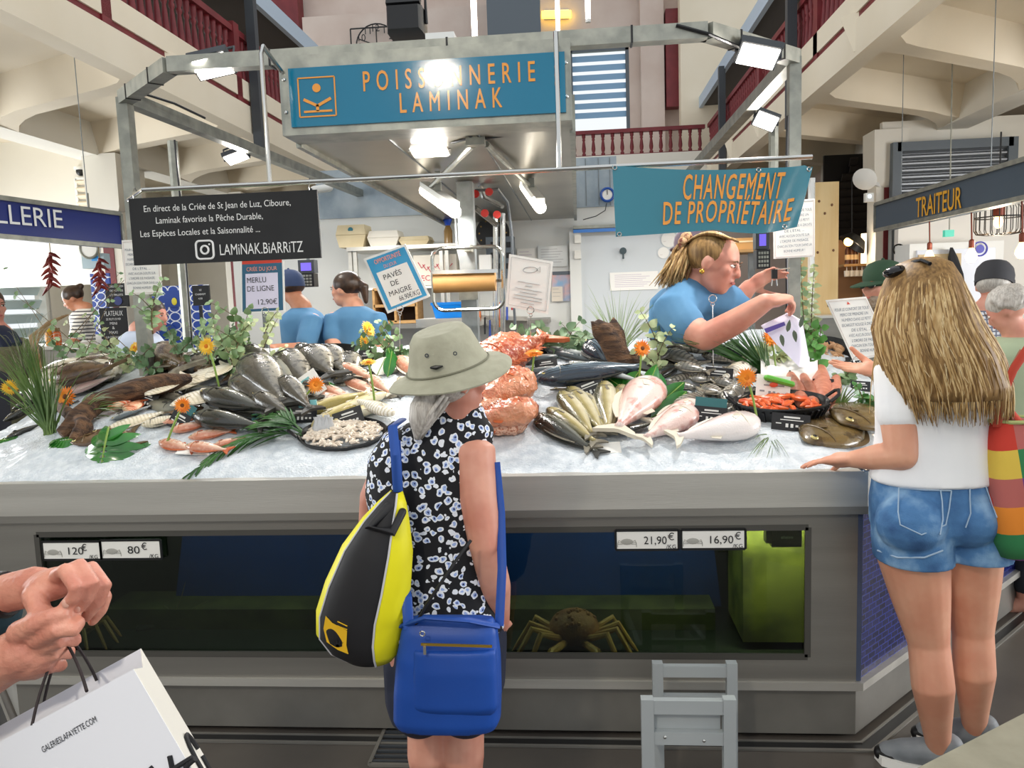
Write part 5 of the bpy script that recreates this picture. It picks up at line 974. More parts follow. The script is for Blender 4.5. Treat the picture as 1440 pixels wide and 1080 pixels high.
# -- red mullets at the front
for k, (hd_, tl, lb_) in enumerate((((266, 622), (330, 612), 'red mullet lying on top near the palm leaf'), ((240, 612), (300, 600), 'red mullet behind the gerbera stem'), ((262, 634), (322, 640), 'pale red mullet lowest on the ice'), ((225, 628), (275, 640), 'red mullet at the front beside the gerbera stem'), ((300, 632), (345, 620), 'red mullet head under the palm leaf'), ((230, 600), (285, 592), 'red mullet tucked below the teal card'))): fish('rouget', lb_, hd_, tl, .32, .22, 'std', FINO, .012*(k % 3), 1 if k % 2 else -1, 'red mullets', name='red_mullet')
# -- ray, big fish and others beside the driftwood
fish('ray', 'brown shiny skate wing lying above the big leaf', (100, 628), (190, 612), .5, .14, 'flat', FIND2, .0, 1, name='skate', cat='fish'); fish('ray', 'second skate wing half under the first', (135, 612), (185, 635), .5, .14, 'flat', FIND2, .0, -1, name='skate')
fish('white', 'white sided fish lying between the skate and the black tag', (150, 612), (235, 585), .3, .16, 'slim', FINP, .0, -1); fish('silver', 'silver striped fish behind the skate under the tags', (155, 596), (215, 575), .26, .16, 'std', FIND, .02, 1)
fish('ray', 'big brown glossy fish behind the driftwood', (82, 550), (165, 532), .5, .3, 'std', FIND2, .05, 1); fish('ray', 'brown fish lying beyond the big glossy one', (110, 530), (170, 520), .4, .26, 'std', FIND2, .06, -1); fish('pinkmonk', 'pale pink belly fish under the big glossy one', (95, 560), (160, 535), .36, .2, 'std', FINP, .03, 1)
for k, (hd_, tl, lb_) in enumerate((((8, 598), (62, 572), 'dark fish at the frame edge under the long grass'), ((10, 622), (62, 600), 'dark fish on the ice at the frame edge'), ((20, 580), (72, 560), 'dark fish behind the long grass'), ((30, 560), (80, 548), 'grey fish at the frame edge behind the yellow gerbera'))): fish('dark' if k < 3 else 'grey', lb_, hd_, tl, .28, .2, 'std', FIND, .0, 1 if k % 2 else -1, 'dark fish by the long grass')
for k, (a_, b_) in enumerate((((150, 580), (172, 560)), ((165, 582), (186, 562)), ((180, 584), (198, 568)))): fish('steak', O[k]+' orange salmon slice from the driftwood by the black tag', a_, b_, .8, .3, 'flat', FINO, .01+.01*k, 1, 'salmon slices', name='salmon_slice', eye=False)
# -- small fish packed between the bigger ones
rf = random.Random(5)
for (xa, xb, ya, yb, kinds, n_, lb_, gp_) in ((60, 330, 520, 596, ('dark', 'white', 'grey', 'ray'), 26, 'small fish packed between the bigger fish around the driftwood log', 'small fish by the driftwood'), (330, 560, 515, 592, ('grey', 'yellow', 'dark', 'rouget'), 24, 'small fish packed in the gaps of the bass heap', 'small fish in the bass heap'), (640, 900, 505, 560, ('silver', 'mullet', 'dark'), 12, 'small fish packed in the gaps around the bonito', 'small fish by the bonito'), (905, 1060, 500, 580, ('bream', 'grey', 'bream'), 18, 'small fish packed in the gaps of the bream heap', 'small fish in the bream heap')):
    for k in range(n_):
        px, py = rf.uniform(xa, xb), rf.uniform(ya, yb); an = rf.uniform(-.9, .9)+(pi if rf.random() < .5 else 0); ln = rf.uniform(20, 32); kd = rf.choice(kinds)
        fish(kd, lb_, (px+cos(an)*ln, py+sin(an)*ln*.55), (px-cos(an)*ln, py-sin(an)*ln*.55), rf.uniform(.26, .4), .2, 'std' if kd != 'silver' else 'slim', FIND if kd in ('dark', 'grey') else FIN, .0, rf.choice((1, -1)), gp_)
# white rectangles of paper on the ice
def paper(label, px, py, w_, h_, ang=0., tilt=.0, lift=.02, m=PAPER, cat='paper', name='paper_card', print_=None):
    c = D(px, py, lift); n = (snorm(c)+V((0, -tilt, 0))).normalized(); x = (rotz(ang) @ X); x = (x-n*x.dot(n)).normalized(); y = n.cross(x)
    k = c.y/1100; R = basis(x, y, n); t = thing(name, label, cat, c)
    MB().box(c, (w_*k, h_*k, .003), R).build('sheet', m, t)
    if print_: MB().box(c+n*.002+y*(h_*k*.12), (w_*k*.8, h_*k*.5, .001), R).build('printed_band', print_, t)
    return t
TEALP = mat('teal_print', '7fc0c4', .6); TEALD = mat('dark_teal_print', '2e6a6e', .5)
paper('white price paper lying on the ice below the mullet tails', 848, 630, 50, 26, .05, .1); paper('white card with teal print lying on the scorpionfish', 722, 552, 50, 40, -.25, .2, .06, PAPER, print_=TEALP)
paper('blank white slip on the ice below the red mullets', 275, 632, 52, 26, -.1, 0.1)
# ---------------------------------------------------------------- tags
TAGB = mat('black_price_tag', '15161a', .45); TAGW = mat('tag_print', 'e4e4e0', .6)
def tag_card(label, px, py, w_, h_, roll=0., lift=.03, yaw=0., m=TAGB, ink=TAGW, teal=None, name='price_tag'):
    "small upright card whose centre shows at the pixel"
    g = D(px, py+h_/2+4, 0); c = P(px, py, g.y); k = g.y/1100; t = thing(name, label, 'price tag', g)
    R = Matrix.Rotation(yaw, 3, 'Z') @ Matrix.Rotation(-.25, 3, 'X') @ Matrix.Rotation(roll, 3, 'Y')
    x, y, n = R @ X, R @ Z, R @ (-Y_)
    Bm = basis(x, n, y)
    MB().box(c, (w_*k, .003, h_*k), Bm).build('card', m, t)
    mb = MB()
    for r in range(2): mb.box(c+n*.003+y*(h_*k*(.28-.16*r))+x*(w_*k*.02), (w_*k*(.42 if r == 0 else .6), .001, h_*k*(.1 if r == 0 else .05)), Bm)
    for i in range(4): mb.box(c+n*.003-y*(h_*k*.2)+x*(w_*k*(-.1+.13*i)), (w_*k*.07, .001, h_*k*(.22 if i < 2 else .12)), Bm)
    mb.box(c+n*.003-y*(h_*k*.1)-x*(w_*k*.32), (w_*k*.14, .001, h_*k*.06), Bm)
    mb.build('print', ink, t)
    if teal: MB().box(c+y*(h_*k*.72)-n*.004, (w_*k*.95, .002, h_*k*.62), Bm).build('origin_card', teal, t)
    MB().tube([c-y*(h_*k*.45)-n*.004, V((c.x, g.y, surf(c.x, g.y)-.01))], .0022, 5).build('pin', WIRE, t); return t
for px, py, w_, h_, rl, tl_, lb_ in ((205, 562, 36, 24, .35, None, 'black price tag tilted by the salmon slices'), (252, 592, 30, 28, .5, TEALD, 'black price tag with teal card beside the orange gerbera'), (370, 592, 34, 12, -.1, TEALD, 'teal card standing low among the dark bass'), (424, 584, 46, 22, 0, TEALP, 'black price tag under the tilted white card'), (490, 588, 44, 26, -.3, None, 'black price tag standing in the shrimp bowl'), (768, 514, 32, 17, -.12, None, 'black price tag above the silver fish'), (828, 547, 46, 24, -.35, None, 'black price tag lying over the bonito'), (1011, 529, 38, 24, .12, None, 'black price tag before the mottled grey bream'), (999, 584, 46, 24, .12, TEALD, 'black price tag with teal card by the monkfish tails'), (1112, 594, 52, 24, .12, None, 'black price tag leaning on the front of the basket'), (1158, 545, 28, 24, .05, None, 'black price tag in front of the pink shellfish'), (1210, 543, 26, 14, .1, None, 'black price tag under the pointing hand'), (515, 503, 22, 22, 0, None, 'black price tag behind the yellow gerberas'), (1205, 508, 30, 12, .0, None, 'black price tag below the paper notice')): tag_card(lb_, px, py, w_, h_, rl, m=TAGB if 'teal card standing' not in lb_ else TEALD, teal=tl_)
t = tag_card('white price card with prawn picture and green clip in the basket', 1087, 547, 46, 38, .12, m=PAPER, ink=GREYI); q = t.location; c = P(1095, 535, q.y-.01); MB().limb([c-X*.045+Z*.012, c+X*.05-Z*.016], [.012, .012], 8).build('green_clip', mat('green_clip', '5aa83a', .4), t); MB().ell(P(1088, 541, q.y-.012), (.016, .004, .01)).build('prawn_picture', mat('prawn_red', 'd0502e', .5), t)
tag_card('white and blue origin card tilted behind the orange gerbera', 432, 545, 46, 38, -.6, m=PAPER, ink=TEALP)
# ---------------------------------------------------------------- bowls, baskets, trays
def dish(name, label, c, rx, ry, h, m, rimw=.012, inset_=.8, n=36, handles=0, tiltn=None, cat='bowl', slots=False):
    t = thing(name, label, cat, c); nn = tiltn or Z; x, y, d = frame_from(nn, Y_); 
    def rg(f, z): return [c+x*(cos(2*pi*k/n)*rx*f)+y*(sin(2*pi*k/n)*ry*f)+d*z for k in range(n)]
    MB().loft([rg(inset_, 0), rg(1, h), rg(1.03, h), rg(1.03, h-.01), rg(inset_+.02, -.006)][::-1] if 0 else [rg(inset_*.9, .004), rg(inset_*.98, .012), rg(.97, h), rg(1.0, h+.004), rg(1.03, h), rg(inset_, 0), rg(inset_*.9, 0)]).build('shell', m, t)
    for s in range(handles):
        sx = 1 if s == 0 else -1; q = c+x*(sx*rx*1.0)+d*h; MB().tube([q+y*.03, q+x*(sx*.03)+y*.025+d*.025, q+x*(sx*.035)+d*.035, q+x*(sx*.03)-y*.025+d*.025, q-y*.03], .007, 6).build('handle', m, t)
    if slots:
        for k in range(n): a = 2*pi*k/n; o_ = x*cos(a)*rx+y*sin(a)*ry; MB().bar(c+o_*(inset_+.03)+d*.008, c+o_*1.02+d*(h-.012), .012, .004, up=o_.normalized()).build('slat', m, t)
    return t, x, y, d
BASK = mat('black_basket', '121214', .35, bump=.2, bscale=40)
c = D(478, 628, .0)+Y_*.06; SHR = mat('pale_shrimp', 'd8c8b4', .3, col2='e8dccc', scale=40); nb_ = (Z+V((0, -.35, 0))).normalized()
t, x, y, d = dish('shrimp_bowl', 'round black bowl heaped with pale shrimps beside the shoulder strap', c, .17, .12, .05, BASK, handles=2, tiltn=nb_)
for k in range(220):
    a = random.random()*6.28; r = sqrt(random.random())*.94; q = c+x*(cos(a)*.155*r)+y*(sin(a)*.105*r)+d*(.043+.03*(1-r)+random.random()*.008); an = random.random()*6.28; u = x*cos(an)+y*sin(an); v_ = d.cross(u)
    o = MB().limb([q-u*.014, q+v_*.005, q+u*.014], [.004, .007, .006], 6).build('shrimp', SHR); tag(o, 'pale shrimp heaped in the round black bowl', 'shrimp', 'shrimps in the black bowl')
pg = thing('plastic_bag', 'clear crumpled plastic bag in the shrimp bowl', 'bag', P(455, 600, c.y)); mb = MB()
for k in range(5): q = P(446+k*5, 612-3*(k % 2), c.y-.02); mb.loft([[q+V((cos(i*1.05)*w2, sin(i*1.05)*w2*.6, z)) for i in range(6)] for w2, z in ((.012, 0), (.018, .03), (.008, .055), (.012, .07))])
mb.build('film', mat('clear_film', 'c4c6c8', .08, spec=.8), pg)
cb_ = D(1106, 598, .0)+Y_*.1; BO = mat('langoustine_shell', 'e06a2c', .35, col2='c84c20', scale=30)
t, x, y, d = dish('shellfish_basket', 'oval black slatted basket of orange prawns by the corner', cb_, .175, .12, .085, BASK, handles=2, tiltn=(Z+V((0, -.2, 0))).normalized(), cat='basket', slots=True)
for k in range(46):
    a = random.random()*6.28; r = sqrt(random.random())*.86; q = cb_+x*(cos(a)*.16*r)+y*(sin(a)*.105*r)+d*(.07+.025*(1-r)); an = random.random()*6.28; u = x*cos(an)+y*sin(an); v_ = d.cross(u)
    o = MB().limb([q-u*.03+v_*.008, q-u*.01, q+u*.014, q+u*.03+v_*.01], [.005, .009, .01, .005], 7).build('prawn', BO); tag(o, 'orange prawn heaped in the oval black basket', 'prawn', 'prawns in the black basket')
PK = mat('pink_shellfish', 'b86a52', .4, col2='cc8468', scale=30, bump=.3)
for k, (px0, py0, px1, py1, r) in enumerate(((1112, 528, 1128, 565, .03), (1130, 530, 1144, 568, .03), (1154, 520, 1156, 562, .042), (1176, 532, 1170, 562, .03))):
    a, b = D(px0, py0, .05), D(px1, py1, .05); t = thing('crab_claw', O[k]+' of the big pink crab claws counted from the green clip', 'crab claw', b, 'pink crab claws'); MB().limb([a, a.lerp(b, .5), b], [r*.6, r, r*.9], 12).build('claw', PK, t); MB().limb([a, a+(a-b).normalized()*.03+Z*.01], [r*.4, .004], 8).build('tip', FIND, t)
ct_ = D(1168, 505, .0)+Y_*.08; SHE = mat('whelk_shell', 'a8764c', .5, col2='c8a078', scale=25, bump=.4)
t, x, y, d = dish('shellfish_tray', 'black tray of brown whelks under the paper notice', ct_, .14, .13, .05, BASK, tiltn=(Z+V((0, -.5, 0))).normalized(), cat='tray')
for k in range(22):
    a = random.random()*6.28; r = sqrt(random.random())*.82; q = ct_+x*(cos(a)*.12*r)+y*(sin(a)*.11*r)+d*(.03+.015*(1-r)); an = random.random()*6.28; u = x*cos(an)+y*sin(an)+d*.4
    o = MB().limb([q-u*.012, q+u*.004, q+u*.022], [.013, .012, .003], 8).build('whelk', SHE); tag(o, 'brown whelk heaped in the black tray under the notice', 'whelk', 'whelks in the black tray')
for px, py, rx, ry, lb_, pm in ((300, 533, .15, .12, 'black tray holding the white soles', None), (128, 522, .13, .08, 'black tray under the brown fish by the driftwood', None), (985, 505, .2, .07, 'wide black tray behind the grey breams', None), (800, 500, .16, .05, 'black trough planted with grey leaves behind the silver fish', None), (465, 500, .14, .05, 'black tray behind the grey bass', None)):
    c = D(px, py, .005); dish('display_tray', lb_, c, rx, ry, .035, BASK, tiltn=(Z+V((0, -.5, 0))).normalized(), cat='tray')
fl_ = thing('fish_fillets', 'red tuna fillet beside the man in the blue cap', 'fillet', D(378, 508, .02)); q = D(385, 512, .04); MB().limb([q-X*.07, q, q+X*.08], [.022, .03, .02], 12).build('fillet', mat('tuna_red', 'c8485a', .3, col2='d87080', scale=10), fl_)
# oysters behind the grass
OY = mat('oyster_shell', 'a49c8c', .6, col2='d8d4c8', scale=18, bump=.6)
for k, (px, py) in enumerate(((1035, 505), (1048, 498), (1060, 508), (1040, 520), (1072, 515), (1056, 522))):
    q = D(px, py, .02); t = MB().ell(q, (.032, .026, .013), Matrix.Rotation(k, 3, 'Z') @ Matrix.Rotation(.4, 3, 'X')).build('oyster', OY); tag(t, 'rough grey oyster in the group behind the basket and grass', 'oyster', 'oysters behind the basket')
rw = thing('wrapping_paper', 'crumpled white wrapping paper sheet behind the basket', 'paper', D(1085, 530)); 
def wr(u, v): q = D(1070+u*75, 545-v*40, .03+.05*v); return q + V((0, .05*sin(u*5), .03*noise.noise(V((u*4, v*4, 2)))))
MB().grid(wr, 16, 10).build('sheet', PAPER, rw, solid=.002)
# ================================================================ greenery
EUC = mat('eucalyptus_leaf', '6f8f5a', .5, col2='9db58a', scale=12); EUCL = mat('pale_eucalyptus_leaf', 'aab987', .5, col2='c4cc9c', scale=12); EUCD = mat('dusty_green_leaf', '4f7049', .5, col2='6f8a62', scale=12)
PALM = mat('palm_green', '2c5226', .35, col2='47753a', scale=10); GRASS = mat('long_grass', '47652f', .4, col2='77904c', scale=8); GRASSL = mat('pale_grass', '8aa06c', .5, col2='a8b88c', scale=8)
DEEP = mat('glossy_green', '1f5a1e', .18, col2='2f7a2a', scale=8, coat=.4); STEM = mat('green_stem', '7c9a3e', .5); TWIG = mat('brown_twig', '6a5a3c', .7)
DRIFT = mat('driftwood_bark', '33221a', .75, col2='75553a', scale=16, bump=1., bscale=60, stretch=(.5, 3, 3), detail=7); DRIFTL = mat('pale_driftwood', '8a6f4e', .8, col2='a0845e', scale=6, bump=.5)
def leaf(mb, base, d, n, L, W, seg=5, fold=.25, tip=1.0, curl=0.):
    "blade from base along d with face normal n"
    d = V(d).normalized(); n = V(n); s = d.cross(n)
    if s.length < 1e-4: s = X.copy()
    s.normalize(); n = s.cross(d); L_ = []; M_ = []; R_ = []
    for i in range(seg+1):
        f = i/seg; w_ = W*.5*(sin(pi*min(1, f**.75*1.0))**.8 if tip else 1-f); c = base + d*(L*f) - n*(curl*L*f*f); M_.append(c); L_.append(c+s*w_+n*(fold*w_)); R_.append(c-s*w_+n*(fold*w_))
    vs = L_+M_+R_; k = seg+1; fs = []
    for i in range(seg): fs += [(i, i+1, k+i+1, k+i), (k+i, k+i+1, 2*k+i+1, 2*k+i)]
    return mb.add(vs, fs)
def bez(a, b, c, n): return [a*(1-t)**2+b*(2*t*(1-t))+c*t*t for t in [i/n for i in range(n+1)]]
def eucalyptus(label, base, tip, Y0=None, Y1=None, n=9, size=.05, m=EUC, mid=None, name='eucalyptus_sprig', sub=3, droop=0.):
    a = D(*base) if Y0 is None else P(*base, Y0); b = P(*tip, Y1 or a.y+.02); c = P(*mid, (a.y+b.y)/2) if mid else (a+b)/2+Z*.02+X*random.uniform(-.03, .03)
    t = thing(name, label, 'eucalyptus', a); mb = MB(); st = MB()
    def branch(pts, n, size, r0):
        N = len(pts)-1; st.tube(pts, [r0*(1-.65*i/N) for i in range(N+1)], 6)
        for i in range(n):
            f = .12+.86*i/max(1, n-1); j = min(N-1, int(f*N)); q = pts[j].lerp(pts[j+1], f*N-j); d0 = (pts[j+1]-pts[j]).normalized(); an = i*1.35+random.uniform(-.5, .5); x, y, _ = frame_from(d0); sd = x*cos(an)+y*sin(an); s = size*(1.05-.5*f)*random.uniform(.75, 1.15)
            for sg in (-1, 1):
                wv_ = V((random.uniform(-.5, .5), random.uniform(-.6, .3), random.uniform(-.4, .4))); leaf(mb, q, sd*sg+d0*random.uniform(.1, .7)+wv_*.4, (V((0, -.8, .5))+wv_*1.3).normalized(), s, s*random.uniform(.7, .95), 5, .15, curl=random.uniform(0, .5)+droop)
    main = bez(a, c, b, 12); branch(main, n, size, .004); L = (b-a).length
    for k in range(sub):
        f = .3+.5*k/max(1, sub-1) if sub > 1 else .5; q = main[int(f*12)]; e = q+V((random.choice((-1, 1))*random.uniform(.25, .5)*L*.8, random.uniform(-.2, .1)*L, random.uniform(.15, .5)*L)); branch(bez(q, q.lerp(e, .5)+Z*.02, e, 6), max(3, n//2), size*.85, .0025)
    st.build('stem', TWIG, t, sharp=180); mb.build('leaves', m, t, sharp=180); return t
def palm(label, base, tip, mid, Y1=None, n=16, L=.12, m=PALM, lift=.03, name='palm_leaf', droop=.2, flatb=True):
    a = D(*base, lift); b = D(*tip, lift*.6) if Y1 is None else P(*tip, Y1); c = D(*mid, lift*2.5) if Y1 is None else P(*mid, (a.y+Y1)/2)
    pts = bez(a, c, b, 14); t = thing(name, label, 'palm leaf', a); MB().tube(pts, [.005-.004*i/14 for i in range(15)], 6).build('stalk', m, t); mb = MB()
    for i in range(n):
        f = .12+.86*i/(n-1); j = min(13, int(f*14)); q = pts[j].lerp(pts[j+1], f*14-j); d0 = (pts[j+1]-pts[j]).normalized(); sd = d0.cross(snorm(q)).normalized()
        for sg in (-1, 1): leaf(mb, q, d0*1.0+sd*(sg*(.55-.3*f))+Z*random.uniform(-.15, .12), Z+V((0, -.5, 0)), L*(1-.45*f)*random.uniform(.85, 1.15), .011, 4, .3, curl=droop)
    mb.build('leaflets', m, t, sharp=180); return t
def tuft(label, base, tips, Y1, n=40, m=GRASS, w_=.007, name='grass_tuft', spread=18, rise=.6):
    a = D(*base); t = thing(name, label, 'grass', a); mb = MB()
    for i in range(n):
        tx, ty = random.choice(tips); e = P(tx+random.gauss(0, spread), ty+random.gauss(0, spread*.8), Y1+random.uniform(-.08, .12)); s0 = a+V((random.gauss(0, .01), random.gauss(0, .01), 0)); c = s0.lerp(e, .5)+Z*(rise*(e-s0).length*.3)+V((0, 0, 0)); pts = bez(s0, c, e, 8)
        vs = []; fs = []
        for k, p in enumerate(pts):
            d0 = (pts[min(k+1, 8)]-pts[max(k-1, 0)]).normalized(); sd = d0.cross(V((.2, -1, .2))).normalized()*(w_*.5*(1-(k/8)**2*.95)); vs += [p-sd, p+sd]
            if k: fs.append((2*k-2, 2*k-1, 2*k+1, 2*k))
        mb.add(vs, fs)
    mb.build('blades', m, t, sharp=180); return t
GERO = mat('orange_petal', 'ec7a14', .5, col2='f49a24', scale=20); GERY = mat('yellow_petal', 'f0b61c', .5, col2='f7cc3a', scale=20); GERC = mat('dark_flower_eye', '6a3a14', .8); GERC2 = mat('gold_flower_eye', 'd87a14', .8)
def gerbera(label, head, base, m=GERO, r_px=17, face=(0, -1, .1), cen=GERC2, hl=0.):
    a = D(*base); h = P(*head, a.y+hl); R_ = r_px*h.y/1100; t = thing('gerbera', label, 'flower', a); n = V(face).normalized(); x, y, n = frame_from(n, Z if abs(n.z) < .9 else Y_)
    MB().tube(bez(a, a.lerp(h, .6)+V((.006, 0, .03))-n*.0, h-n*.006, 10), .0045, 6).build('stem', STEM, t)
    mb = MB()
    for layer, (k, rr, up_) in enumerate(((22, 1., .12), (18, .8, .3), (14, .55, .5))):
        for i in range(k): an = 2*pi*(i+.5*layer)/k+random.uniform(-.06, .06); d0 = x*cos(an)+y*sin(an); leaf(mb, h+d0*R_*.1+n*.002*layer, d0+n*(up_+random.uniform(-.05, .05)), n, R_*rr*random.uniform(.9, 1.05), R_*.24, 4, .1, curl=.1)
    mb.build('petals', m, t, sharp=180); MB().ell(h+n*.004, (R_*.28, R_*.28, R_*.16), basis(x, y, n), 12, 8).build('flower_eye', cen, t); mb = MB()
    for i in range(10): an = 2*pi*i/10; d0 = x*cos(an)+y*sin(an); leaf(mb, h-n*.007, d0*.7+n*.25, -n, R_*.36, R_*.2, 3, .1)
    mb.build('sepals', STEM, t); return t
# -- gerberas
gerbera('yellow gerbera at the frame edge among the long grass', (14, 545), (40, 575), GERY, 12, (.5, -.6, 0)); gerbera('orange gerbera with dark eye in front of the driftwood', (93, 558), (80, 600), GERO, 16, (-.1, -1, .25), GERC)
gerbera('orange gerbera beside the black tag above the red mullets', (257, 570), (230, 636), GERO, 12, (.15, -1, .1), GERC); gerbera('yellow gerbera low among the greenery by the grey post', (190, 489), (215, 525), GERY, 11, (-.3, -.8, .5)); gerbera('yellow gerbera on a tall bent stem above the white soles', (291, 487), (312, 562), GERY, 13, (-.1, -1, .15))
gerbera('orange gerbera leaning over the tilted white card', (444, 541), (408, 592), GERO, 12, (.3, -1, .1)); gerbera('yellow gerbera turned to the side beside the woman with the ponytail', (518, 463), (504, 502), GERY, 13, (.7, -.3, .3)); gerbera('lower yellow gerbera below the one turned to the side', (512, 481), (508, 506), GERY, 11, (.8, -.3, .1)); gerbera('flat topped orange gerbera standing near the shrimp bowl', (518, 510), (529, 588), GERY, 12, (.05, -.25, 1))
gerbera('flat topped orange gerbera above the scorpionfish heap', (751, 497), (744, 560), GERO, 13, (.05, -.3, 1)); gerbera('little orange gerbera just behind the hat brim', (712, 497), (716, 520), GERO, 8, (.1, -.5, .7)); gerbera('orange gerbera standing between driftwood root and broad leaves', (903, 490), (895, 562), GERO, 12, (.3, -1, .2), GERC); gerbera('orange gerbera standing in front of the prawn basket', (1050, 531), (1068, 612), GERO, 14, (-.1, -1, .1)); gerbera('orange gerbera in front of the paper carrier bag', (1084, 476), (1092, 532), GERO, 12, (.1, -.9, .4))
# -- driftwood
def wood(name, label, pts, rs, m=DRIFT, extra=(), vox=.007):
    mb = MB().tube(pts, rs, 12)
    for e, r2 in extra: mb.tube(e, r2, 10)
    for i, p in enumerate(mb.v): k = noise.noise(p*14)*.02+noise.noise(V((p.x*30, p.y*60, p.z*60)))*.018; mb.v[i] = p+V((k, k*.6, -k))*.9
    o = mb.build(name, m, None, remesh=vox, smooth=2); return tag(o, label, 'driftwood')
def dp(px, py, h): return D(px, py, h)
a = [D(85, 612, .03), D(110, 590, .06), D(140, 566, .08), D(190, 548, .095), D(235, 538, .095), D(272, 532, .09)]
wood('driftwood', 'long dark driftwood log lying across the fish with a pointed tip', a, [.032, .046, .046, .042, .036, .014], extra=(([D(70, 560, .05), D(95, 580, .07), D(120, 598, .05), D(105, 620, .02)], [.012, .026, .03, .016]),))
b = D(58, 560, .02); wood('driftwood_branch', 'pale forked driftwood branch rising from the long grass', [b, P(52, 500, b.y), P(48, 476, b.y+.02), P(70, 455, b.y+.03), P(95, 441, b.y+.04)], [.022, .019, .017, .013, .004], DRIFTL, vox=.006)
b = D(880, 535, .0); wood('driftwood_root', 'dark gnarled driftwood root standing beside the gerbera', [b, P(872, 505, b.y), P(858, 480, b.y), P(848, 462, b.y), P(838, 452, b.y)], [.045, .05, .05, .042, .016], extra=(([P(868, 500, b.y), P(866, 465, b.y+.02), P(862, 447, b.y+.02)], [.04, .032, .01]), ([P(880, 515, b.y), P(893, 500, b.y-.02), P(900, 520, b.y-.05)], [.035, .025, .01]), ([P(850, 478, b.y), P(840, 470, b.y-.02), P(834, 452, b.y-.02)], [.03, .02, .007])))
# -- long grass
tuft('dark green long grass tuft rising from the ice by the driftwood', (72, 612), [(10, 500), (35, 470), (2, 530), (60, 500), (85, 520)], 2.95, 90, GRASS, .006, spread=16); tuft('dry brownish grass behind the long green tuft', (40, 560), [(5, 480), (40, 455), (20, 500), (60, 470)], 3.3, 60, mat('dry_grass', '7a7a4c', .6, col2='5c6638', scale=8), .006, spread=18)
tuft('fine pale grass fountain behind the driftwood root', (868, 500), [(838, 425), (862, 410), (905, 425), (930, 445), (812, 470), (885, 430), (800, 460)], 3.6, 60, GRASSL, .004, spread=16); tuft('grass spray hanging below the basket onto the ice', (1085, 612), [(1058, 645), (1075, 652), (1100, 640), (1068, 630)], 2.72, 30, GRASS, .004, spread=8, rise=.3)
tuft('dark spiky grass fan between the leaning woman and the bag', (1078, 528), [(1000, 462), (1020, 470), (1045, 480), (960, 478), (1040, 462), (1062, 472)], 3.3, 70, PALM, .008, spread=10, rise=.35); tuft('yellow green grass bunch in front of the pointing hand', (1175, 590), [(1195, 545), (1185, 560), (1210, 570), (1200, 548)], 3.1, 36, GRASS, .007, spread=8)
tuft('short grass blades across the driftwood and salmon', (105, 598), [(170, 585), (150, 560), (180, 575)], 2.95, 22, GRASS, .006, spread=8)
# -- palm leaves
palm('dark palm leaf fanning onto the ice before the shrimp bowl', (424, 612), (272, 664), (350, 596), n=18, L=.15); palm('second palm leaf pointing over the dark bass', (424, 608), (330, 600), (380, 585), n=14, L=.13, lift=.05); palm('small palm leaf pointing towards the card', (424, 606), (352, 585), (395, 572), n=12, L=.12, lift=.06)
palm('palm leaf tucked beneath the turbots near the hand', (1235, 590), (1180, 590), (1205, 570), n=10, L=.1)
# -- monstera leaf
def monstera(label, c, n, u, size, m=DEEP):
    t = thing('monstera_leaf', label, 'leaf', c); n = n.normalized(); u = (u-n*u.dot(n)).normalized(); s = n.cross(u); mb = MB(); K = 9
    for sg in (-1, 1):
        for k in range(K):
            f = k/(K-1); b = c+u*(size*(-.25+.75*f)); an = radians(150-140*f**.8) if k < K-1 else .12; d0 = s*(sg*sin(an))+u*cos(an); L = size*(.62+.28*sin(f*pi))*(1-.25*f); leaf(mb, b, d0-n*.22, n, L, size*.26, 6, .12, curl=.28)
    mb.build('blade', m, t, sharp=180); MB().tube([c-u*(size*.55), c-u*(size*.25), c+u*(size*.5)-n*.01], .004, 6).build('midrib', STEM, t); return t
q = D(145, 636, .045); monstera('large glossy split leaf hanging over the front edge of the ice', q, V((0, -.85, .55)), V((.05, -.5, -.85)), .185); q = D(95, 618, .03); monstera('smaller glossy leaf folded behind the large split leaf', q, V((.1, -.5, .9)), V((-.8, -.2, -.1)), .085); q = D(190, 626, .02); monstera('narrow glossy leaf end pointing along the ice beside the skate', q, V((0, -.5, .9)), V((1, .1, .0)), .075); q = D(6, 618, .02); monstera('glossy leaf at the frame edge on the ice', q, V((0, -.5, .9)), V((.9, .1, .1)), .09)
def broad(label, pts, m=DEEP, name='broad_leaf', wpx=26):
    a, b = D(*pts[0], .02), P(*pts[1], D(*pts[0]).y+.03*(pts[0][1]-pts[1][1])/40); t = thing(name, label, 'leaf', a); mb = MB(); leaf(mb, a, b-a, V((.2, -1, .45)), (b-a).length, wpx*a.y/1100, 8, .2, curl=.1); mb.build('blade', m, t, sharp=180); MB().tube([a, a.lerp(b, .9)], .002, 5).build('midrib', STEM, t); return t
for lb_, p in (('broad leaf pointing up between gerbera and breams', ((905, 560), (925, 510))), ('broad dark leaf leaning over the bream heads', ((925, 570), (965, 535))), ('broad leaf lying low beside the monkfish', ((915, 588), (960, 560))), ('pale green leaf end over the monkfish', ((925, 585), (932, 560))), ('broad leaf behind the gerbera at the root', ((880, 550), (900, 520))), ('broad leaf crossing the bonito tail', ((880, 548), (845, 525))), ('broad leaf end on the mullets', ((895, 555), (868, 545))), ('dark broad leaf between root and pale eucalyptus', ((930, 555), (915, 515))), ('broad leaf near the striped bream', ((935, 580), (968, 548)))): broad(lb_, p)
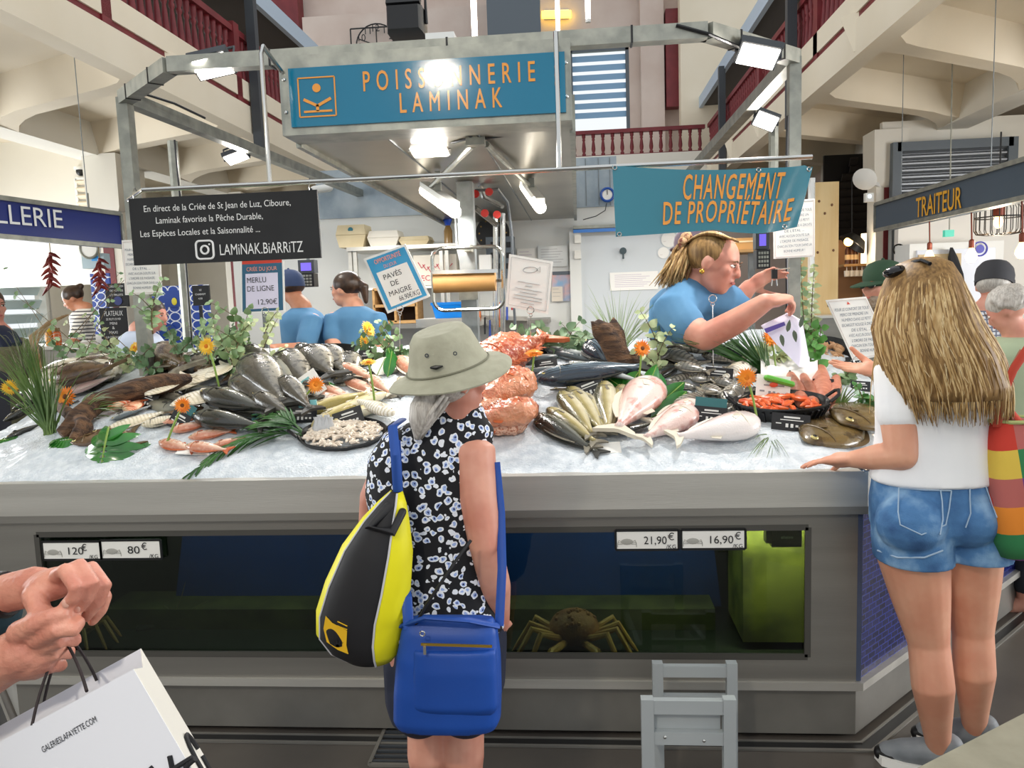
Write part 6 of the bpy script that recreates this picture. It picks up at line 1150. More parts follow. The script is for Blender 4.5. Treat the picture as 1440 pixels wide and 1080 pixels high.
for lb_, p in (('green leaf on the scorpionfish beside the hat', ((668, 580), (680, 545))), ('bright green leaf folded against the scorpionfish', ((680, 578), (700, 548))), ('small upright leaf among the grey bass', ((388, 540), (386, 508))), ('green leaf scrap below the white leaf', ((470, 562), (462, 535))), ('upright leaf beside the hat crown', ((545, 530), (552, 490))), ('tall upright leaf behind the hat brim', ((555, 522), (545, 486)))): broad(lb_, p, wpx=18)
wl = broad('white leaf standing beside the yellow gerberas', ((530, 528), (543, 500)), mat('white_leaf', 'e8e6dc', .5), 'white_leaf', 26)
# -- eucalyptus
eucalyptus('tall eucalyptus branch in front of the blue patterned screen', (318, 540), (352, 432), None, 3.62, 10, .06, EUC, (335, 480)); eucalyptus('eucalyptus branch leaning towards the black board', (335, 535), (345, 452), None, 3.6, 9, .055, EUCL); eucalyptus('eucalyptus branch behind the tall yellow gerbera', (300, 535), (285, 455), None, 3.6, 9, .055, EUC, (290, 490)); eucalyptus('eucalyptus branch next to the grey post', (262, 530), (240, 470), None, 3.6, 8, .06, EUCD); eucalyptus('eucalyptus sprig hanging before the paper notice', (215, 470), (222, 408), 3.5, 3.5, 7, .055, EUC); eucalyptus('eucalyptus sprig at the elbow of the blue shirted seller', (370, 540), (378, 440), None, 3.65, 8, .05, EUCL, (368, 490)); eucalyptus('low eucalyptus branch behind the driftwood tip', (225, 540), (190, 498), None, 3.6, 8, .055, EUCD); eucalyptus('low eucalyptus branch beside the yellow gerbera by the post', (180, 525), (162, 492), None, 3.65, 8, .055, EUC); eucalyptus('low eucalyptus branch near the jars', (130, 515), (110, 485), None, 3.7, 8, .055, EUC); eucalyptus('low eucalyptus branch behind the dry grass', (90, 515), (78, 485), None, 3.7, 7, .055, EUCD); eucalyptus('dusty branch lying across the tray of brown fish', (160, 530), (210, 498), None, 3.6, 8, .05, EUCL)
eucalyptus('leafy sprig leaning away from the yellow gerberas', (528, 520), (560, 470), None, 3.6, 7, .06, EUC); eucalyptus('leafy sprig reaching over the yellow gerberas', (510, 510), (545, 462), None, 3.65, 7, .055, EUCD)
for k, px in enumerate((752, 768, 790, 806, 822)): eucalyptus(O[k]+' clump of round grey leaves from the hat along the black trough', (px, 512), (px+(6 if k else -8), 472+k*2), None, 3.7, 4, .075, mat('grey_green_leaf', '5c7a58', .5, col2='86a07c', scale=6), group if 0 else None, name='grey_leaf_clump')
eucalyptus('pale eucalyptus column before the leaning woman', (932, 540), (924, 462), None, 3.45, 9, .065, EUCL, (922, 500)); eucalyptus('tall hanging eucalyptus branch in front of the plywood screen', (1136, 515), (1126, 362), None, 3.7, 20, .055, EUC, (1128, 440), sub=0); eucalyptus('tall light eucalyptus branch beside the plywood screen', (1140, 515), (1145, 372), None, 3.75, 18, .055, EUCL, (1140, 440), sub=0); eucalyptus('bushy green sprig at the foot of the plywood screen', (1150, 525), (1155, 460), None, 3.75, 8, .06, mat('parsley_green', '4f8a3a', .5, col2='6ca84e', scale=10)); eucalyptus('leafy sprig hanging over the paper carrier bag', (1095, 520), (1118, 470), None, 3.4, 7, .045, EUC); eucalyptus('white green sprig under the paper carrier bag', (1070, 520), (1105, 500), None, 3.5, 7, .055, EUCL)
eucalyptus('glossy sprig behind the turbots near the white shirt', (1222, 600), (1212, 555), None, 3.15, 6, .06, mat('mid_green_leaf', '3a6a30', .4, col2='4f8440', scale=8), name='leafy_sprig')
for k, (px, py, tx, ty, m, wh) in enumerate(((118, 522, 138, 494, EUC, 'nearest the jars'), (150, 512, 185, 500, EUCD, 'below the seafood platter board'), (205, 518, 255, 505, EUC, 'in front of the grey post'), (255, 520, 292, 480, EUCL, 'below the round crest'), (300, 512, 322, 470, EUCD, 'beneath the tiny chalk board'), (345, 512, 330, 466, EUC, 'below the hake price board'), (540, 512, 575, 500, EUCD, 'beside the khaki hat'), (640, 508, 610, 488, EUC, 'behind the khaki hat'), (1010, 508, 1040, 492, EUCD, 'below the seller forearm'), (1062, 512, 1080, 495, EUCL, 'under the purple striped bag'), (1180, 545, 1200, 525, EUC, 'near the pointing hand'))):
    eucalyptus('low leafy sprig along the back of the ice '+wh, (px, py), (tx, ty), None, None, 8, .055, m, name='leafy_sprig')
# -- wire card holders and hanging price boards
def holder(label, base, top, Y=None, r=.016):
    b = D(*base); h = P(*top, Y or b.y); t = thing('card_holder', label, 'card holder', b); MB().tube([b, V((h.x, h.y, h.z-r*1.6))], .0022, 6).build('wire', WIRE, t); mb = MB(); ring(mb, h, r, .0022, 18); ring(mb, h-Z*(r*1.5), r*.45, .0018, 12); mb.build('ring_clip', WIRE, t); return b.y
y1_ = holder('wire card holder carrying the white fish drawing card', (746, 505), (746, 436)); y2_ = holder('wire card holder carrying the blue offer card', (562, 512), (562, 434)); holder('wire card holder with empty ring beside the blue sleeve', (1003, 530), (1002, 420)); holder('wire card holder behind the grey bass with an empty ring', (382, 512), (373, 437)); y3_ = holder('wire card holder before the leaning notice', (1185, 530), (1205, 506))
def poster(name, label, corners, Y, base_m, cat='sign'):
    "flat card given by its four pixel corners (TL, TR, BR, BL)"
    q = [P(x, y, Y) for x, y in corners]; t = thing(name, label, cat, q[3]); MB().prism(q, Y_*.004).build('card', base_m, t)
    return t, q
def lerp2(q, u, v): return (q[0]*(1-u)+q[1]*u)*(1-v)+(q[3]*(1-u)+q[2]*u)*v
def patch(q, t, u0, v0, u1, v1, m, name='panel', off=.002): MB().prism([lerp2(q, u, v)-Y_*off for u, v in ((u0, v0), (u1, v0), (u1, v1), (u0, v1))], Y_*.001).build(name, m, t)
def ptext(s, q, t, m, u, v, h, wid=None, align='CENTER', **k):
    ux = q[1]-q[0]; H_ = (q[3]-q[0]).length; uy = (q[0]-q[3]); o = lerp2(q, u, v)-Y_*.003; uxn = ux.normalized(); uyn = (uy-uxn*uy.dot(uxn)).normalized(); return text(s, t, m, o, uxn, uyn, h=h*H_, wid=wid*ux.length if wid else None, align=align, **k)
SKY = mat('sky_card', '3a9ccc', .5); DTEAL = mat('slate_teal_card', '2b5f7c', .5); CORAL = mat('coral_print', 'f0a08c', .6)
t, q = poster('offer_card', 'tilted blue price card offering meagre steaks on a wire holder', ((511, 364), (570, 343), (605, 417), (545, 441)), y2_, PAPER, 'price card'); patch(q, t, .05, .04, .95, .96, SKY); patch(q, t, .14, .3, .86, .92, PAPER, off=.004)
ptext('OPPORTUNITÉ', q, t, CORAL, .5, .16, .08, .62, bold=.02); ptext('DU JOUR', q, t, CORAL, .5, .27, .06, .3); ptext('PAVÉS', q, t, INK, .45, .46, .09, .42); ptext('DE', q, t, INK, .42, .6, .09, .18); ptext('MAIGRE', q, t, INK, .46, .76, .09, .52); ptext('66,90€/KG', q, t, INK, .6, .89, .09, .48)
t, q = poster('drawing_card', 'white card with a fish drawing and small text on a wire holder', ((716, 357), (778, 368), (771, 442), (711, 431)), y1_, PAPER); mb = MB()
for u, v, u2, v2 in ((.06, .05, .94, .05), (.94, .05, .94, .95), (.94, .95, .06, .95), (.06, .95, .06, .05)): mb.bar(lerp2(q, u, v)-Y_*.002, lerp2(q, u2, v2)-Y_*.002, .0015, .001)
mb.build('border', GREYI, t); mb = MB(); c = lerp2(q, .5, .23)-Y_*.002; mb.tube([c+V((cos(k*.3)*.032, 0, sin(k*.3)*.013)) for k in range(21)], .0012, 5, closed=True); mb.tube([c+V((.03, 0, 0)), c+V((.045, 0, .012)), c+V((.045, 0, -.012))], .0012, 5, closed=True); mb.build('fish_sketch', GREYI, t); mb = MB()
for k in range(7): w2 = (.5, .16, .6, .4, .66, .66, .3)[k]; mb.bar(lerp2(q, .5-w2/2, .48+.065*k)-Y_*.002, lerp2(q, .5+w2/2, .48+.065*k)-Y_*.002, .004, .001)
mb.build('print_lines', GREYI, t)
t, q = poster('price_board', 'framed price board for line caught hake beside the blue cap', ((338, 370), (399, 367), (401, 438), (339, 441)), 4.3, WHITE, 'price board'); patch(q, t, .04, .03, .96, .97, DTEAL); patch(q, t, .12, .22, .86, .92, mat('lavender_paper', 'd8d4e8', .6), off=.004); patch(q, t, .04, -.06, .96, .03, mat('red_header', 'c83c28', .5)); ptext('CRIÉE DU JOUR', q, t, CORAL, .5, .17, .08, .7); ptext('MERLU', q, t, INK, .16, .4, .11, .44, 'LEFT'); ptext('DE LIGNE', q, t, INK, .16, .57, .11, .62, 'LEFT'); ptext('12,90€', q, t, INK, .62, .84, .11, .44); MB().bar(lerp2(q, .5, 1)+Y_*.02, V((lerp2(q, .5, 1).x, 4.32, .0)), .02).build('post', GALVD, t)
NOT = ('POUR LE CONFORT DE TOUS', 'MERCI DE PRENDRE UN', 'NUMÉRO DANS LE PETIT', 'ESCARGOT ROUGE À DROITE', "DE L'ÉTAL ...", 'AVEC AUCUN DOUTE SUR', "L'ORDRE DE PASSAGE,", 'CHACUN SON TOUR DANS LA', 'BONNE HUMEUR !'); NINK = mat('notice_ink', '5c6678', .7); NB = mat('notice_border', 'c8b4b0', .7)
def notice(label, corners, Y):
    t, q = poster('queue_notice', label, corners, Y, PAPER, 'notice'); mb = MB()
    for u, v, u2, v2 in ((.04, .03, .96, .03), (.96, .03, .96, .97), (.96, .97, .04, .97), (.04, .97, .04, .03)): mb.bar(lerp2(q, u, v)-Y_*.002, lerp2(q, u2, v2)-Y_*.002, .002, .001)
    mb.build('border', NB, t)
    for k, s in enumerate(NOT): ptext(s, q, t, NINK, .5, .2+.087*k, .045, min(.84, len(s)*.036))
    MB().prism([lerp2(q, .46, .1)-Y_*.002, lerp2(q, .54, .1)-Y_*.002, lerp2(q, .5, .055)-Y_*.002], Y_*.001).build('snail_mark', mat('red_mark', 'd8503c', .6), t); return t, q
notice('paper queue notice tied to the frame post below the chalkboard', ((171, 338), (224, 336), (228, 413), (176, 415)), 3.58); notice('paper queue notice hung on the frame post below the banner', ((1087, 284), (1146, 279), (1146, 361), (1088, 364)), 3.58); notice('paper queue notice leaning by the whelk tray', ((1161, 422), (1218, 417), (1256, 497), (1200, 508)), y3_)
# ================================================================ people
def skin(name, c1, c2): return mat(name, c1, .5, col2=c2, scale=9, sss=.12, bump=.04, bscale=60)
SKIN = skin('light_skin', 'd9a184', 'cf9074'); SKIN2 = skin('rosy_skin', 'dba08a', 'c98470'); SKIN3 = skin('tan_skin', 'c98d6c', 'bb7c5c')
EYE_W = mat('eye_white', 'f0ece6', .2); IRIS = mat('iris_dark', '3a2c22', .15); LIP = mat('lips', 'b8625a', .4); BROW = mat('eyebrow', '6a4c34', .8)
def ring2(c, hx, hy, n=22, right=X, fwd=Y_, sq=.9):
    return [V(c) + V(right)*(hx*math.copysign(abs(cos(2*pi*k/n))**sq, cos(2*pi*k/n))) + V(fwd)*(hy*math.copysign(abs(sin(2*pi*k/n))**sq, sin(2*pi*k/n))) for k in range(n)]
def pring(px, py, hw, Y, dep, **k): c = P(px, py, Y); return ring2(c, hw*Y/1100, dep, **k)
def head(mb, c, h, f, u=Z, ears=True):
    "head volume added to a body mesh: c = centre, h = chin to crown, f = facing"
    f = V(f).normalized(); u = (V(u)-f*V(u).dot(f)).normalized(); s = f.cross(u); B = basis(s, f, u)
    mb.ell(c+u*(.1*h)-f*(.04*h), (.34*h, .43*h, .39*h), B, 24, 16)
    mb.ell(c-u*(.2*h)+f*(.12*h), (.26*h, .28*h, .28*h), B, 20, 12)
    mb.ell(c-u*(.36*h)+f*(.24*h), (.13*h, .12*h, .11*h), B, 14, 10)
    mb.limb([c+u*(.08*h)+f*(.38*h), c-u*(.02*h)+f*(.43*h), c-u*(.1*h)+f*(.45*h)], [.034*h, .04*h, .052*h], 10)
    for e in (-1, 1):
        mb.ell(c-u*(.1*h)+f*(.4*h)+s*(e*.04*h), .036*h, nu=10, nv=8)
        mb.ell(c-u*(.06*h)+f*(.28*h)+s*(e*.17*h), (.1*h, .1*h, .1*h), B, 12, 8)
        if ears: mb.ell(c-u*(.02*h)-f*(.02*h)+s*(e*.345*h), (.035*h, .08*h, .14*h), B, 12, 10)
    mb.ell(c+u*(.12*h)+f*(.325*h), (.22*h, .06*h, .05*h), B, 16, 8)
    for z in (-.215, -.26): mb.ell(c+u*(z*h)+f*(.385*h), (.1*h, .04*h, .026*h), B, 14, 8)
    return s, f, u
def face(root, c, h, f, u=Z, lips=LIP, brow=BROW):
    f = V(f).normalized(); u = (V(u)-f*V(u).dot(f)).normalized(); s = f.cross(u); B = basis(s, f, u)
    for e in (-1, 1):
        q = c+u*(.03*h)+f*(.355*h)+s*(e*.14*h); ey = MB().ell(q, (.055*h, .045*h, .026*h), B, 14, 10).build('eye', EYE_W, root); MB().limb([q+u*(.026*h)-s*(.055*h)+f*(.03*h), q+u*(.034*h)+f*(.046*h), q+u*(.022*h)+s*(.055*h)+f*(.03*h)], [.008*h, .012*h, .008*h], 8).build('eyelash', brow, ey); MB().ell(q+f*(.03*h), (.026*h, .02*h, .024*h), B, 10, 8).build('iris', IRIS, ey)
        MB().limb([q+u*(.075*h)-s*(e*.06*h)+f*(.05*h), q+u*(.095*h)+f*(.055*h), q+u*(.075*h)+s*(e*.07*h)+f*(.02*h)], [.012*h, .014*h, .008*h], 8).build('eyebrow', brow, root)
    MB().ell(c-u*(.235*h)+f*(.405*h), (.095*h, .03*h, .03*h), B, 14, 8).build('lips', lips, root)
def hand(mb, w, d, n, L=.18, curl=(.3, .35, .3), side=1, thumb=.5, spread=.12, fcurl=None, tcurl=.3):
    "palm and five fingers: w = wrist, d = direction to the fingers, n = palm normal (the side the fingers close to), side = which side the thumb is on"
    w = V(w); d = V(d).normalized(); n = (V(n)-d*V(n).dot(d)).normalized(); s = d.cross(n)*side
    k = L/.18; pl = .088*k; B = basis(s, d, n)
    mb.ell(w+d*(pl*.55), (.041*k, pl*.62, .017*k), B, 18, 12); mb.limb([w-d*.012, w+d*pl*.5], [.024*k, .027*k], 12)
    tips = []
    for i, (off, ln, r) in enumerate(((.03, .074, .0086), (.0105, .083, .009), (-.0095, .077, .0086), (-.028, .06, .0076))):
        c = fcurl[i] if fcurl else curl; b = w+d*(pl*(.96-.05*abs(i-1)))+s*(off*k); a = 0; q = b-d*.02*k; dd = (d+s*(spread*(1.2-i*.8)*.5)).normalized(); pts, rs = [q, b], [r*k*1.05, r*k*1.06]
        for j, f_ in enumerate((.45, .32, .23)):
            a += c[j]; v = dd*cos(a)+n*sin(a); b = b+v*(ln*k*f_); pts.append(b); rs.append(r*k*(.98, .9, .78)[j])
        mb.limb(pts, rs, 10); tips.append(b)
    b = w+d*(pl*.25)+s*(.03*k); v = (s*sin(thumb+.5)+d*cos(thumb+.5)+n*.35).normalized(); v2 = (v+d*.3+n*tcurl-s*tcurl*.6).normalized(); v3 = (v2+d*.2+n*tcurl-s*tcurl).normalized()
    p1 = b+v*(.038*k); p2 = p1+v2*(.032*k); p3 = p2+v3*(.026*k); mb.limb([b-v*.012*k, b, p1, p2, p3], [.015*k, .015*k, .0122*k, .0105*k, .0085*k], 10); tips.append(p3)
    return tips
def nails(root, tips): pass
def strands(fn, n, r, m, parent, name='strands', seg=12, rnd=1.):
    "fn(i) -> list of points; one mesh of thin hair locks"
    mb = MB()
    for i in range(n):
        pts = fn(i); k = len(pts); rr = r*random.uniform(.6, 1.3); mb.tube(pts, [rr*(.7+.3*sin(pi*j/(k-1)))*(1-.75*(j/(k-1))**3) for j in range(k)], 5)
    return mb.build(name, m, parent, sharp=180)
HAIRB = mat('blonde_hair', 'a5814f', .5, col2='d9bd8c', scale=14, stretch=(8, 8, .35), spec=.25); HAIRD = mat('dark_blonde_hair', '6e5232', .5, col2='9c7a4c', scale=14, stretch=(8, 8, .35), spec=.25); HAIRG = mat('grey_hair', 'a39c94', .5, col2='c9c4bc', scale=30, stretch=(6, 6, .8)); HAIRK = mat('dark_brown_hair', '2a1c14', .4, col2='46301f', scale=30)
TEE = mat('blue_tee_cotton', '4f80a8', .85, col2='5c8cb2', scale=6, bump=.15, bscale=10); TEEW = mat('white_tee_cotton', 'f2f2f2', .85, bump=.25, bscale=9, col2='eaebee', scale=4)
# ---------------------------------------------------------------- woman with the bucket hat
def build_hat_woman():
    w = thing('person', 'woman in khaki hat and black floral sleeveless top with drawstring backpack', 'person', PZ(640, 1150, 0)); Y0 = 2.0; k = Y0/1100
    mb = MB(); f = V((.78, .6, -.05)); hc = P(636, 535, Y0); h = .205
    head(mb, hc, h, f); mb.limb([P(645, 575, Y0+.01), P(640, 612, Y0+.03)], [.05, .062])
    mb.loft([pring(px, py, hw, Y0+.04, d) for px, py, hw, d in ((638, 600, 30, .05), (622, 622, 68, .075), (606, 670, 80, .095), (612, 760, 76, .095), (622, 850, 82, .11), (626, 930, 86, .125), (620, 985, 80, .11))])
    sh = P(668, 640, Y0-.01); el = P(683, 768, Y0-.05); wr = P(702, 875, Y0+.03)
    mb.limb([P(640, 622, Y0+.02), sh, P(672, 700, Y0-.03), el, P(697, 825, Y0-.02), wr], [.055, .058, .052, .043, .041, .029]); hand(mb, wr, (-.25, .3, -1), (-.6, .6, 0), .155, (.3, .4, .3), 1)
    mb.limb([P(560, 635, Y0+.05), P(528, 700, Y0+.12), P(520, 790, Y0+.2), P(560, 830, Y0+.32)], [.055, .045, .04, .03]); hand(mb, P(560, 830, Y0+.32), (.8, .4, -.1), (0, .3, -1), .16, (.4, .5, .3), -1)
    for px, dx in ((594, -2), (645, 4)):
        top = P(px+4, 975, Y0+.03); kn = V((top.x, Y0+.05, .40)); an = V((top.x-.01, Y0+.08, .08)); mb.limb([top, top.lerp(kn, .55), kn, kn.lerp(an, .35)+V((0, -.02, 0)), an], [.1, .08, .058, .058, .036], 16); mb.limb([an-Z*.03, an+V((.03, .06, -.045)), an+V((.06, .14, -.055))], [.036, .036, .025])
    mb.build('body', SKIN2, w, remesh=.006, smooth=3)
    face(w, hc, h, f)
    for px in (594, 645): q = P(px+4, 975, Y0); MB().limb([V((q.x-.01, Y0+.06, .035)), V((q.x+.02, Y0+.13, .035)), V((q.x+.06, Y0+.23, .03))], [.045, .048, .038]).build('shoe', mat('grey_shoe', '77767a', .7), w, remesh=.008)
    # top
    FLOR = bpy.data.materials.new('floral_cotton'); FLOR.use_nodes = True; t = NT(FLOR); co = t.coord('Object')
    n1 = t.new('ShaderNodeTexNoise', i_Scale=34., i_Detail=2.); t.link(co, n1.inputs[0]); va = t.new('ShaderNodeVectorMath', operation='MULTIPLY_ADD'); t.link(n1.outputs[1], va.inputs[0]); va.inputs[1].default_value = (.022, .022, .022); t.link(co, va.inputs[2])
    v1 = t.new('ShaderNodeTexVoronoi', i_Scale=52.); t.link(va.outputs[0], v1.inputs[0]); m1 = t.ramp(v1.outputs['Distance'], [(.0, '10142a'), (.1, '2a3a78'), (.16, '9db4e6'), (.3, 'e8ecf4'), (.44, 'e8ecf4'), (.5, '0c0d14')], 'CONSTANT')
    sp = t.new('ShaderNodeSeparateColor'); t.link(v1.outputs['Color'], sp.inputs[0]); m2 = t.ramp(sp.outputs[0], [(0, (0, 0, 0, 1)), (.3, (1, 1, 1, 1))], 'CONSTANT'); mx = t.new('ShaderNodeMix', data_type='RGBA'); t.link(m2, mx.inputs[0]); mx.inputs[6].default_value = lin('0c0d14'); t.link(m1, mx.inputs[7]); t.link(mx.outputs[2], t.n['Principled BSDF'].inputs['Base Color']); t.n['Principled BSDF'].inputs['Roughness'].default_value = .8
    mb = MB(); mb.loft([pring(px, py, hw, Y0+.03, d) for px, py, hw, d in ((643, 572, 38, .062), (638, 586, 46, .068), (618, 606, 80, .085), (604, 640, 90, .1), (600, 690, 90, .11), (606, 760, 84, .108), (618, 820, 84, .115), (630, 872, 88, .128), (632, 880, 84, .12))]); mb.build('floral_top', FLOR, w, remesh=.007, smooth=4)
    # shorts
    NAVYC = mat('navy_shorts_cotton', '1a2036', .85); mb = MB(); mb.loft([pring(px, py, hw, Y0+.04, d) for px, py, hw, d in ((632, 850, 82, .12), (632, 900, 86, .14), (630, 960, 86, .145), (628, 990, 78, .12))])
    for px in (592, 655): mb.limb([P(px, 930, Y0+.04), P(px, 985, Y0+.04)], [.105, .1])
    mb.build('shorts', NAVYC, w, remesh=.009, smooth=3)
    # hair
    hg = MB().ell(hc+Z*.02-f.normalized()*.022, (.082, .088, .08), nu=20, nv=14).build('hair', HAIRG, w)
    a0 = P(612, 548, Y0-.05); a1 = P(592, 572, Y0-.085); a2 = P(588, 618, Y0-.07)
    def tail(i): o = V((random.gauss(0, .01), random.gauss(0, .008), 0)); return [p+o*(.5, 1.1, 1.2, .8, .3)[j]*1.1 for j, p in enumerate(bez(a0+X*.03, a1, a2, 4))]
    strands(tail, 150, .006, HAIRG, w, 'ponytail'); MB().limb(bez(a0, a1, a2-Z*-.01, 4), [.022, .034, .037, .03, .012]).build('ponytail_core', HAIRG, w)
    MB().lathe([(.02, -.01), (.026, 0), (.02, .01)], a0+X*.012, 14, axis=(a1-a0)).build('hair_tie', mat('plum_tie', '4a2a34', .8), w)
    # hat
    KH = mat('khaki_hat_cotton', 'a09e8a', .9, col2='aaa894', scale=30, bump=.1, bscale=80); hcen = P(631, 519, Y0); up = V((-.19, -.2, 1)).normalized(); hx, hy, up = frame_from(up, Y_); hx = -hx if hx.x < 0 else hx; hy = up.cross(hx)
    def hatring(r, z, ex=1.06, wave=0., sag=0.):
        o = []
        for i in range(48):
            a = 2*pi*i/48; o.append(hcen+hx*(cos(a)*r*ex)+hy*(sin(a)*r)+up*(z+wave*sin(2*a+.7)+sag*abs(cos(a))**3))
        return o
    mb = MB(); mb.loft([hatring(.07, .108, .8), hatring(.078, .107, .85), hatring(.09, .088, .9), hatring(.098, .045, .96), hatring(.103, .008), hatring(.116, -.001, 1.08, .003), hatring(.134, -.004, 1.12, .007, -.004), hatring(.146, -.012, 1.13, .01, -.012), hatring(.145, -.016, 1.13, .01, -.012), hatring(.112, -.008, 1.06, .003), hatring(.1, .0)], cap=False)
    mb.add(hatring(.07, .108, .8), [tuple(range(48))]); o = mb.build('bucket_hat', KH, w, sharp=60)
    MB().tube(hatring(.1035, .012, 1.06), .0025, 6, closed=True).build('hat_band', mat('hat_stitch', '777664', .9), o); q = P(613, 517, Y0-.11); MB().limb([q-X*.012, q, q+X*.016+Z*.003], [.003, .006, .002], 8).build('cord_toggle', BLACK, o)
    mb = MB(); [ring(mb, P(px, py, Y0-.105), .004, .0015, 10) for px, py in ((600, 500), (640, 497))]; mb.build('eyelet', DGREY, o)
    return w
build_hat_woman()
def build_backpack():
    Y0 = 1.86; t = thing('drawstring_backpack', 'black and yellow drawstring backpack hanging on the back of the hat woman', 'backpack', P(510, 920, Y0)); BK = mat('black_nylon', '17171b', .6, bump=.15, bscale=12); YL = mat('yellow_nylon', 'e8e010', .5, bump=.1, bscale=12)
    rows = [(558, 690, 8), (552, 706, 20), (543, 730, 34), (531, 770, 52), (518, 820, 63), (508, 860, 66), (506, 890, 64), (512, 912, 52), (520, 924, 34)]
    def rg(px, py, hw, lo, hi, e=0.):
        o = []; n = 20; c = P(px, py, Y0); w_ = hw*Y0/1100
        for i in range(n+1): u = lo+(hi-lo)*i/n; a = u*pi; o.append(c+X*(-cos(a)*w_*(1+e))-Y_*(sin(a)*(.02+.55*w_)*(1+e))+Z*(-.02*(u-.5)*(hw/60)))
        return o
    def band(lo, hi, m, name, e=0.):
        fr_ = [rg(*r, lo, hi, e) for r in rows]; mb = MB(); n = 20; mb.v = [p for r in fr_ for p in r]; mb.f = [[j*(n+1)+i, j*(n+1)+i+1, (j+1)*(n+1)+i+1, (j+1)*(n+1)+i] for j in range(len(rows)-1) for i in range(n)]; mb.mi = [0]*len(mb.f); return mb.build(name, m, t, solid=.003, sharp=180)
    band(0, .2, YL, 'yellow_side_panel', .0); band(.2, .66, BK, 'black_middle_panel'); band(.66, 1., YL, 'yellow_side_panel')
    MB().loft([pring(px, py, hw*.98, Y0+.01, .03) for px, py, hw in rows]).build('back_panel', BK, t)
    pip = mat('grey_piping', 'c8c8cc', .5)
    for u in (.2, .66): MB().tube([rg(*r, u, u+.001)[0]-Y_*.002 for r in rows], .0028, 6).build('piping', pip, t)
    # emblem: yellow quadrant with black palm
    sc = [rg(495+20*0, 0, 0, 0, 1)] if 0 else None
    def onbag(u, v):
        j = min(len(rows)-2, int(v)); f_ = v-j; a, b = rg(*rows[j], u, u+.001)[0], rg(*rows[j+1], u, u+.001)[0]; return a.lerp(b, f_)-Y_*.004
    mb = MB(); mb.add([onbag(.27, 4.85), onbag(.35, 5.0), onbag(.47, 5.25), onbag(.47, 5.9), onbag(.46, 6.5), onbag(.38, 6.3), onbag(.3, 5.95), onbag(.26, 5.4)], [(0, 1, 2, 3, 4, 5, 6, 7)]); mb.build('emblem', mat('amber_print', 'e8b820', .5), t)
    mb = MB(); c = onbag(.4, 6.05)-Y_*.002
    for i in range(7): a = radians(10+i*28); mb.add([c+X*(.004*sin(a)), c-X*(.004*sin(a)), c+X*(.024*cos(a))+Z*(.024*sin(a))], [(0, 1, 2)])
    mb.build('palm_print', BK, t)
    mb = MB(); [mb.bar(onbag(.39, 4.92+.16*i), onbag(.47, 5.04+.16*i), .003, .001) for i in range(2)]; mb.build('print_lines', MATS['amber_print'], t)
    MB().limb([P(548, 712, Y0-.03), P(520, 742, Y0-.06), P(552, 748, Y0-.06), P(566, 720, Y0-.03)], [.014, .012, .012, .01]).build('gathered_flap', BK, t)
    MB().tube([P(560, 692, Y0), P(556, 640, Y0-.02), P(552, 600, Y0+.02), P(566, 590, Y0+.15)], .012, 8, flat=.4).build('strap', mat('royal_strap', '1e4a9a', .7), t)
    MB().tube([P(570, 905, Y0-.02), P(600, 850, Y0-.06), P(640, 790, Y0-.04), P(662, 760, Y0)], .004, 6).build('cord', BK, t); MB().lathe([(.004, 0), (.009, 0), (.009, .003), (.004, .003)], P(566, 903, Y0-.035), 12, axis=-Y_).build('eyelet', WIRE, t)
build_backpack()
def build_blue_bag():
    Y0 = 1.84; t = thing('shoulder_bag', 'royal blue nylon shoulder bag with gold zip hanging behind the hat woman', 'bag', P(630, 1020, Y0)); BL = mat('royal_blue_nylon', '0f4296', .5, col2='124aa4', scale=5, bump=.25, bscale=9)
    mb = MB(); mb.loft([pring(px, py, hw, Y0, d, sq=.6) for px, py, hw, d in ((632, 868, 66, .02), (632, 885, 72, .04), (631, 920, 78, .055), (630, 970, 81, .062), (629, 1008, 81, .06), (629, 1020, 74, .05))]); mb.build('body', BL, t, remesh=.006, smooth=3)
    mb = MB(); mb.loft([pring(px, py, hw, Y0-.035, d, sq=.6) for px, py, hw, d in ((640, 912, 62, .028), (640, 940, 64, .035), (640, 990, 66, .035), (640, 1002, 60, .02))]); mb.build('front_pocket', BL, t, remesh=.006, smooth=3)
    MB().bar(P(592, 906, Y0-.066), P(692, 909, Y0-.066), .004, .006).build('zip', mat('gold_zip', 'b8963c', .3, .8), t)
    q = P(597, 908, Y0-.072); mb = MB(); mb.box(q-Z*.012, (.007, .003, .02)); mb.build('zip_pull', WIRE, t); ring(MB(), P(594, 891, Y0-.066), .006, .0018, 14).build('ring', WIRE, t)
    MB().tube([P(565, 880, Y0), P(600, 868, Y0-.05), P(660, 872, Y0-.05), P(700, 880, Y0)], .012, 8, flat=.5).build('top_hem', BL, t)
    MB().tube([P(575, 885, Y0-.02), P(572, 840, Y0+.0), P(565, 800, Y0+.08), P(560, 700, Y0+.1), P(556, 620, Y0+.03)], .013, 8, flat=.3).build('strap', BL, t); MB().tube([P(702, 880, Y0+.02), P(706, 800, Y0+.06), P(704, 720, Y0+.12), P(697, 650, Y0+.14)], .012, 8, flat=.35).build('strap', BL, t)
build_blue_bag()
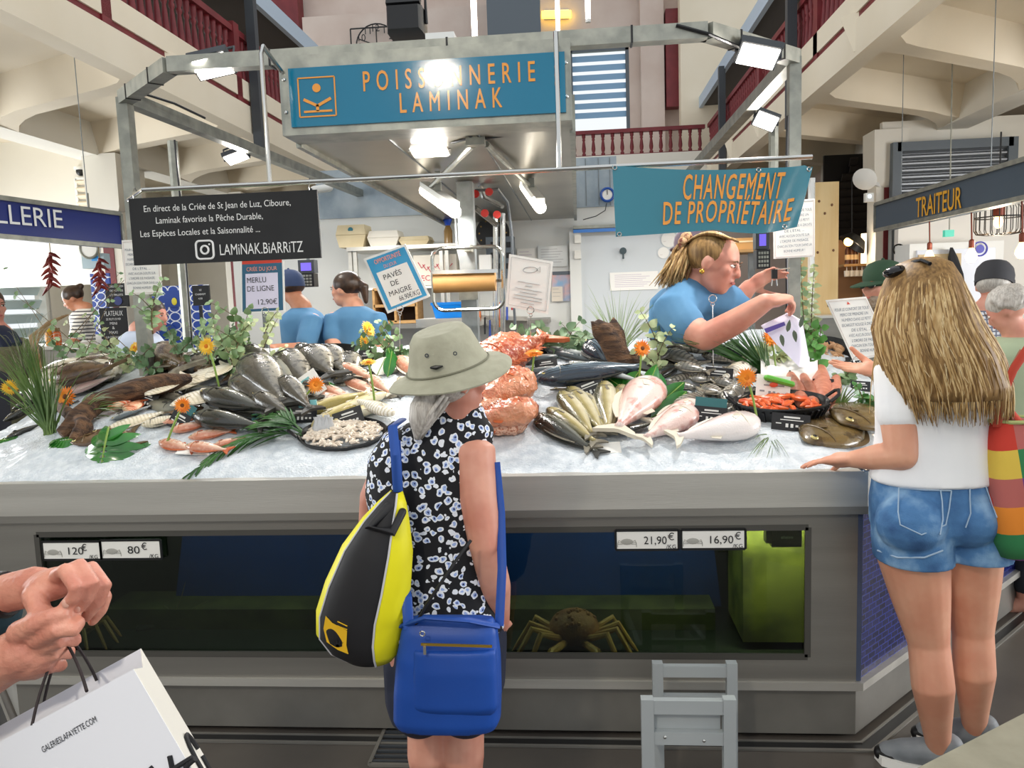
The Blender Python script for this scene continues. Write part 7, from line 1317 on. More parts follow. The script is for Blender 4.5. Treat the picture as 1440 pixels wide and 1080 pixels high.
# ---------------------------------------------------------------- blonde woman at the corner
def build_blonde():
    w = thing('person', 'woman with long blonde hair in white tee and denim shorts at the counter corner', 'person', V((1.25, 2.4, 0))); Y0 = 2.42; k = Y0/1100
    f = V((-.35, .93, -.1)); hc = P(1302, 412, Y0+.02); h = .205; mb = MB(); head(mb, hc, h, f); mb.limb([P(1312, 450, Y0), P(1314, 500, Y0)], [.052, .06])
    mb.loft([pring(px, py, hw, Y0+.02, d) for px, py, hw, d in ((1314, 490, 40, .06), (1316, 512, 68, .08), (1318, 560, 70, .095), (1316, 620, 66, .095), (1316, 680, 76, .115), (1318, 725, 76, .11), (1318, 758, 56, .06))])
    sh = P(1262, 525, Y0); el = P(1268, 640, Y0-.06); wr = P(1200, 646, Y0+.1); hd = P(1150, 655, Y0+.2)
    mb.limb([P(1285, 515, Y0), sh, P(1264, 585, Y0-.03), el], [.06, .06, .055, .046]); mb.limb([el, el.lerp(wr, .4), wr], [.046, .043, .028])
    z0 = .958; wr2 = V((wr.x, wr.y, max(wr.z, z0+.035))); hand(mb, wr2, (-.85, .45, -.12), (0, -.1, -1), .18, (.12, .2, .15), -1, .4, .2)
    # other arm reaching to the fish, palm up
    wr3 = P(1240, 520, 2.78); mb.limb([P(1372, 525, Y0+.04), P(1370, 600, Y0+.15), P(1300, 560, Y0+.3), wr3], [.06, .048, .043, .028]); hand(mb, wr3, (-1, .1, .08), (.1, -.3, 1), .185, (.05, .12, .1), 1, .35, .25)
    for top, kn, cf, an, dy in ((P(1284, 780, Y0), P(1306, 905, Y0+.0), P(1312, 965, Y0-.03), P(1320, 1058, Y0+.02), 0), (P(1360, 775, Y0+.06), P(1368, 890, Y0+.08), P(1370, 945, Y0+.06), P(1370, 1030, Y0+.14), .1)):
        mb.limb([top, top.lerp(kn, .45), kn, cf, cf.lerp(an, .55), an], [.104, .086, .06, .062, .045, .033], 18); mb.limb([an-Z*.02, an+V((-.05, .04, -.05)), an+V((-.11, .09, -.065))], [.036, .036, .026])
    mb.build('body', SKIN, w, remesh=.006, smooth=3); face(w, hc, h, f)
    # tee
    mb = MB(); mb.loft([pring(px, py, hw, Y0+.02, d) for px, py, hw, d in ((1313, 478, 40, .07), (1314, 494, 62, .085), (1316, 515, 78, .098), (1318, 560, 80, .112), (1314, 610, 76, .112), (1312, 650, 80, .122), (1312, 674, 82, .13), (1312, 676, 76, .12))]); mb.limb([P(1292, 512, Y0), P(1262, 528, Y0), P(1264, 580, Y0-.03)], [.066, .072, .066]); mb.limb([P(1345, 512, Y0+.02), P(1374, 528, Y0+.04), P(1374, 570, Y0+.12)], [.066, .07, .064]); mb.build('white_tee', TEEW, w, remesh=.008, smooth=4)
    # denim
    DEN = bpy.data.materials.new('washed_denim'); DEN.use_nodes = True; t = NT(DEN); co = t.coord('Object'); n1 = t.new('ShaderNodeTexNoise', i_Scale=9., i_Detail=6.); t.link(co, n1.inputs[0]); t.link(t.ramp(n1.outputs[0], [(.3, '2f5584'), (.5, '4a78a8'), (.7, '8fb2d0')]), t.n['Principled BSDF'].inputs['Base Color']); n2 = t.new('ShaderNodeTexNoise', i_Scale=220.); t.link(co, n2.inputs[0]); bp = t.new('ShaderNodeBump', i_Strength=.3, i_Distance=.004); t.link(n2.outputs[0], bp.inputs['Height']); t.link(bp.outputs[0], t.n['Principled BSDF'].inputs['Normal']); t.n['Principled BSDF'].inputs['Roughness'].default_value = .85
    mb = MB(); mb.loft([pring(px, py, hw, Y0+.03, d) for px, py, hw, d in ((1314, 658, 78, .118), (1315, 664, 80, .122), (1316, 700, 86, .14), (1318, 735, 88, .14), (1318, 752, 80, .11), (1320, 756, 60, .07))]); mb.ell(P(1281, 735, Y0-.06), (.1, .1, .095)); mb.ell(P(1359, 728, Y0-.03), (.092, .1, .09)); 
    for rows_ in (((1279, 730, 47, .13, 0), (1281, 760, 49, .13, 0), (1284, 786, 50, .125, 0)), ((1361, 725, 46, .13, .05), (1363, 755, 47, .14, .05), (1364, 778, 48, .14, .05))): mb.loft([pring(px, py, hw, Y0+dy, d) for px, py, hw, d, dy in rows_])
    o = mb.build('denim_shorts', DEN, w, remesh=.006, smooth=3)
    ST = mat('denim_stitch', '9fb6cc', .8); DD = mat('dark_denim', '2c4f7c', .85)
    def onback(px, py, off=.006):
        import mathutils
        d = ray(px, py).normalized(); inv = o.matrix_world.inverted(); org = CAM - wloc(o); ok, loc, nn, idx = o.ray_cast(org, d)
        return loc + wloc(o) - d*off if ok else P(px, py, Y0-.13)
    def seam(pts, r, m, name): MB().tube([onback(*p) for p in pts], r, 6).build(name, m, o)
    seam([(1264, 686), (1300, 689), (1338, 690)], .0022, ST, 'pocket_stitch'); seam([(1264, 686), (1263, 720), (1266, 738), (1296, 752), (1330, 738), (1335, 715), (1338, 690)], .002, ST, 'pocket_stitch'); seam([(1364, 674), (1364, 700), (1365, 722), (1358, 742)], .002, ST, 'yoke_seam'); seam([(1322, 684), (1325, 705), (1326, 730), (1322, 752)], .002, ST, 'centre_seam'); seam([(1385, 680), (1392, 700), (1402, 728)], .002, ST, 'pocket_stitch'); seam([(1236, 672), (1300, 680), (1360, 676), (1392, 664)], .002, ST, 'waist_seam'); seam([(1234, 774), (1262, 784), (1300, 784), (1326, 774)], .0028, ST, 'hem_stitch')
    # shoes
    for an in (P(1320, 1058, Y0+.02), P(1370, 1030, Y0+.14)):
        q = V((an.x, an.y, 0)); d0 = V((-.75, .35, 0)).normalized(); d0 = V((-.9, -.1, 0)).normalized() if an.x < 1.3 and 0 else d0
        s_ = V((-d0.y, d0.x, 0)); mb = MB()
        def so(l, w_, z): return q+d0*l+s_*w_+Z*z
        out = [(-.07, -.026), (-.078, 0), (-.07, .026), (.02, .04), (.1, .047), (.16, .038), (.185, .0), (.16, -.038), (.1, -.045), (.02, -.036)]
        shoe = mb.prism([so(a, b, .002) for a, b in out], Z*.03).build('sole', PAPER, w)
        m2 = MB(); m2.limb([so(-.035, 0, .07), so(.03, 0, .068), so(.1, 0, .05), so(.145, 0, .04)], [.04, .044, .04, .03]); m2.limb([so(-.04, 0, .05), so(-.03, 0, .1)], [.038, .042]); sho = m2.build('shoe', mat('grey_trainer', '8e9296', .6, col2='70757a', scale=9), w, remesh=.005, smooth=2)
        MB().tube([so(-.07, -.03, .05), so(-.02, -.046, .05), so(.06, -.048, .045), so(.13, -.04, .04)], .009, 8).build('side_stripe', BLACK, sho); MB().limb([so(.13, 0, .03), so(.16, 0, .028)], [.034, .028]).build('toe_cap', BLACK, sho)
        mb = MB(); [mb.tube([so(.0+.025*i, -.024, .1-.012*i), so(.005+.025*i, 0, .114-.013*i), so(.0+.025*i, .024, .1-.012*i)], .004, 6) for i in range(4)]; mb.build('laces', WHITE, sho)
    # hair
    rows = [(1301, 366, 12, .04), (1299, 374, 31, .08), (1297, 395, 43, .11), (1299, 425, 53, .125), (1304, 460, 65, .132), (1320, 500, 73, .135), (1334, 540, 73, .13), (1340, 572, 69, .115), (1344, 600, 66, .1)]
    def hp(v, a, e=1.0):
        j = min(len(rows)-2, int(v)); f_ = v-j; px, py, hw, d = [rows[j][i]*(1-f_)+rows[j+1][i]*f_ for i in range(4)]; c = P(px, py, Y0+.02-.012*min(v, 5)); return c+X*(sin(a)*hw*k*e)-Y_*(cos(a)*d*e)
    mb = MB(); n = 26; A = [(-125+250*i/n)*pi/180 for i in range(n+1)]; vs = [hp(j*.5, a, .97) for j in range(14) for a in A]; mb.v = vs; mb.f = [[j*(n+1)+i, j*(n+1)+i+1, (j+1)*(n+1)+i+1, (j+1)*(n+1)+i] for j in range(13) for i in range(n)]; mb.mi = [0]*len(mb.f); base = mb.build('hair', HAIRD, w, solid=.02, sharp=180)
    def lock(i):
        a = random.uniform(-2.15, 2.15); ph = random.random()*6; end = random.uniform(6.3, 7.75); e = random.uniform(.98, 1.04); a2 = a+random.gauss(0, .12); st = random.uniform(0, 1.5) if random.random() < .8 else random.uniform(2, 4); N = 14
        return [hp(st+(end-st)*j/(N-1), a+(a2-a)*j/(N-1)+.05*sin(ph+j*.55)*(j/N), e+.018*sin(ph+j*.8)) for j in range(N)]
    strands(lock, 420, .0042, HAIRB, base, 'locks'); strands(lock, 260, .004, HAIRD, base, 'darker_locks')
    def wisp(i): x0 = random.gauss(0, 6); dy = random.uniform(-.02, .06); return bez(P(1268+x0, 430, Y0-.02+dy), P(1234+x0*.5, 490, Y0+.02+dy), P(1238+x0*.9, random.uniform(540, 585), Y0+.04+dy), 12)
    strands(wisp, 90, .0042, HAIRB, base, 'shoulder_lock')
    def stray(i): a = random.uniform(-1.2, 1.6); return [hp(1.2+.45*j, a+.16*sin(j*.5+i)+.03*j*(i % 3-1), 1.045) for j in range(13)]
    strands(stray, 16, .0018, mat('fine_blonde_hair', 'dcc79c', .4), base, 'stray_hairs')
    sgm = MB(); q = P(1282, 376, Y0-.02); GL = mat('dark_lens', '0c0c10', .1)
    for dx, dy, rx in ((-16, 4, .034), (14, -5, .026)): sgm.ell(P(1274+dx, 378+dy, Y0-.02), (rx, .03, .017), Matrix.Rotation(-.25, 3, 'Y'), nu=16, nv=8)
    sgm.tube([P(1282, 372, Y0-.03), P(1296, 366, Y0-.06), P(1308, 371, Y0-.1)], .006, 6); sgm.build('sunglasses', GL, w, solid=0)
    br2 = MB(); c = wr2+V((.03, -.015, 0)); d0 = (wr2-el).normalized(); x_, y_, d_ = frame_from(d0)
    for e in (-.004, .004): br2.tube([c+d_*e+x_*(cos(2*pi*i/20)*.033)+y_*(sin(2*pi*i/20)*.033) for i in range(20)], .003, 6, closed=True)
    for i in range(10): a = 2*pi*i/10; br2.ell(c+x_*(cos(a)*.034)+y_*(sin(a)*.034), .005, nu=8, nv=6)
    br2.build('bracelet', mat('silver_bracelet', 'c8ccd0', .2, 1.), w)
build_blonde()
def build_plaid_bag():
    Y0 = 2.36; t = thing('tote_bag', 'multicolour patchwork tote bag hanging from the shoulder of the blonde woman', 'bag', P(1425, 775, Y0)); m = bpy.data.materials.new('patchwork_cotton'); m.use_nodes = True; n = NT(m); co = n.coord('Object', (15, 15, 12.5), (0, .12, .0)); fl_ = n.new('ShaderNodeVectorMath', operation='FLOOR'); n.link(co, fl_.inputs[0]); wn = n.new('ShaderNodeTexWhiteNoise', noise_dimensions='2D'); sp = n.new('ShaderNodeSeparateXYZ'); n.link(fl_.outputs[0], sp.inputs[0]); cb2 = n.new('ShaderNodeCombineXYZ'); n.link(sp.outputs[0], cb2.inputs[0]); n.link(sp.outputs[2], cb2.inputs[1]); n.link(cb2.outputs[0], wn.inputs[0]); n.link(n.ramp(wn.outputs[0], [(0, 'c23a2c'), (.16, 'e0862c'), (.32, '2f7a4a'), (.46, '6a3a7a'), (.6, 'd8b84a'), (.72, '2c5aa0'), (.86, 'b0605a')], 'CONSTANT'), n.n['Principled BSDF'].inputs['Base Color']); n.n['Principled BSDF'].inputs['Roughness'].default_value = .9
    mb = MB(); mb.loft([pring(px, py, hw, Y0, d, sq=.6) for px, py, hw, d in ((1428, 590, 36, .05), (1432, 640, 44, .07), (1436, 700, 48, .09), (1440, 755, 48, .09), (1442, 778, 40, .07))]); mb.build('body', m, t, sharp=170)
    MB().tube(pring(1428, 590, 37, Y0, .052), .006, 6, closed=True).build('rim', mat('pale_green_piping', 'b0b878', .8), t)
    MB().tube([P(1402, 600, Y0-.04), P(1408, 560, Y0-.06), P(1425, 520, Y0-.07), P(1445, 490, Y0-.05)], .012, 8, flat=.35).build('strap', mat('red_strap', 'b8402c', .8), t); MB().tube([P(1440, 600, Y0-.04), P(1420, 575, Y0), P(1405, 540, Y0+.02), P(1390, 510, Y0+.05)], .012, 8, flat=.35).build('strap', MATS['red_strap'], t)
build_plaid_bag()
# ---------------------------------------------------------------- seller leaning over the counter
def build_seller():
    w = thing('person', 'seller in blue tee with blonde ponytail leaning over the counter holding a paper bag', 'person', V((.42, 3.95, 0))); Y0 = 3.5; k = Y0/1100
    hc = P(1004, 370, Y0-.02); h = .26; f = V((.84, -.42, -.3)); u = V((.3, -.1, .95)); mb = MB(); head(mb, hc, h, f, u); mb.limb([P(985, 392, Y0+.03), P(965, 420, Y0+.06)], [.068, .085])
    mb.loft([ring2(P(px, py, Y), hw*k, d) for px, py, hw, d, Y in ((968, 408, 34, .08, Y0+.05), (966, 430, 50, .12, Y0+.1), (965, 470, 48, .13, Y0+.25), (962, 520, 46, .13, Y0+.38))]); q = P(962, 520, Y0+.38)+Y_*.08; mb.loft([ring2(V((q.x, q.y, z)), r, d) for z, r, d in ((q.z, .15, .13), (1.0, .17, .14), (.85, .18, .15))]); [mb.limb([V((q.x+e*.09, q.y, .9)), V((q.x+e*.1, q.y+.02, .45)), V((q.x+e*.1, q.y+.04, .08))], [.09, .065, .045]) for e in (-1, 1)]
    fist = P(1076, 425, Y0-.32)
    mb.limb([P(955, 425, Y0), P(948, 440, Y0-.06), P(970, 462, Y0-.12), P(992, 474, Y0-.18)], [.075, .076, .068, .058]); mb.limb([P(992, 474, Y0-.18), P(1035, 452, Y0-.26), fist], [.058, .053, .037]); hand(mb, fist, (1, .1, .15), (.1, .3, -1), .2, (.9, .9, .6), 1, .5, .05)
    wr = P(1053, 404, Y0+.1); mb.limb([P(1005, 418, Y0+.08), P(1032, 432, Y0+.12), wr], [.08, .055, .036]); hand(mb, wr, (.8, -.1, .5), (.3, -.6, -.4), .2, (.25, .35, .3), 1, .5, .2)
    mb.build('body', SKIN2, w, remesh=.008, smooth=3); face(w, hc, h, f, u)
    mb = MB(); mb.loft([ring2(P(px, py, Y), hw*k, d) for px, py, hw, d, Y in ((972, 404, 40, .1, Y0+.05), (966, 420, 52, .14, Y0+.09), (964, 450, 54, .15, Y0+.18), (960, 490, 50, .15, Y0+.32), (958, 530, 50, .15, Y0+.42), (958, 560, 52, .15, Y0+.45))]); mb.limb([P(968, 418, Y0+.02), P(948, 438, Y0-.06), P(964, 457, Y0-.105)], [.095, .098, .086]); mb.limb([P(990, 416, Y0+.06), P(1018, 424, Y0+.09), P(1034, 426, Y0+.11)], [.09, .09, .07]); mb.build('blue_tee', TEE, w, remesh=.01, smooth=4)
    MB().loft([ring2(P(px, py, Y), hw*k, d) for px, py, hw, d, Y in ((960, 472, 53, .158, Y0+.27), (958, 500, 54, .16, Y0+.36), (958, 560, 56, .165, Y0+.46))]).build('apron', mat('black_apron', '17181c', .7), w, remesh=.012, smooth=2)
    fn = f.normalized(); un = (u-fn*u.dot(fn)).normalized(); s = fn.cross(un); B = basis(s, fn, un); hr = MB().ell(hc+un*(.13*h)-fn*(.09*h), (.37*h, .41*h, .38*h), B, 22, 14).build('hair', HAIRD, w)
    def strand(i):
        a = random.uniform(-1.5, 1.5); q0 = hc+un*(.36*h)+fn*(.2*h)*random.uniform(.4, 1.1)+s*(sin(a)*.28*h); q1 = hc+un*(.3*h)-fn*(.25*h)+s*(sin(a)*.36*h); q2 = hc+un*(.16*h)-fn*(.54*h)+s*random.gauss(0, .02); return bez(q0+un*.02, q1+un*.055, q2, 9)
    strands(strand, 170, .006, HAIRD, hr, 'swept_locks'); strands(lambda i: [p+un*.004 for p in strand(i)], 50, .004, HAIRB, hr, 'light_locks')
    t0 = hc+un*(.18*h)-fn*(.54*h)
    def pony(i): o = V((random.gauss(0, .018), random.gauss(0, .018), random.gauss(0, .012))); return [p+o*(.5, .9, 1.2, 1.3, 1.2, .9)[j] for j, p in enumerate(bez(t0, P(955, 365, Y0), P(943, 400, Y0-.02)+V((random.gauss(0, .025), 0, 0)), 5))]
    strands(pony, 90, .007, HAIRB, hr, 'ponytail'); strands(pony, 70, .007, HAIRD, hr, 'dark_ponytail_locks'); sc2 = MB(); [sc2.ell(t0+un*(.035*cos(i*.7))+s*(.035*sin(i*.7))-fn*.01, .022, nu=10, nv=8) for i in range(9)]; sc2.build('scrunchie', mat('peach_scrunchie', 'c4a07a', .9, col2='7a4438', scale=40, lo=.45, hi=.55), hr)
    q = hc-un*(.17*h)-fn*(.04*h)-s*(-1)*(.0)+(-s if (-s).y < 0 else s)*(.37*h); MB().ell(q, .012, nu=10, nv=8).build('earring', mat('gold_earring', 'd8a84a', .25, .9), w)
    pb = thing('paper_bag', 'white printed paper carrier bag with a purple stripe held by the seller', 'bag', P(1110, 515, 3.25)); PB = mat('lilac_paper', 'e4dff0', .6); a = [P(1070, 458, 3.22), P(1108, 440, 3.25), P(1128, 452, 3.2), P(1140, 518, 3.16), P(1124, 516, 3.12), P(1092, 484, 3.12)]; MB().prism(a, V((.02, .07, 0))).build('body', PB, pb); mb = MB(); mb.add([p-Y_*.03 for p in (P(1072, 462, 3.2), P(1100, 452, 3.22), P(1102, 457, 3.21), P(1075, 468, 3.19))], [(0, 1, 2, 3)]); mb.build('purple_stripe', mat('purple_print', '5a4a9a', .6), pb); mb = MB(); [leaf(mb, P(1098+9*i, 470-3*i, 3.12), V((.2, 0, 1 if i % 2 else -1)), V((0, -1, 0)), .05, .018, 5) for i in range(4)]; mb.build('leaf_print', mat('leaf_print_green', '5d6a58', .7), pb)
    cp_ = thing('clip', 'black clip hanging on a cord before the seller hand', 'clip', P(1089, 388, 3.3)); MB().bar(P(1089, 392, 3.3), P(1089, 379, 3.3), .022, .014, up=Y_).build('grip', BLACK, cp_); MB().tube([P(1089, 379, 3.3), P(1110, 377, 3.5), ppr+V((-.02, 0, P(1117, 377, 3.62).z-ppr.z))], .003, 5).build('cord', BLACK, cp_); MB().tube([P(1086, 393, 3.3), P(1085, 402, 3.3)], .003).build('prong', WIRE, cp_); MB().tube([P(1092, 393, 3.3), P(1093, 402, 3.3)], .003).build('prong', WIRE, cp_)
build_seller()
# ---------------------------------------------------------------- background figures
def figure(label, head_px, h_px, Y, f, body_px, sh_hw, top_m, skin_m, hair_m, arms=(), cap=None, capf=None, hair='short', neck=.0, low=.0, dep=.12, beard=None, glasses=False, vox=.012, legs=True, leg_m=None, rows=None):
    "standing figure: head centre/height in pixels, then torso rows (px, py, half width)"
    k = Y/1100; hc = P(*head_px, Y); h = h_px*k; f = V(f).normalized(); gx, gy = body_px; w = thing('person', label, 'person', V((P(gx, gy, Y).x, Y, 0))); u = (Z-f*f.z).normalized(); s = f.cross(u)
    mb = MB(); head(mb, hc, h, f); nb = P(gx, gy, Y); mb.limb([hc-Z*(.3*h)-f*(.06*h), nb+Z*.02], [.05, .065])
    cx_ = nb.x; W = sh_hw*k
    mb.loft([ring2(V((cx_, Y, nb.z-dz)), W*a, dep*b) for dz, a, b in ((-.0, .4, .6), (.05, .86, .85), (.2, .82, .95), (.45, .78, .95), (.6, .84, 1), (.7, .7, .9))])
    hipz = nb.z-.62
    for e in (-1, 1): mb.limb([V((cx_+e*W*.42, Y, hipz)), V((cx_+e*W*.45, Y, hipz*.52)), V((cx_+e*W*.45, Y+.02, .09))], [.085, .06, .042]); mb.limb([V((cx_+e*W*.45, Y+.02, .05)), V((cx_+e*W*.45, Y+.02, .04))+f*.13], [.04, .032])
    for a in arms:
        pts = [P(x, y, Yy) for x, y, Yy in a]; mb.limb(pts, [.055, .05, .042, .03][:len(pts)] if len(pts) > 2 else [.05, .035]); d = (pts[-1]-pts[-2]).normalized(); hand(mb, pts[-1], d, (-.2, -.3, -1), .17, (.4, .5, .4))
    mb.build('body', skin_m, w, remesh=vox, smooth=2); face(w, hc, h, f)
    mb = MB(); mb.loft([ring2(V((cx_, Y, nb.z-dz)), W*a+.012, dep*b+.014) for dz, a, b in ((-.015, .36, .55), (.02, .72, .8), (.06, .92, .92), (.2, .88, 1), (.45, .84, 1), (.62, .88, 1.04))])
    for a in arms: pts = [P(x, y, Yy) for x, y, Yy in a]; m_ = pts[0].lerp(pts[1], .75); mb.limb([V((cx_, Y, nb.z-.09)).lerp(pts[0], .7), pts[0], m_], [.07, .072, .066])
    mb.build('shirt', top_m, w, remesh=vox, smooth=3)
    mb = MB(); mb.loft([ring2(V((cx_, Y, z)), W*.8+.012, dep+.012) for z in (hipz+.06, hipz-.05)])
    for e in (-1, 1): mb.limb([V((cx_+e*W*.42, Y, hipz)), V((cx_+e*W*.45, Y, hipz*.52)), V((cx_+e*W*.45, Y+.02, .14))], [.1, .078, .06])
    mb.build('trousers', leg_m or mat('dark_trousers', '23262e', .85), w, remesh=.016, smooth=2)
    B = basis(s, f, u)
    if hair != 'none':
        hr = MB().ell(hc+u*(.165*h)-f*(.085*h), (.385*h, .45*h, .395*h), B, 20, 14) if not cap else MB().ell(hc-u*(.03*h)-f*(.11*h), (.355*h, .37*h, .22*h), B, 20, 14)
        if hair == 'pony': a = hc+u*(.2*h)-f*(.45*h); hr.limb([a, a-f*(.18*h)-u*(.15*h), a-f*(.2*h)-u*(.6*h)], [.1*h, .15*h, .07*h])
        if hair == 'bun': hr.ell(hc+u*(.3*h)-f*(.5*h), (.16*h, .18*h, .14*h), B)
        if hair == 'curly':
            for i in range(90): a = random.random()*6.28; z = random.uniform(-.5, 1); r = sqrt(1-min(1, z*z)); d_ = s*(cos(a)*r)+f*(sin(a)*r)+u*z; 
            for i in range(140):
                a = random.random()*6.28; z = random.uniform(-.35, 1); r = sqrt(1-z*z); d_ = s*(cos(a)*r*.4)+f*(sin(a)*r*.45)+u*(z*.4)
                if (d_.dot(f) < .22*1): hr.ell(hc+(d_+u*.12-f*.08)*h, .075*h*random.uniform(.7, 1.2), nu=8, nv=6)
        hr.build('hair', hair_m, w, remesh=.009 if hair != 'curly' else .008, smooth=1)
    if cap:
        cf = V(capf if capf else f).normalized(); cs = cf.cross(u); mb = MB(); n = 24; c0 = hc+u*(.16*h)-f*(.05*h)
        mb.loft([[c0+cs*(cos(2*pi*i/n)*r*.4*h)+cf*(sin(2*pi*i/n)*r*.46*h)+u*(z*h) for i in range(n)] for r, z in ((.98, -.15), (1.01, .06), (.94, .22), (.72, .34), (.38, .4), (.05, .42))]); o = mb.build('cap', cap, w, sharp=60)
        mb = MB(); m_ = 13; inn = [c0+cs*(cos(pi*i/(m_-1))*.38*h)+cf*(sin(pi*i/(m_-1))*.44*h)-u*(.04*h) for i in range(m_)]; out = [c0+cs*(cos(pi*i/(m_-1))*.4*h)+cf*((sin(pi*i/(m_-1))*.42+.42*sin(pi*i/(m_-1))**.7)*h)-u*((.06+.08*sin(pi*i/(m_-1)))*h) for i in range(m_)]
        mb.v = inn+out; mb.f = [[i, i+1, m_+i+1, m_+i] for i in range(m_-1)]; mb.mi = [0]*len(mb.f); mb.build('visor', cap, o, solid=.006); MB().ell(c0+u*(.42*h), .02*h*2, nu=8, nv=6).build('button', cap, o)
    if beard: MB().ell(hc-u*(.33*h)+f*(.18*h), (.27*h, .27*h, .24*h), B, 16, 12).build('beard', beard, w, remesh=.008)
    if glasses:
        mb = MB(); [mb.ell(hc+u*(.04*h)+f*(.42*h)+s*(e*.14*h), (.1*h, .03*h, .07*h), B, 14, 8) for e in (-1, 1)]; [mb.tube([hc+u*(.06*h)+f*(.42*h)+s*(e*.2*h), hc+u*(.06*h)+f*(.2*h)+s*(e*.36*h), hc+u*(.04*h)-f*(.05*h)+s*(e*.37*h)], .015*h, 6) for e in (-1, 1)]; mb.build('sunglasses', BLACK, w)
    return w
STRJ = bpy.data.materials.new('striped_jersey'); STRJ.use_nodes = True; t = NT(STRJ); wv = t.new('ShaderNodeTexWave', bands_direction='Z', i_Scale=9.); t.link(t.coord('Object'), wv.inputs[0]); t.link(t.ramp(wv.outputs[1], [(0, '2c2c3a'), (.25, 'e8e4dc')], 'CONSTANT'), t.n['Principled BSDF'].inputs['Base Color'])
figure('seller in blue tee and blue cap turned away beside the price board', (410, 404), 46, 5.0, (-.75, .6, -.3), (425, 436), 33, TEE, SKIN3, HAIRK, arms=[((440, 452, 4.9), (428, 490, 4.8), (395, 492, 4.7), (385, 490, 4.65))], cap=mat('navy_cap', '26385c', .8), capf=(-.8, .6, 0))
figure('seller in blue tee with dark ponytail looking aside behind the gerberas', (486, 408), 48, 5.0, (-.95, .25, -.05), (498, 434), 38, TEE, SKIN, HAIRK, arms=[((470, 450, 4.95), (467, 480, 4.9), (478, 500, 4.8)), ((530, 450, 4.98), (538, 478, 4.95), (528, 510, 4.9))], hair='pony')
figure('seller in striped top with dark bun bending behind the menu boards', (103, 420), 34, 7.6, (-.8, -.4, -.5), (122, 436), 26, STRJ, SKIN3, HAIRK, arms=[((112, 455, 7.4), (105, 480, 7.3), (100, 490, 7.2))], hair='bun')
figure('customer in pale blue shirt behind the grey post facing the screen', (216, 444), 46, 4.9, (.9, -.1, -.1), (196, 468), 34, mat('pale_blue_shirt', 'c8d2e4', .8), SKIN2, HAIRK, hair='short')
figure('man in dark green cap with sunglasses and grey beard beyond the blonde woman', (1240, 402), 60, 4.75, (-.92, -.38, -.05), (1262, 442), 36, mat('white_polo', 'e8e6e0', .8), SKIN2, HAIRG, cap=mat('bottle_green_cap', '2c4a34', .8), beard=mat('grey_beard', '8a7460', .9, col2='a89888', scale=60, bump=.5), glasses=True, hair='short')
CHECK = bpy.data.materials.new('grey_check_shirt'); CHECK.use_nodes = True; t = NT(CHECK); ck = t.new('ShaderNodeTexBrick', offset=0., i_Scale=1., i_Mortar_Size=.004, i_Brick_Width=.022, i_Row_Height=.022, i_Color1=lin('dcdde2'), i_Color2=lin('d0d2da'), i_Mortar=lin('6c7080')); mp = t.coord('Object', (1, 1, 1), (radians(90), 0, 0)); t.link(mp, ck.inputs[0]); t.link(ck.outputs[0], t.n['Principled BSDF'].inputs['Base Color']); t.n['Principled BSDF'].inputs['Roughness'].default_value = .85
figure('man in dark grey cap and checked shirt with his back to the aisle', (1398, 402), 58, 4.65, (.5, .8, -.35), (1385, 440), 50, CHECK, SKIN2, HAIRG, cap=mat('charcoal_cap', '3c3c40', .85), hair='short')
figure('customer with curly grey hair and sage green shirt at the frame edge', (1416, 436), 58, 3.7, (-.7, .5, -.5), (1432, 478), 56, mat('sage_shirt', 'a4b294', .85), SKIN2, HAIRG, hair='curly', dep=.14)
MB().tube([P(1436, 492, 3.5), P(1420, 520, 3.5), P(1408, 545, 3.5)], .012, 6, flat=.4).build('strap', mat('brown_leather_strap', '8a4a2c', .5), [o for o in COL.objects if o.get('label', '').startswith('customer with curly')][0])
figure('person in mauve cap mostly hidden behind the leaning seller', (968, 352), 50, 4.9, (-.3, .9, 0), (966, 392), 24, mat('grey_tee', '8a8c92', .8), SKIN, HAIRK, cap=mat('mauve_cap', '7a6a78', .8), hair='short')
figure('person in olive top at the frame edge behind the driftwood branch', (-14, 432), 54, 5.3, (.7, -.3, 0), (10, 478), 52, mat('olive_top', '5c5a40', .85), SKIN2, HAIRK, hair='short')
nc = thing('person', 'person in a navy cap seen only by its brim at the frame edge', 'person', V((P(-40, 478, 4.9).x, 4.9, 0)))
hc = P(-40, 478, 4.9); mb = MB(); head(mb, hc, .22, (.8, -.3, -.3)); mb.limb([hc-Z*.08, hc-Z*.2], [.05, .06]); mb.loft([ring2(hc-Z*z, a, b) for z, a, b in ((.18, .08, .08), (.24, .19, .11), (.6, .17, .11), (.9, .17, .12))]); mb.limb([hc-Z*.85, hc-Z*1.2], [.15, .1]); mb.build('body', SKIN2, nc, remesh=.012, smooth=2)
MB().loft([ring2(hc-Z*z, a, b) for z, a, b in ((.19, .1, .09), (.24, .21, .13), (.6, .19, .13), (.85, .19, .14))]).build('shirt', mat('dark_shirt', '2a2c34', .85), nc, remesh=.015, smooth=2)
MB().loft([[hc+Z*(z*.22)+X*(cos(2*pi*i/24)*r*.1)+Y_*(sin(2*pi*i/24)*r*.1) for i in range(24)] for r, z in ((1.02, .1), (1, .25), (.8, .45), (.1, .52))]).build('cap', mat('navy_cap_cloth', '141c34', .8), nc)
MB().loft([ring2(P(px, py, 4.84), a, .08, n=16) for px, py, a in ((-10, 458, .05), (2, 468, .08), (12, 482, .075), (14, 487, .05))]).build('visor', MATS['navy_cap_cloth'], nc)
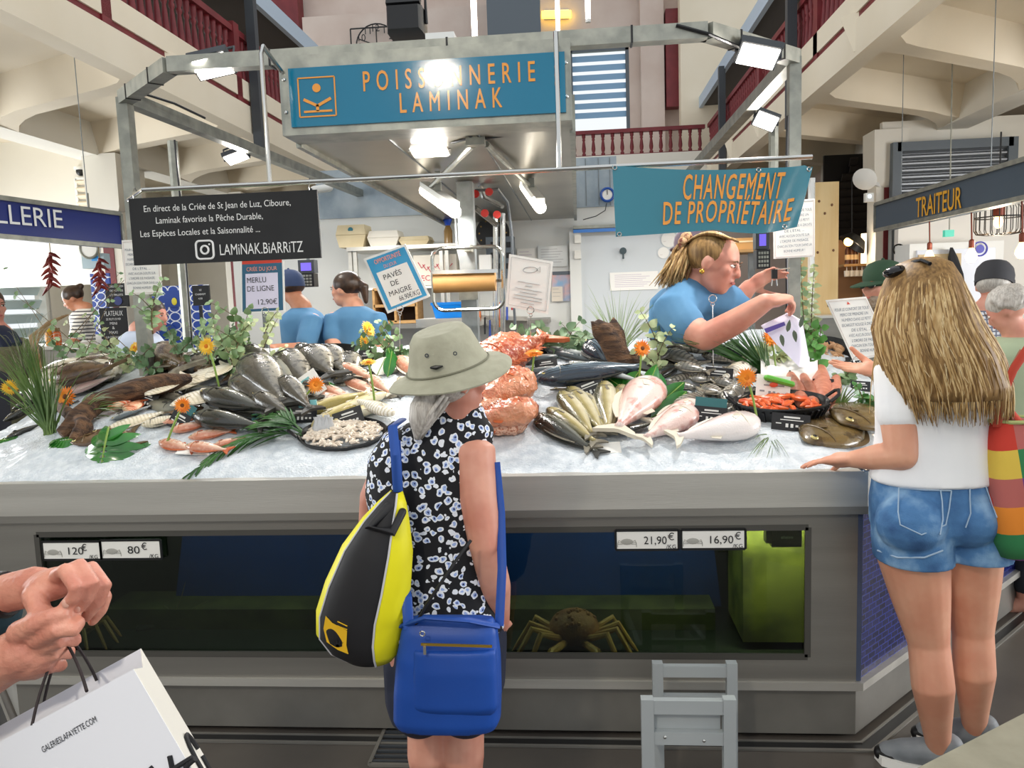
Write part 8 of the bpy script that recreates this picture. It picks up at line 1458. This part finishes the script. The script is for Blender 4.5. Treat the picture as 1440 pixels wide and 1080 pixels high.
# ---------------------------------------------------------------- man in the foreground with the paper bag
def build_hands():
    w = thing('person', 'man at the frame edge whose two hands peel an orange morsel over a white bag', 'person', V((-1.15, .95, 0))); mb = MB(); Y0 = 1.03
    # upper hand, fingers folded down to the morsel
    wr = P(22, 832, Y0+.03); d = (P(115, 806, Y0)-P(22, 832, Y0+.03)).normalized()
    k = .98; n = V((.25, -.15, -1)); n = (n-d*n.dot(d)).normalized(); s = d.cross(n)
    mb.ell(P(72, 822, Y0+.01), (.05, .034, .024), basis(d, s, n), 20, 12); mb.limb([P(-60, 850, Y0+.06), P(10, 834, Y0+.03), P(50, 824, Y0+.02)], [.034, .029, .029], 14)
    for (kx, ky, kY), (mx_, my, mY), (tx, ty, tY), r in (((92, 802, Y0-.035), (108, 828, Y0-.06), (91, 852, Y0-.055), .0092), ((112, 796, Y0-.02), (131, 822, Y0-.042), (107, 859, Y0-.038), .0096), ((129, 799, Y0-.0), (148, 824, Y0-.02), (121, 868, Y0-.02), .0092), ((136, 811, Y0+.02), (149, 840, Y0+.003), (130, 874, Y0-.002), .0082)):
        b = P(70, 815, Y0-.005); kk = P(kx, ky, kY); m_ = P(mx_, my, mY); tt_ = P(tx, ty, tY); mb.limb([b.lerp(kk, .45), kk, m_, m_.lerp(tt_, .5)+X*.004, tt_], [r*1.15, r*1.2, r*1.08, r, r*.85], 12)
    mb.limb([P(48, 838, Y0-.02), P(58, 862, Y0-.045), P(76, 870, Y0-.055), P(88, 862, Y0-.055)], [.017, .0145, .012, .0095], 12)
    # lower hand, back of the hand towards us
    mb.ell(P(42, 915, Y0-.03), (.05, .03, .04), Matrix.Rotation(-.55, 3, 'Y'), 20, 14); mb.limb([P(-130, 985, Y0-.02), P(-40, 960, Y0-.02), P(5, 930, Y0-.025), P(40, 912, Y0-.03)], [.045, .038, .036, .036], 14)
    for pts, r in ((((52, 900, -.05), (84, 884, -.065), (106, 884, -.06), (110, 876, -.05)), .0112), (((56, 912, -.04), (88, 898, -.05), (104, 900, -.035), (100, 894, -.02)), .011), (((54, 928, -.03), (82, 916, -.035), (96, 918, -.015), (90, 908, -.0)), .0106), (((48, 946, -.025), (72, 936, -.025), (86, 936, -.005), (80, 924, .01)), .0094)):
        mb.limb([P(x, y, Y0+z) for x, y, z in pts], [r*1.15, r*1.15, r, r*.85], 12)
    mb.limb([P(28, 890, Y0-.045), P(52, 876, Y0-.06), P(76, 866, Y0-.062), P(90, 864, Y0-.06)], [.018, .0145, .012, .0095], 12)
    # arms and the rest of the man, outside the picture
    mb.limb([P(-60, 850, Y0+.06), P(-200, 880, Y0+.1), P(-330, 900, Y0+.1)], [.034, .042, .045]); e1 = P(-330, 900, Y0+.1); e2 = P(-300, 1040, Y0-.05); mb.limb([P(-130, 985, Y0-.02), e2], [.045, .048])
    hc = V((-1.12, .88, 1.58)); head(mb, hc, .225, (.85, .1, -.5)); mb.limb([hc-Z*.08, hc-Z*.2], [.055, .065]); mb.loft([ring2(hc-Z*z, a, b) for z, a, b in ((.18, .08, .08), (.24, .13, .19), (.45, .13, .2), (.7, .13, .19), (.85, .14, .18))]); [mb.limb([hc+V((0, y, -.27)), e + V((0, 0, .0))], [.06, .046]) for y, e in ((.2, e1), (-.18, e2))]; [mb.limb([hc+V((0, y, -.8)), hc+V((.02, y, -1.15)), hc+V((0, y, -1.5))], [.1, .065, .045]) for y in (-.09, .09)]
    mb.build('body', mat('ruddy_hand_skin', 'd59680', .45, col2='c47f6c', scale=22, sss=.12, bump=.22, bscale=110), w, remesh=.0034, smooth=1); face(w, hc, .225, (.85, .1, -.5))
    NA = mat('nail', 'd8a593', .3)
    for px, py, Y in ((92, 849, Y0-.063), (108, 856, Y0-.047)): MB().ell(P(px, py, Y), (.0055, .002, .0065), nu=10, nv=6).build('nail', NA, w)
    TL = mat('dark_teal_sleeve', '14303a', .85); mb = MB(); mb.loft([ring2(hc-Z*z, a, b) for z, a, b in ((.19, .09, .1), (.24, .15, .21), (.45, .15, .22), (.75, .15, .21), (.92, .155, .2))]); mb.limb([hc+V((0, .2, -.27)), e1, P(-120, 862, Y0+.08), P(-8, 862, Y0+.06)], [.075, .062, .05, .04]); mb.limb([hc+V((0, -.18, -.27)), e2], [.075, .06]); mb.build('sleeved_shirt', TL, w, remesh=.01, smooth=2)
    MB().loft([ring2(hc-Z*z, a, b) for z, a, b in ((.85, .15, .2), (.98, .14, .19))]).build('belt', BLACK, w); mb = MB(); [mb.limb([hc+V((0, y, -.85)), hc+V((.02, y, -1.15)), hc+V((0, y, -1.46))], [.115, .085, .065]) for y in (-.09, .09)]; mb.build('trousers', mat('dark_trousers', '23262e', .85), w, remesh=.012)
    MB().lathe([(.033, -.009), (.036, 0), (.033, .009)], P(6, 836, Y0+.035), 20, axis=(P(22, 832, Y0)-P(0, 838, Y0))).build('watch', mat('watch_strap', '2c2c30', .3, .4), w)
    mo = thing('seafood_morsel', 'small orange shellfish morsel between the fingertips of the two hands', 'food', P(92, 866, Y0-.05)); MB().limb([P(88, 860, Y0-.052), P(93, 868, Y0-.055), P(97, 878, Y0-.05)], [.006, .009, .005], 10).build('morsel', mat('morsel_orange', 'c8602a', .35), mo)
    # white carrier bag
    bg = thing('carrier_bag', 'large white paper carrier bag with black cord handles in the foreground', 'bag', P(120, 1075, .95)); WP = mat('glossy_white_paper', 'e2e3ea', .35)
    O_ = P(188, 941, .93); wv = (P(0, 1043, .95)-O_)*1.35; hv = (P(268, 1078, .90)-O_)*2.1; bk = P(198, 912, 1.03)-O_; N_ = wv.cross(hv).normalized()
    def pt(a, b, c): return O_+wv*a+hv*b+bk*c
    mb = MB(); mb.add([pt(0, 0, 0), pt(1, 0, 0), pt(1, 1, 0), pt(0, 1, 0)], [(0, 1, 2, 3)]); mb.build('front_panel', WP, bg, solid=.001); mb = MB(); mb.add([pt(0, 0, 1), pt(1, 0, 1), pt(1, 1, 1), pt(0, 1, 1)], [(0, 1, 2, 3)]); mb.build('back_panel', WP, bg, solid=.001)
    g = (P(258, 1000, .97)-pt(0, .33, .5)); mb = MB(); mb.add([pt(0, 0, 0), pt(0, .05, .5), pt(0, 0, 1), pt(0, 1, 1), pt(0, 1, .5), pt(0, 1, 0)], [(0, 1, 4, 5), (1, 2, 3, 4)]); mb.build('gusset', mat('cream_gusset', 'e6e2d8', .5), bg, solid=.001); mb = MB(); mb.add([pt(1, 0, 0), pt(1, 0, 1), pt(1, 1, 1), pt(1, 1, 0)], [(0, 1, 2, 3)]); mb.build('gusset', MATS['cream_gusset'], bg, solid=.001); mb = MB(); mb.add([pt(0, 1, 0), pt(1, 1, 0), pt(1, 1, 1), pt(0, 1, 1)], [(0, 1, 2, 3)]); mb.build('base', WP, bg, solid=.001)
    ux = (-wv).normalized(); uy = (-hv - ux*(-hv).dot(ux)).normalized()
    a_, b_ = P(62, 1057, .935), P(138, 1013, .93)
    def onp(px, py): d_ = ray(px, py); nn = wv.cross(hv); t_ = (O_-CAM).dot(nn)/d_.dot(nn); return CAM+d_*t_
    text('GALERIESLAFAYETTE.COM', bg, INK, onp(62, 1058), (onp(138, 1014)-onp(62, 1058)), uy, h=.0085, wid=(onp(138, 1014)-onp(62, 1058)).length)
    mb = MB(); nf = ux.cross(uy)*.002
    for st in (((240, 1062), (246, 1090)), ((246, 1080), (272, 1064)), ((262, 1078), (276, 1066)), ((212, 1078), (222, 1090)), ((268, 1070), (262, 1082))): mb.tube([onp(*p)+nf for p in st], .0035, 6)
    mb.build('black_script', INK, bg)
    mb = MB(); c = pt(0, .62, .55); v1 = bk.normalized(); v2 = hv.normalized(); nn = v1.cross(v2).normalized(); nn = nn if nn.x > 0 else -nn; mb.tube([pt(0, .55+.14*sin(i*.5), .55+.22*cos(i*.5))+nn*.004-Y_*.002 for i in range(13)], .003, 6); mb.build('gusset_script', INK, bg)
    CORD = mat('dark_cord', '2c2426', .8)
    for c_, (x0, y0_), (x1, y1_), ap in ((0, (45, 1020), (122, 972), (88, 895)), (1, (60, 998), (136, 957), (94, 890))):
        A_ = onp(x0, y0_) if c_ == 0 else P(x0, y0_, 1.05); B_ = onp(x1, y1_) if c_ == 0 else P(x1, y1_, 1.03); ap_ = P(*ap, Y0+.0); MB().tube(bez(A_, A_.lerp(ap_, .5)-X*.01, ap_, 6)+bez(ap_, B_.lerp(ap_, .5)+X*.008, B_, 6)[1:], .0022, 6).build('cord_handle', CORD, bg)
build_hands()
# ================================================================ stool and bench
GP2 = mat('pale_grey_painted_wood', 'a8adae', .5, col2='9fa4a6', scale=4)
def build_stool():
    t = thing('step_stool', 'pale grey wooden step stool standing before the tank glass', 'stool', PZ(970, 1085, 0)); Yf, Yr = 2.08, 2.42
    def rails(Y, x0, x1, ytop, rl, wleg, name):
        a, b = P(x0, ytop, Y), P(x1, ytop, Y); k = Y/1100
        for q, s in ((a, 1), (b, -1)): MB().bb(q.x if s > 0 else q.x-wleg*k, q.x+wleg*k if s > 0 else q.x, Y-.014, Y+.014, 0.0, q.z).build('leg', GP2, t)
        for y0_, y1 in rl: c0, c1 = P(x0+wleg, y0_, Y), P(x1-wleg, y1, Y); MB().bb(a.x+wleg*k, b.x-wleg*k, Y-.01, Y+.01, min(c0.z, c1.z), max(c0.z, c1.z)).build('rail', GP2, t)
    rails(Yr, 917, 1036, 931, ((935, 951), (976, 985)), 15, 'rear'); rails(Yf, 901, 1034, 981, ((983, 1003), (1027, 1046)), 18, 'front')
    c0, c1 = P(920, 1000, Yf), P(1014, 1030, Yf); MB().bb(c0.x, c1.x, Yf+.011, Yf+.018, min(c0.z, c1.z), max(c0.z, c1.z)).build('panel', GP2, t)
    for px in (910, 1025): a, b = P(px, 990, Yf), P(px+3, 985, Yr); z = min(a.z, b.z)-.02; MB().bar(V((a.x, Yf, z)), V((b.x, Yr, z)), .02, .035).build('side_rail', GP2, t)
    for px, py in ((935, 1037), (990, 1042), (1023, 1020)): MB().ell(P(px, py, Yf-.011), (.005, .003, .005), nu=10, nv=6).build('screw', WIRE, t)
build_stool()
bn2 = thing('bench', 'weathered pale bench top corner in front of the trainers', 'bench', V((.85, 1.1, 0))); STN = mat('weathered_bench', '8e8a78', .7, col2='a09b88', scale=8, bump=.2, detail=7)
zb2 = .42; a = PZ(1290, 1080, zb2); b = PZ(1440, 1003, zb2); d = (b-a); d.z = 0; d.normalize(); nrm = V((d.y, -d.x, 0)); a2 = a-d*.25; b2 = b+d*.5
MB().prism([a2, b2, b2+nrm*.5, a2+nrm*.5], Z*-.06).build('top', STN, bn2); [MB().bar(q+nrm*.1-Z*.06, V((q.x+nrm.x*.1, q.y+nrm.y*.1, 0)), .06).build('leg', STN, bn2) for q in (a2+d*.1, b2-d*.1)]; [MB().bar(q+nrm*.4-Z*.06, V((q.x+nrm.x*.4, q.y+nrm.y*.4, 0)), .06).build('leg', STN, bn2) for q in (a2+d*.1, b2-d*.1)]
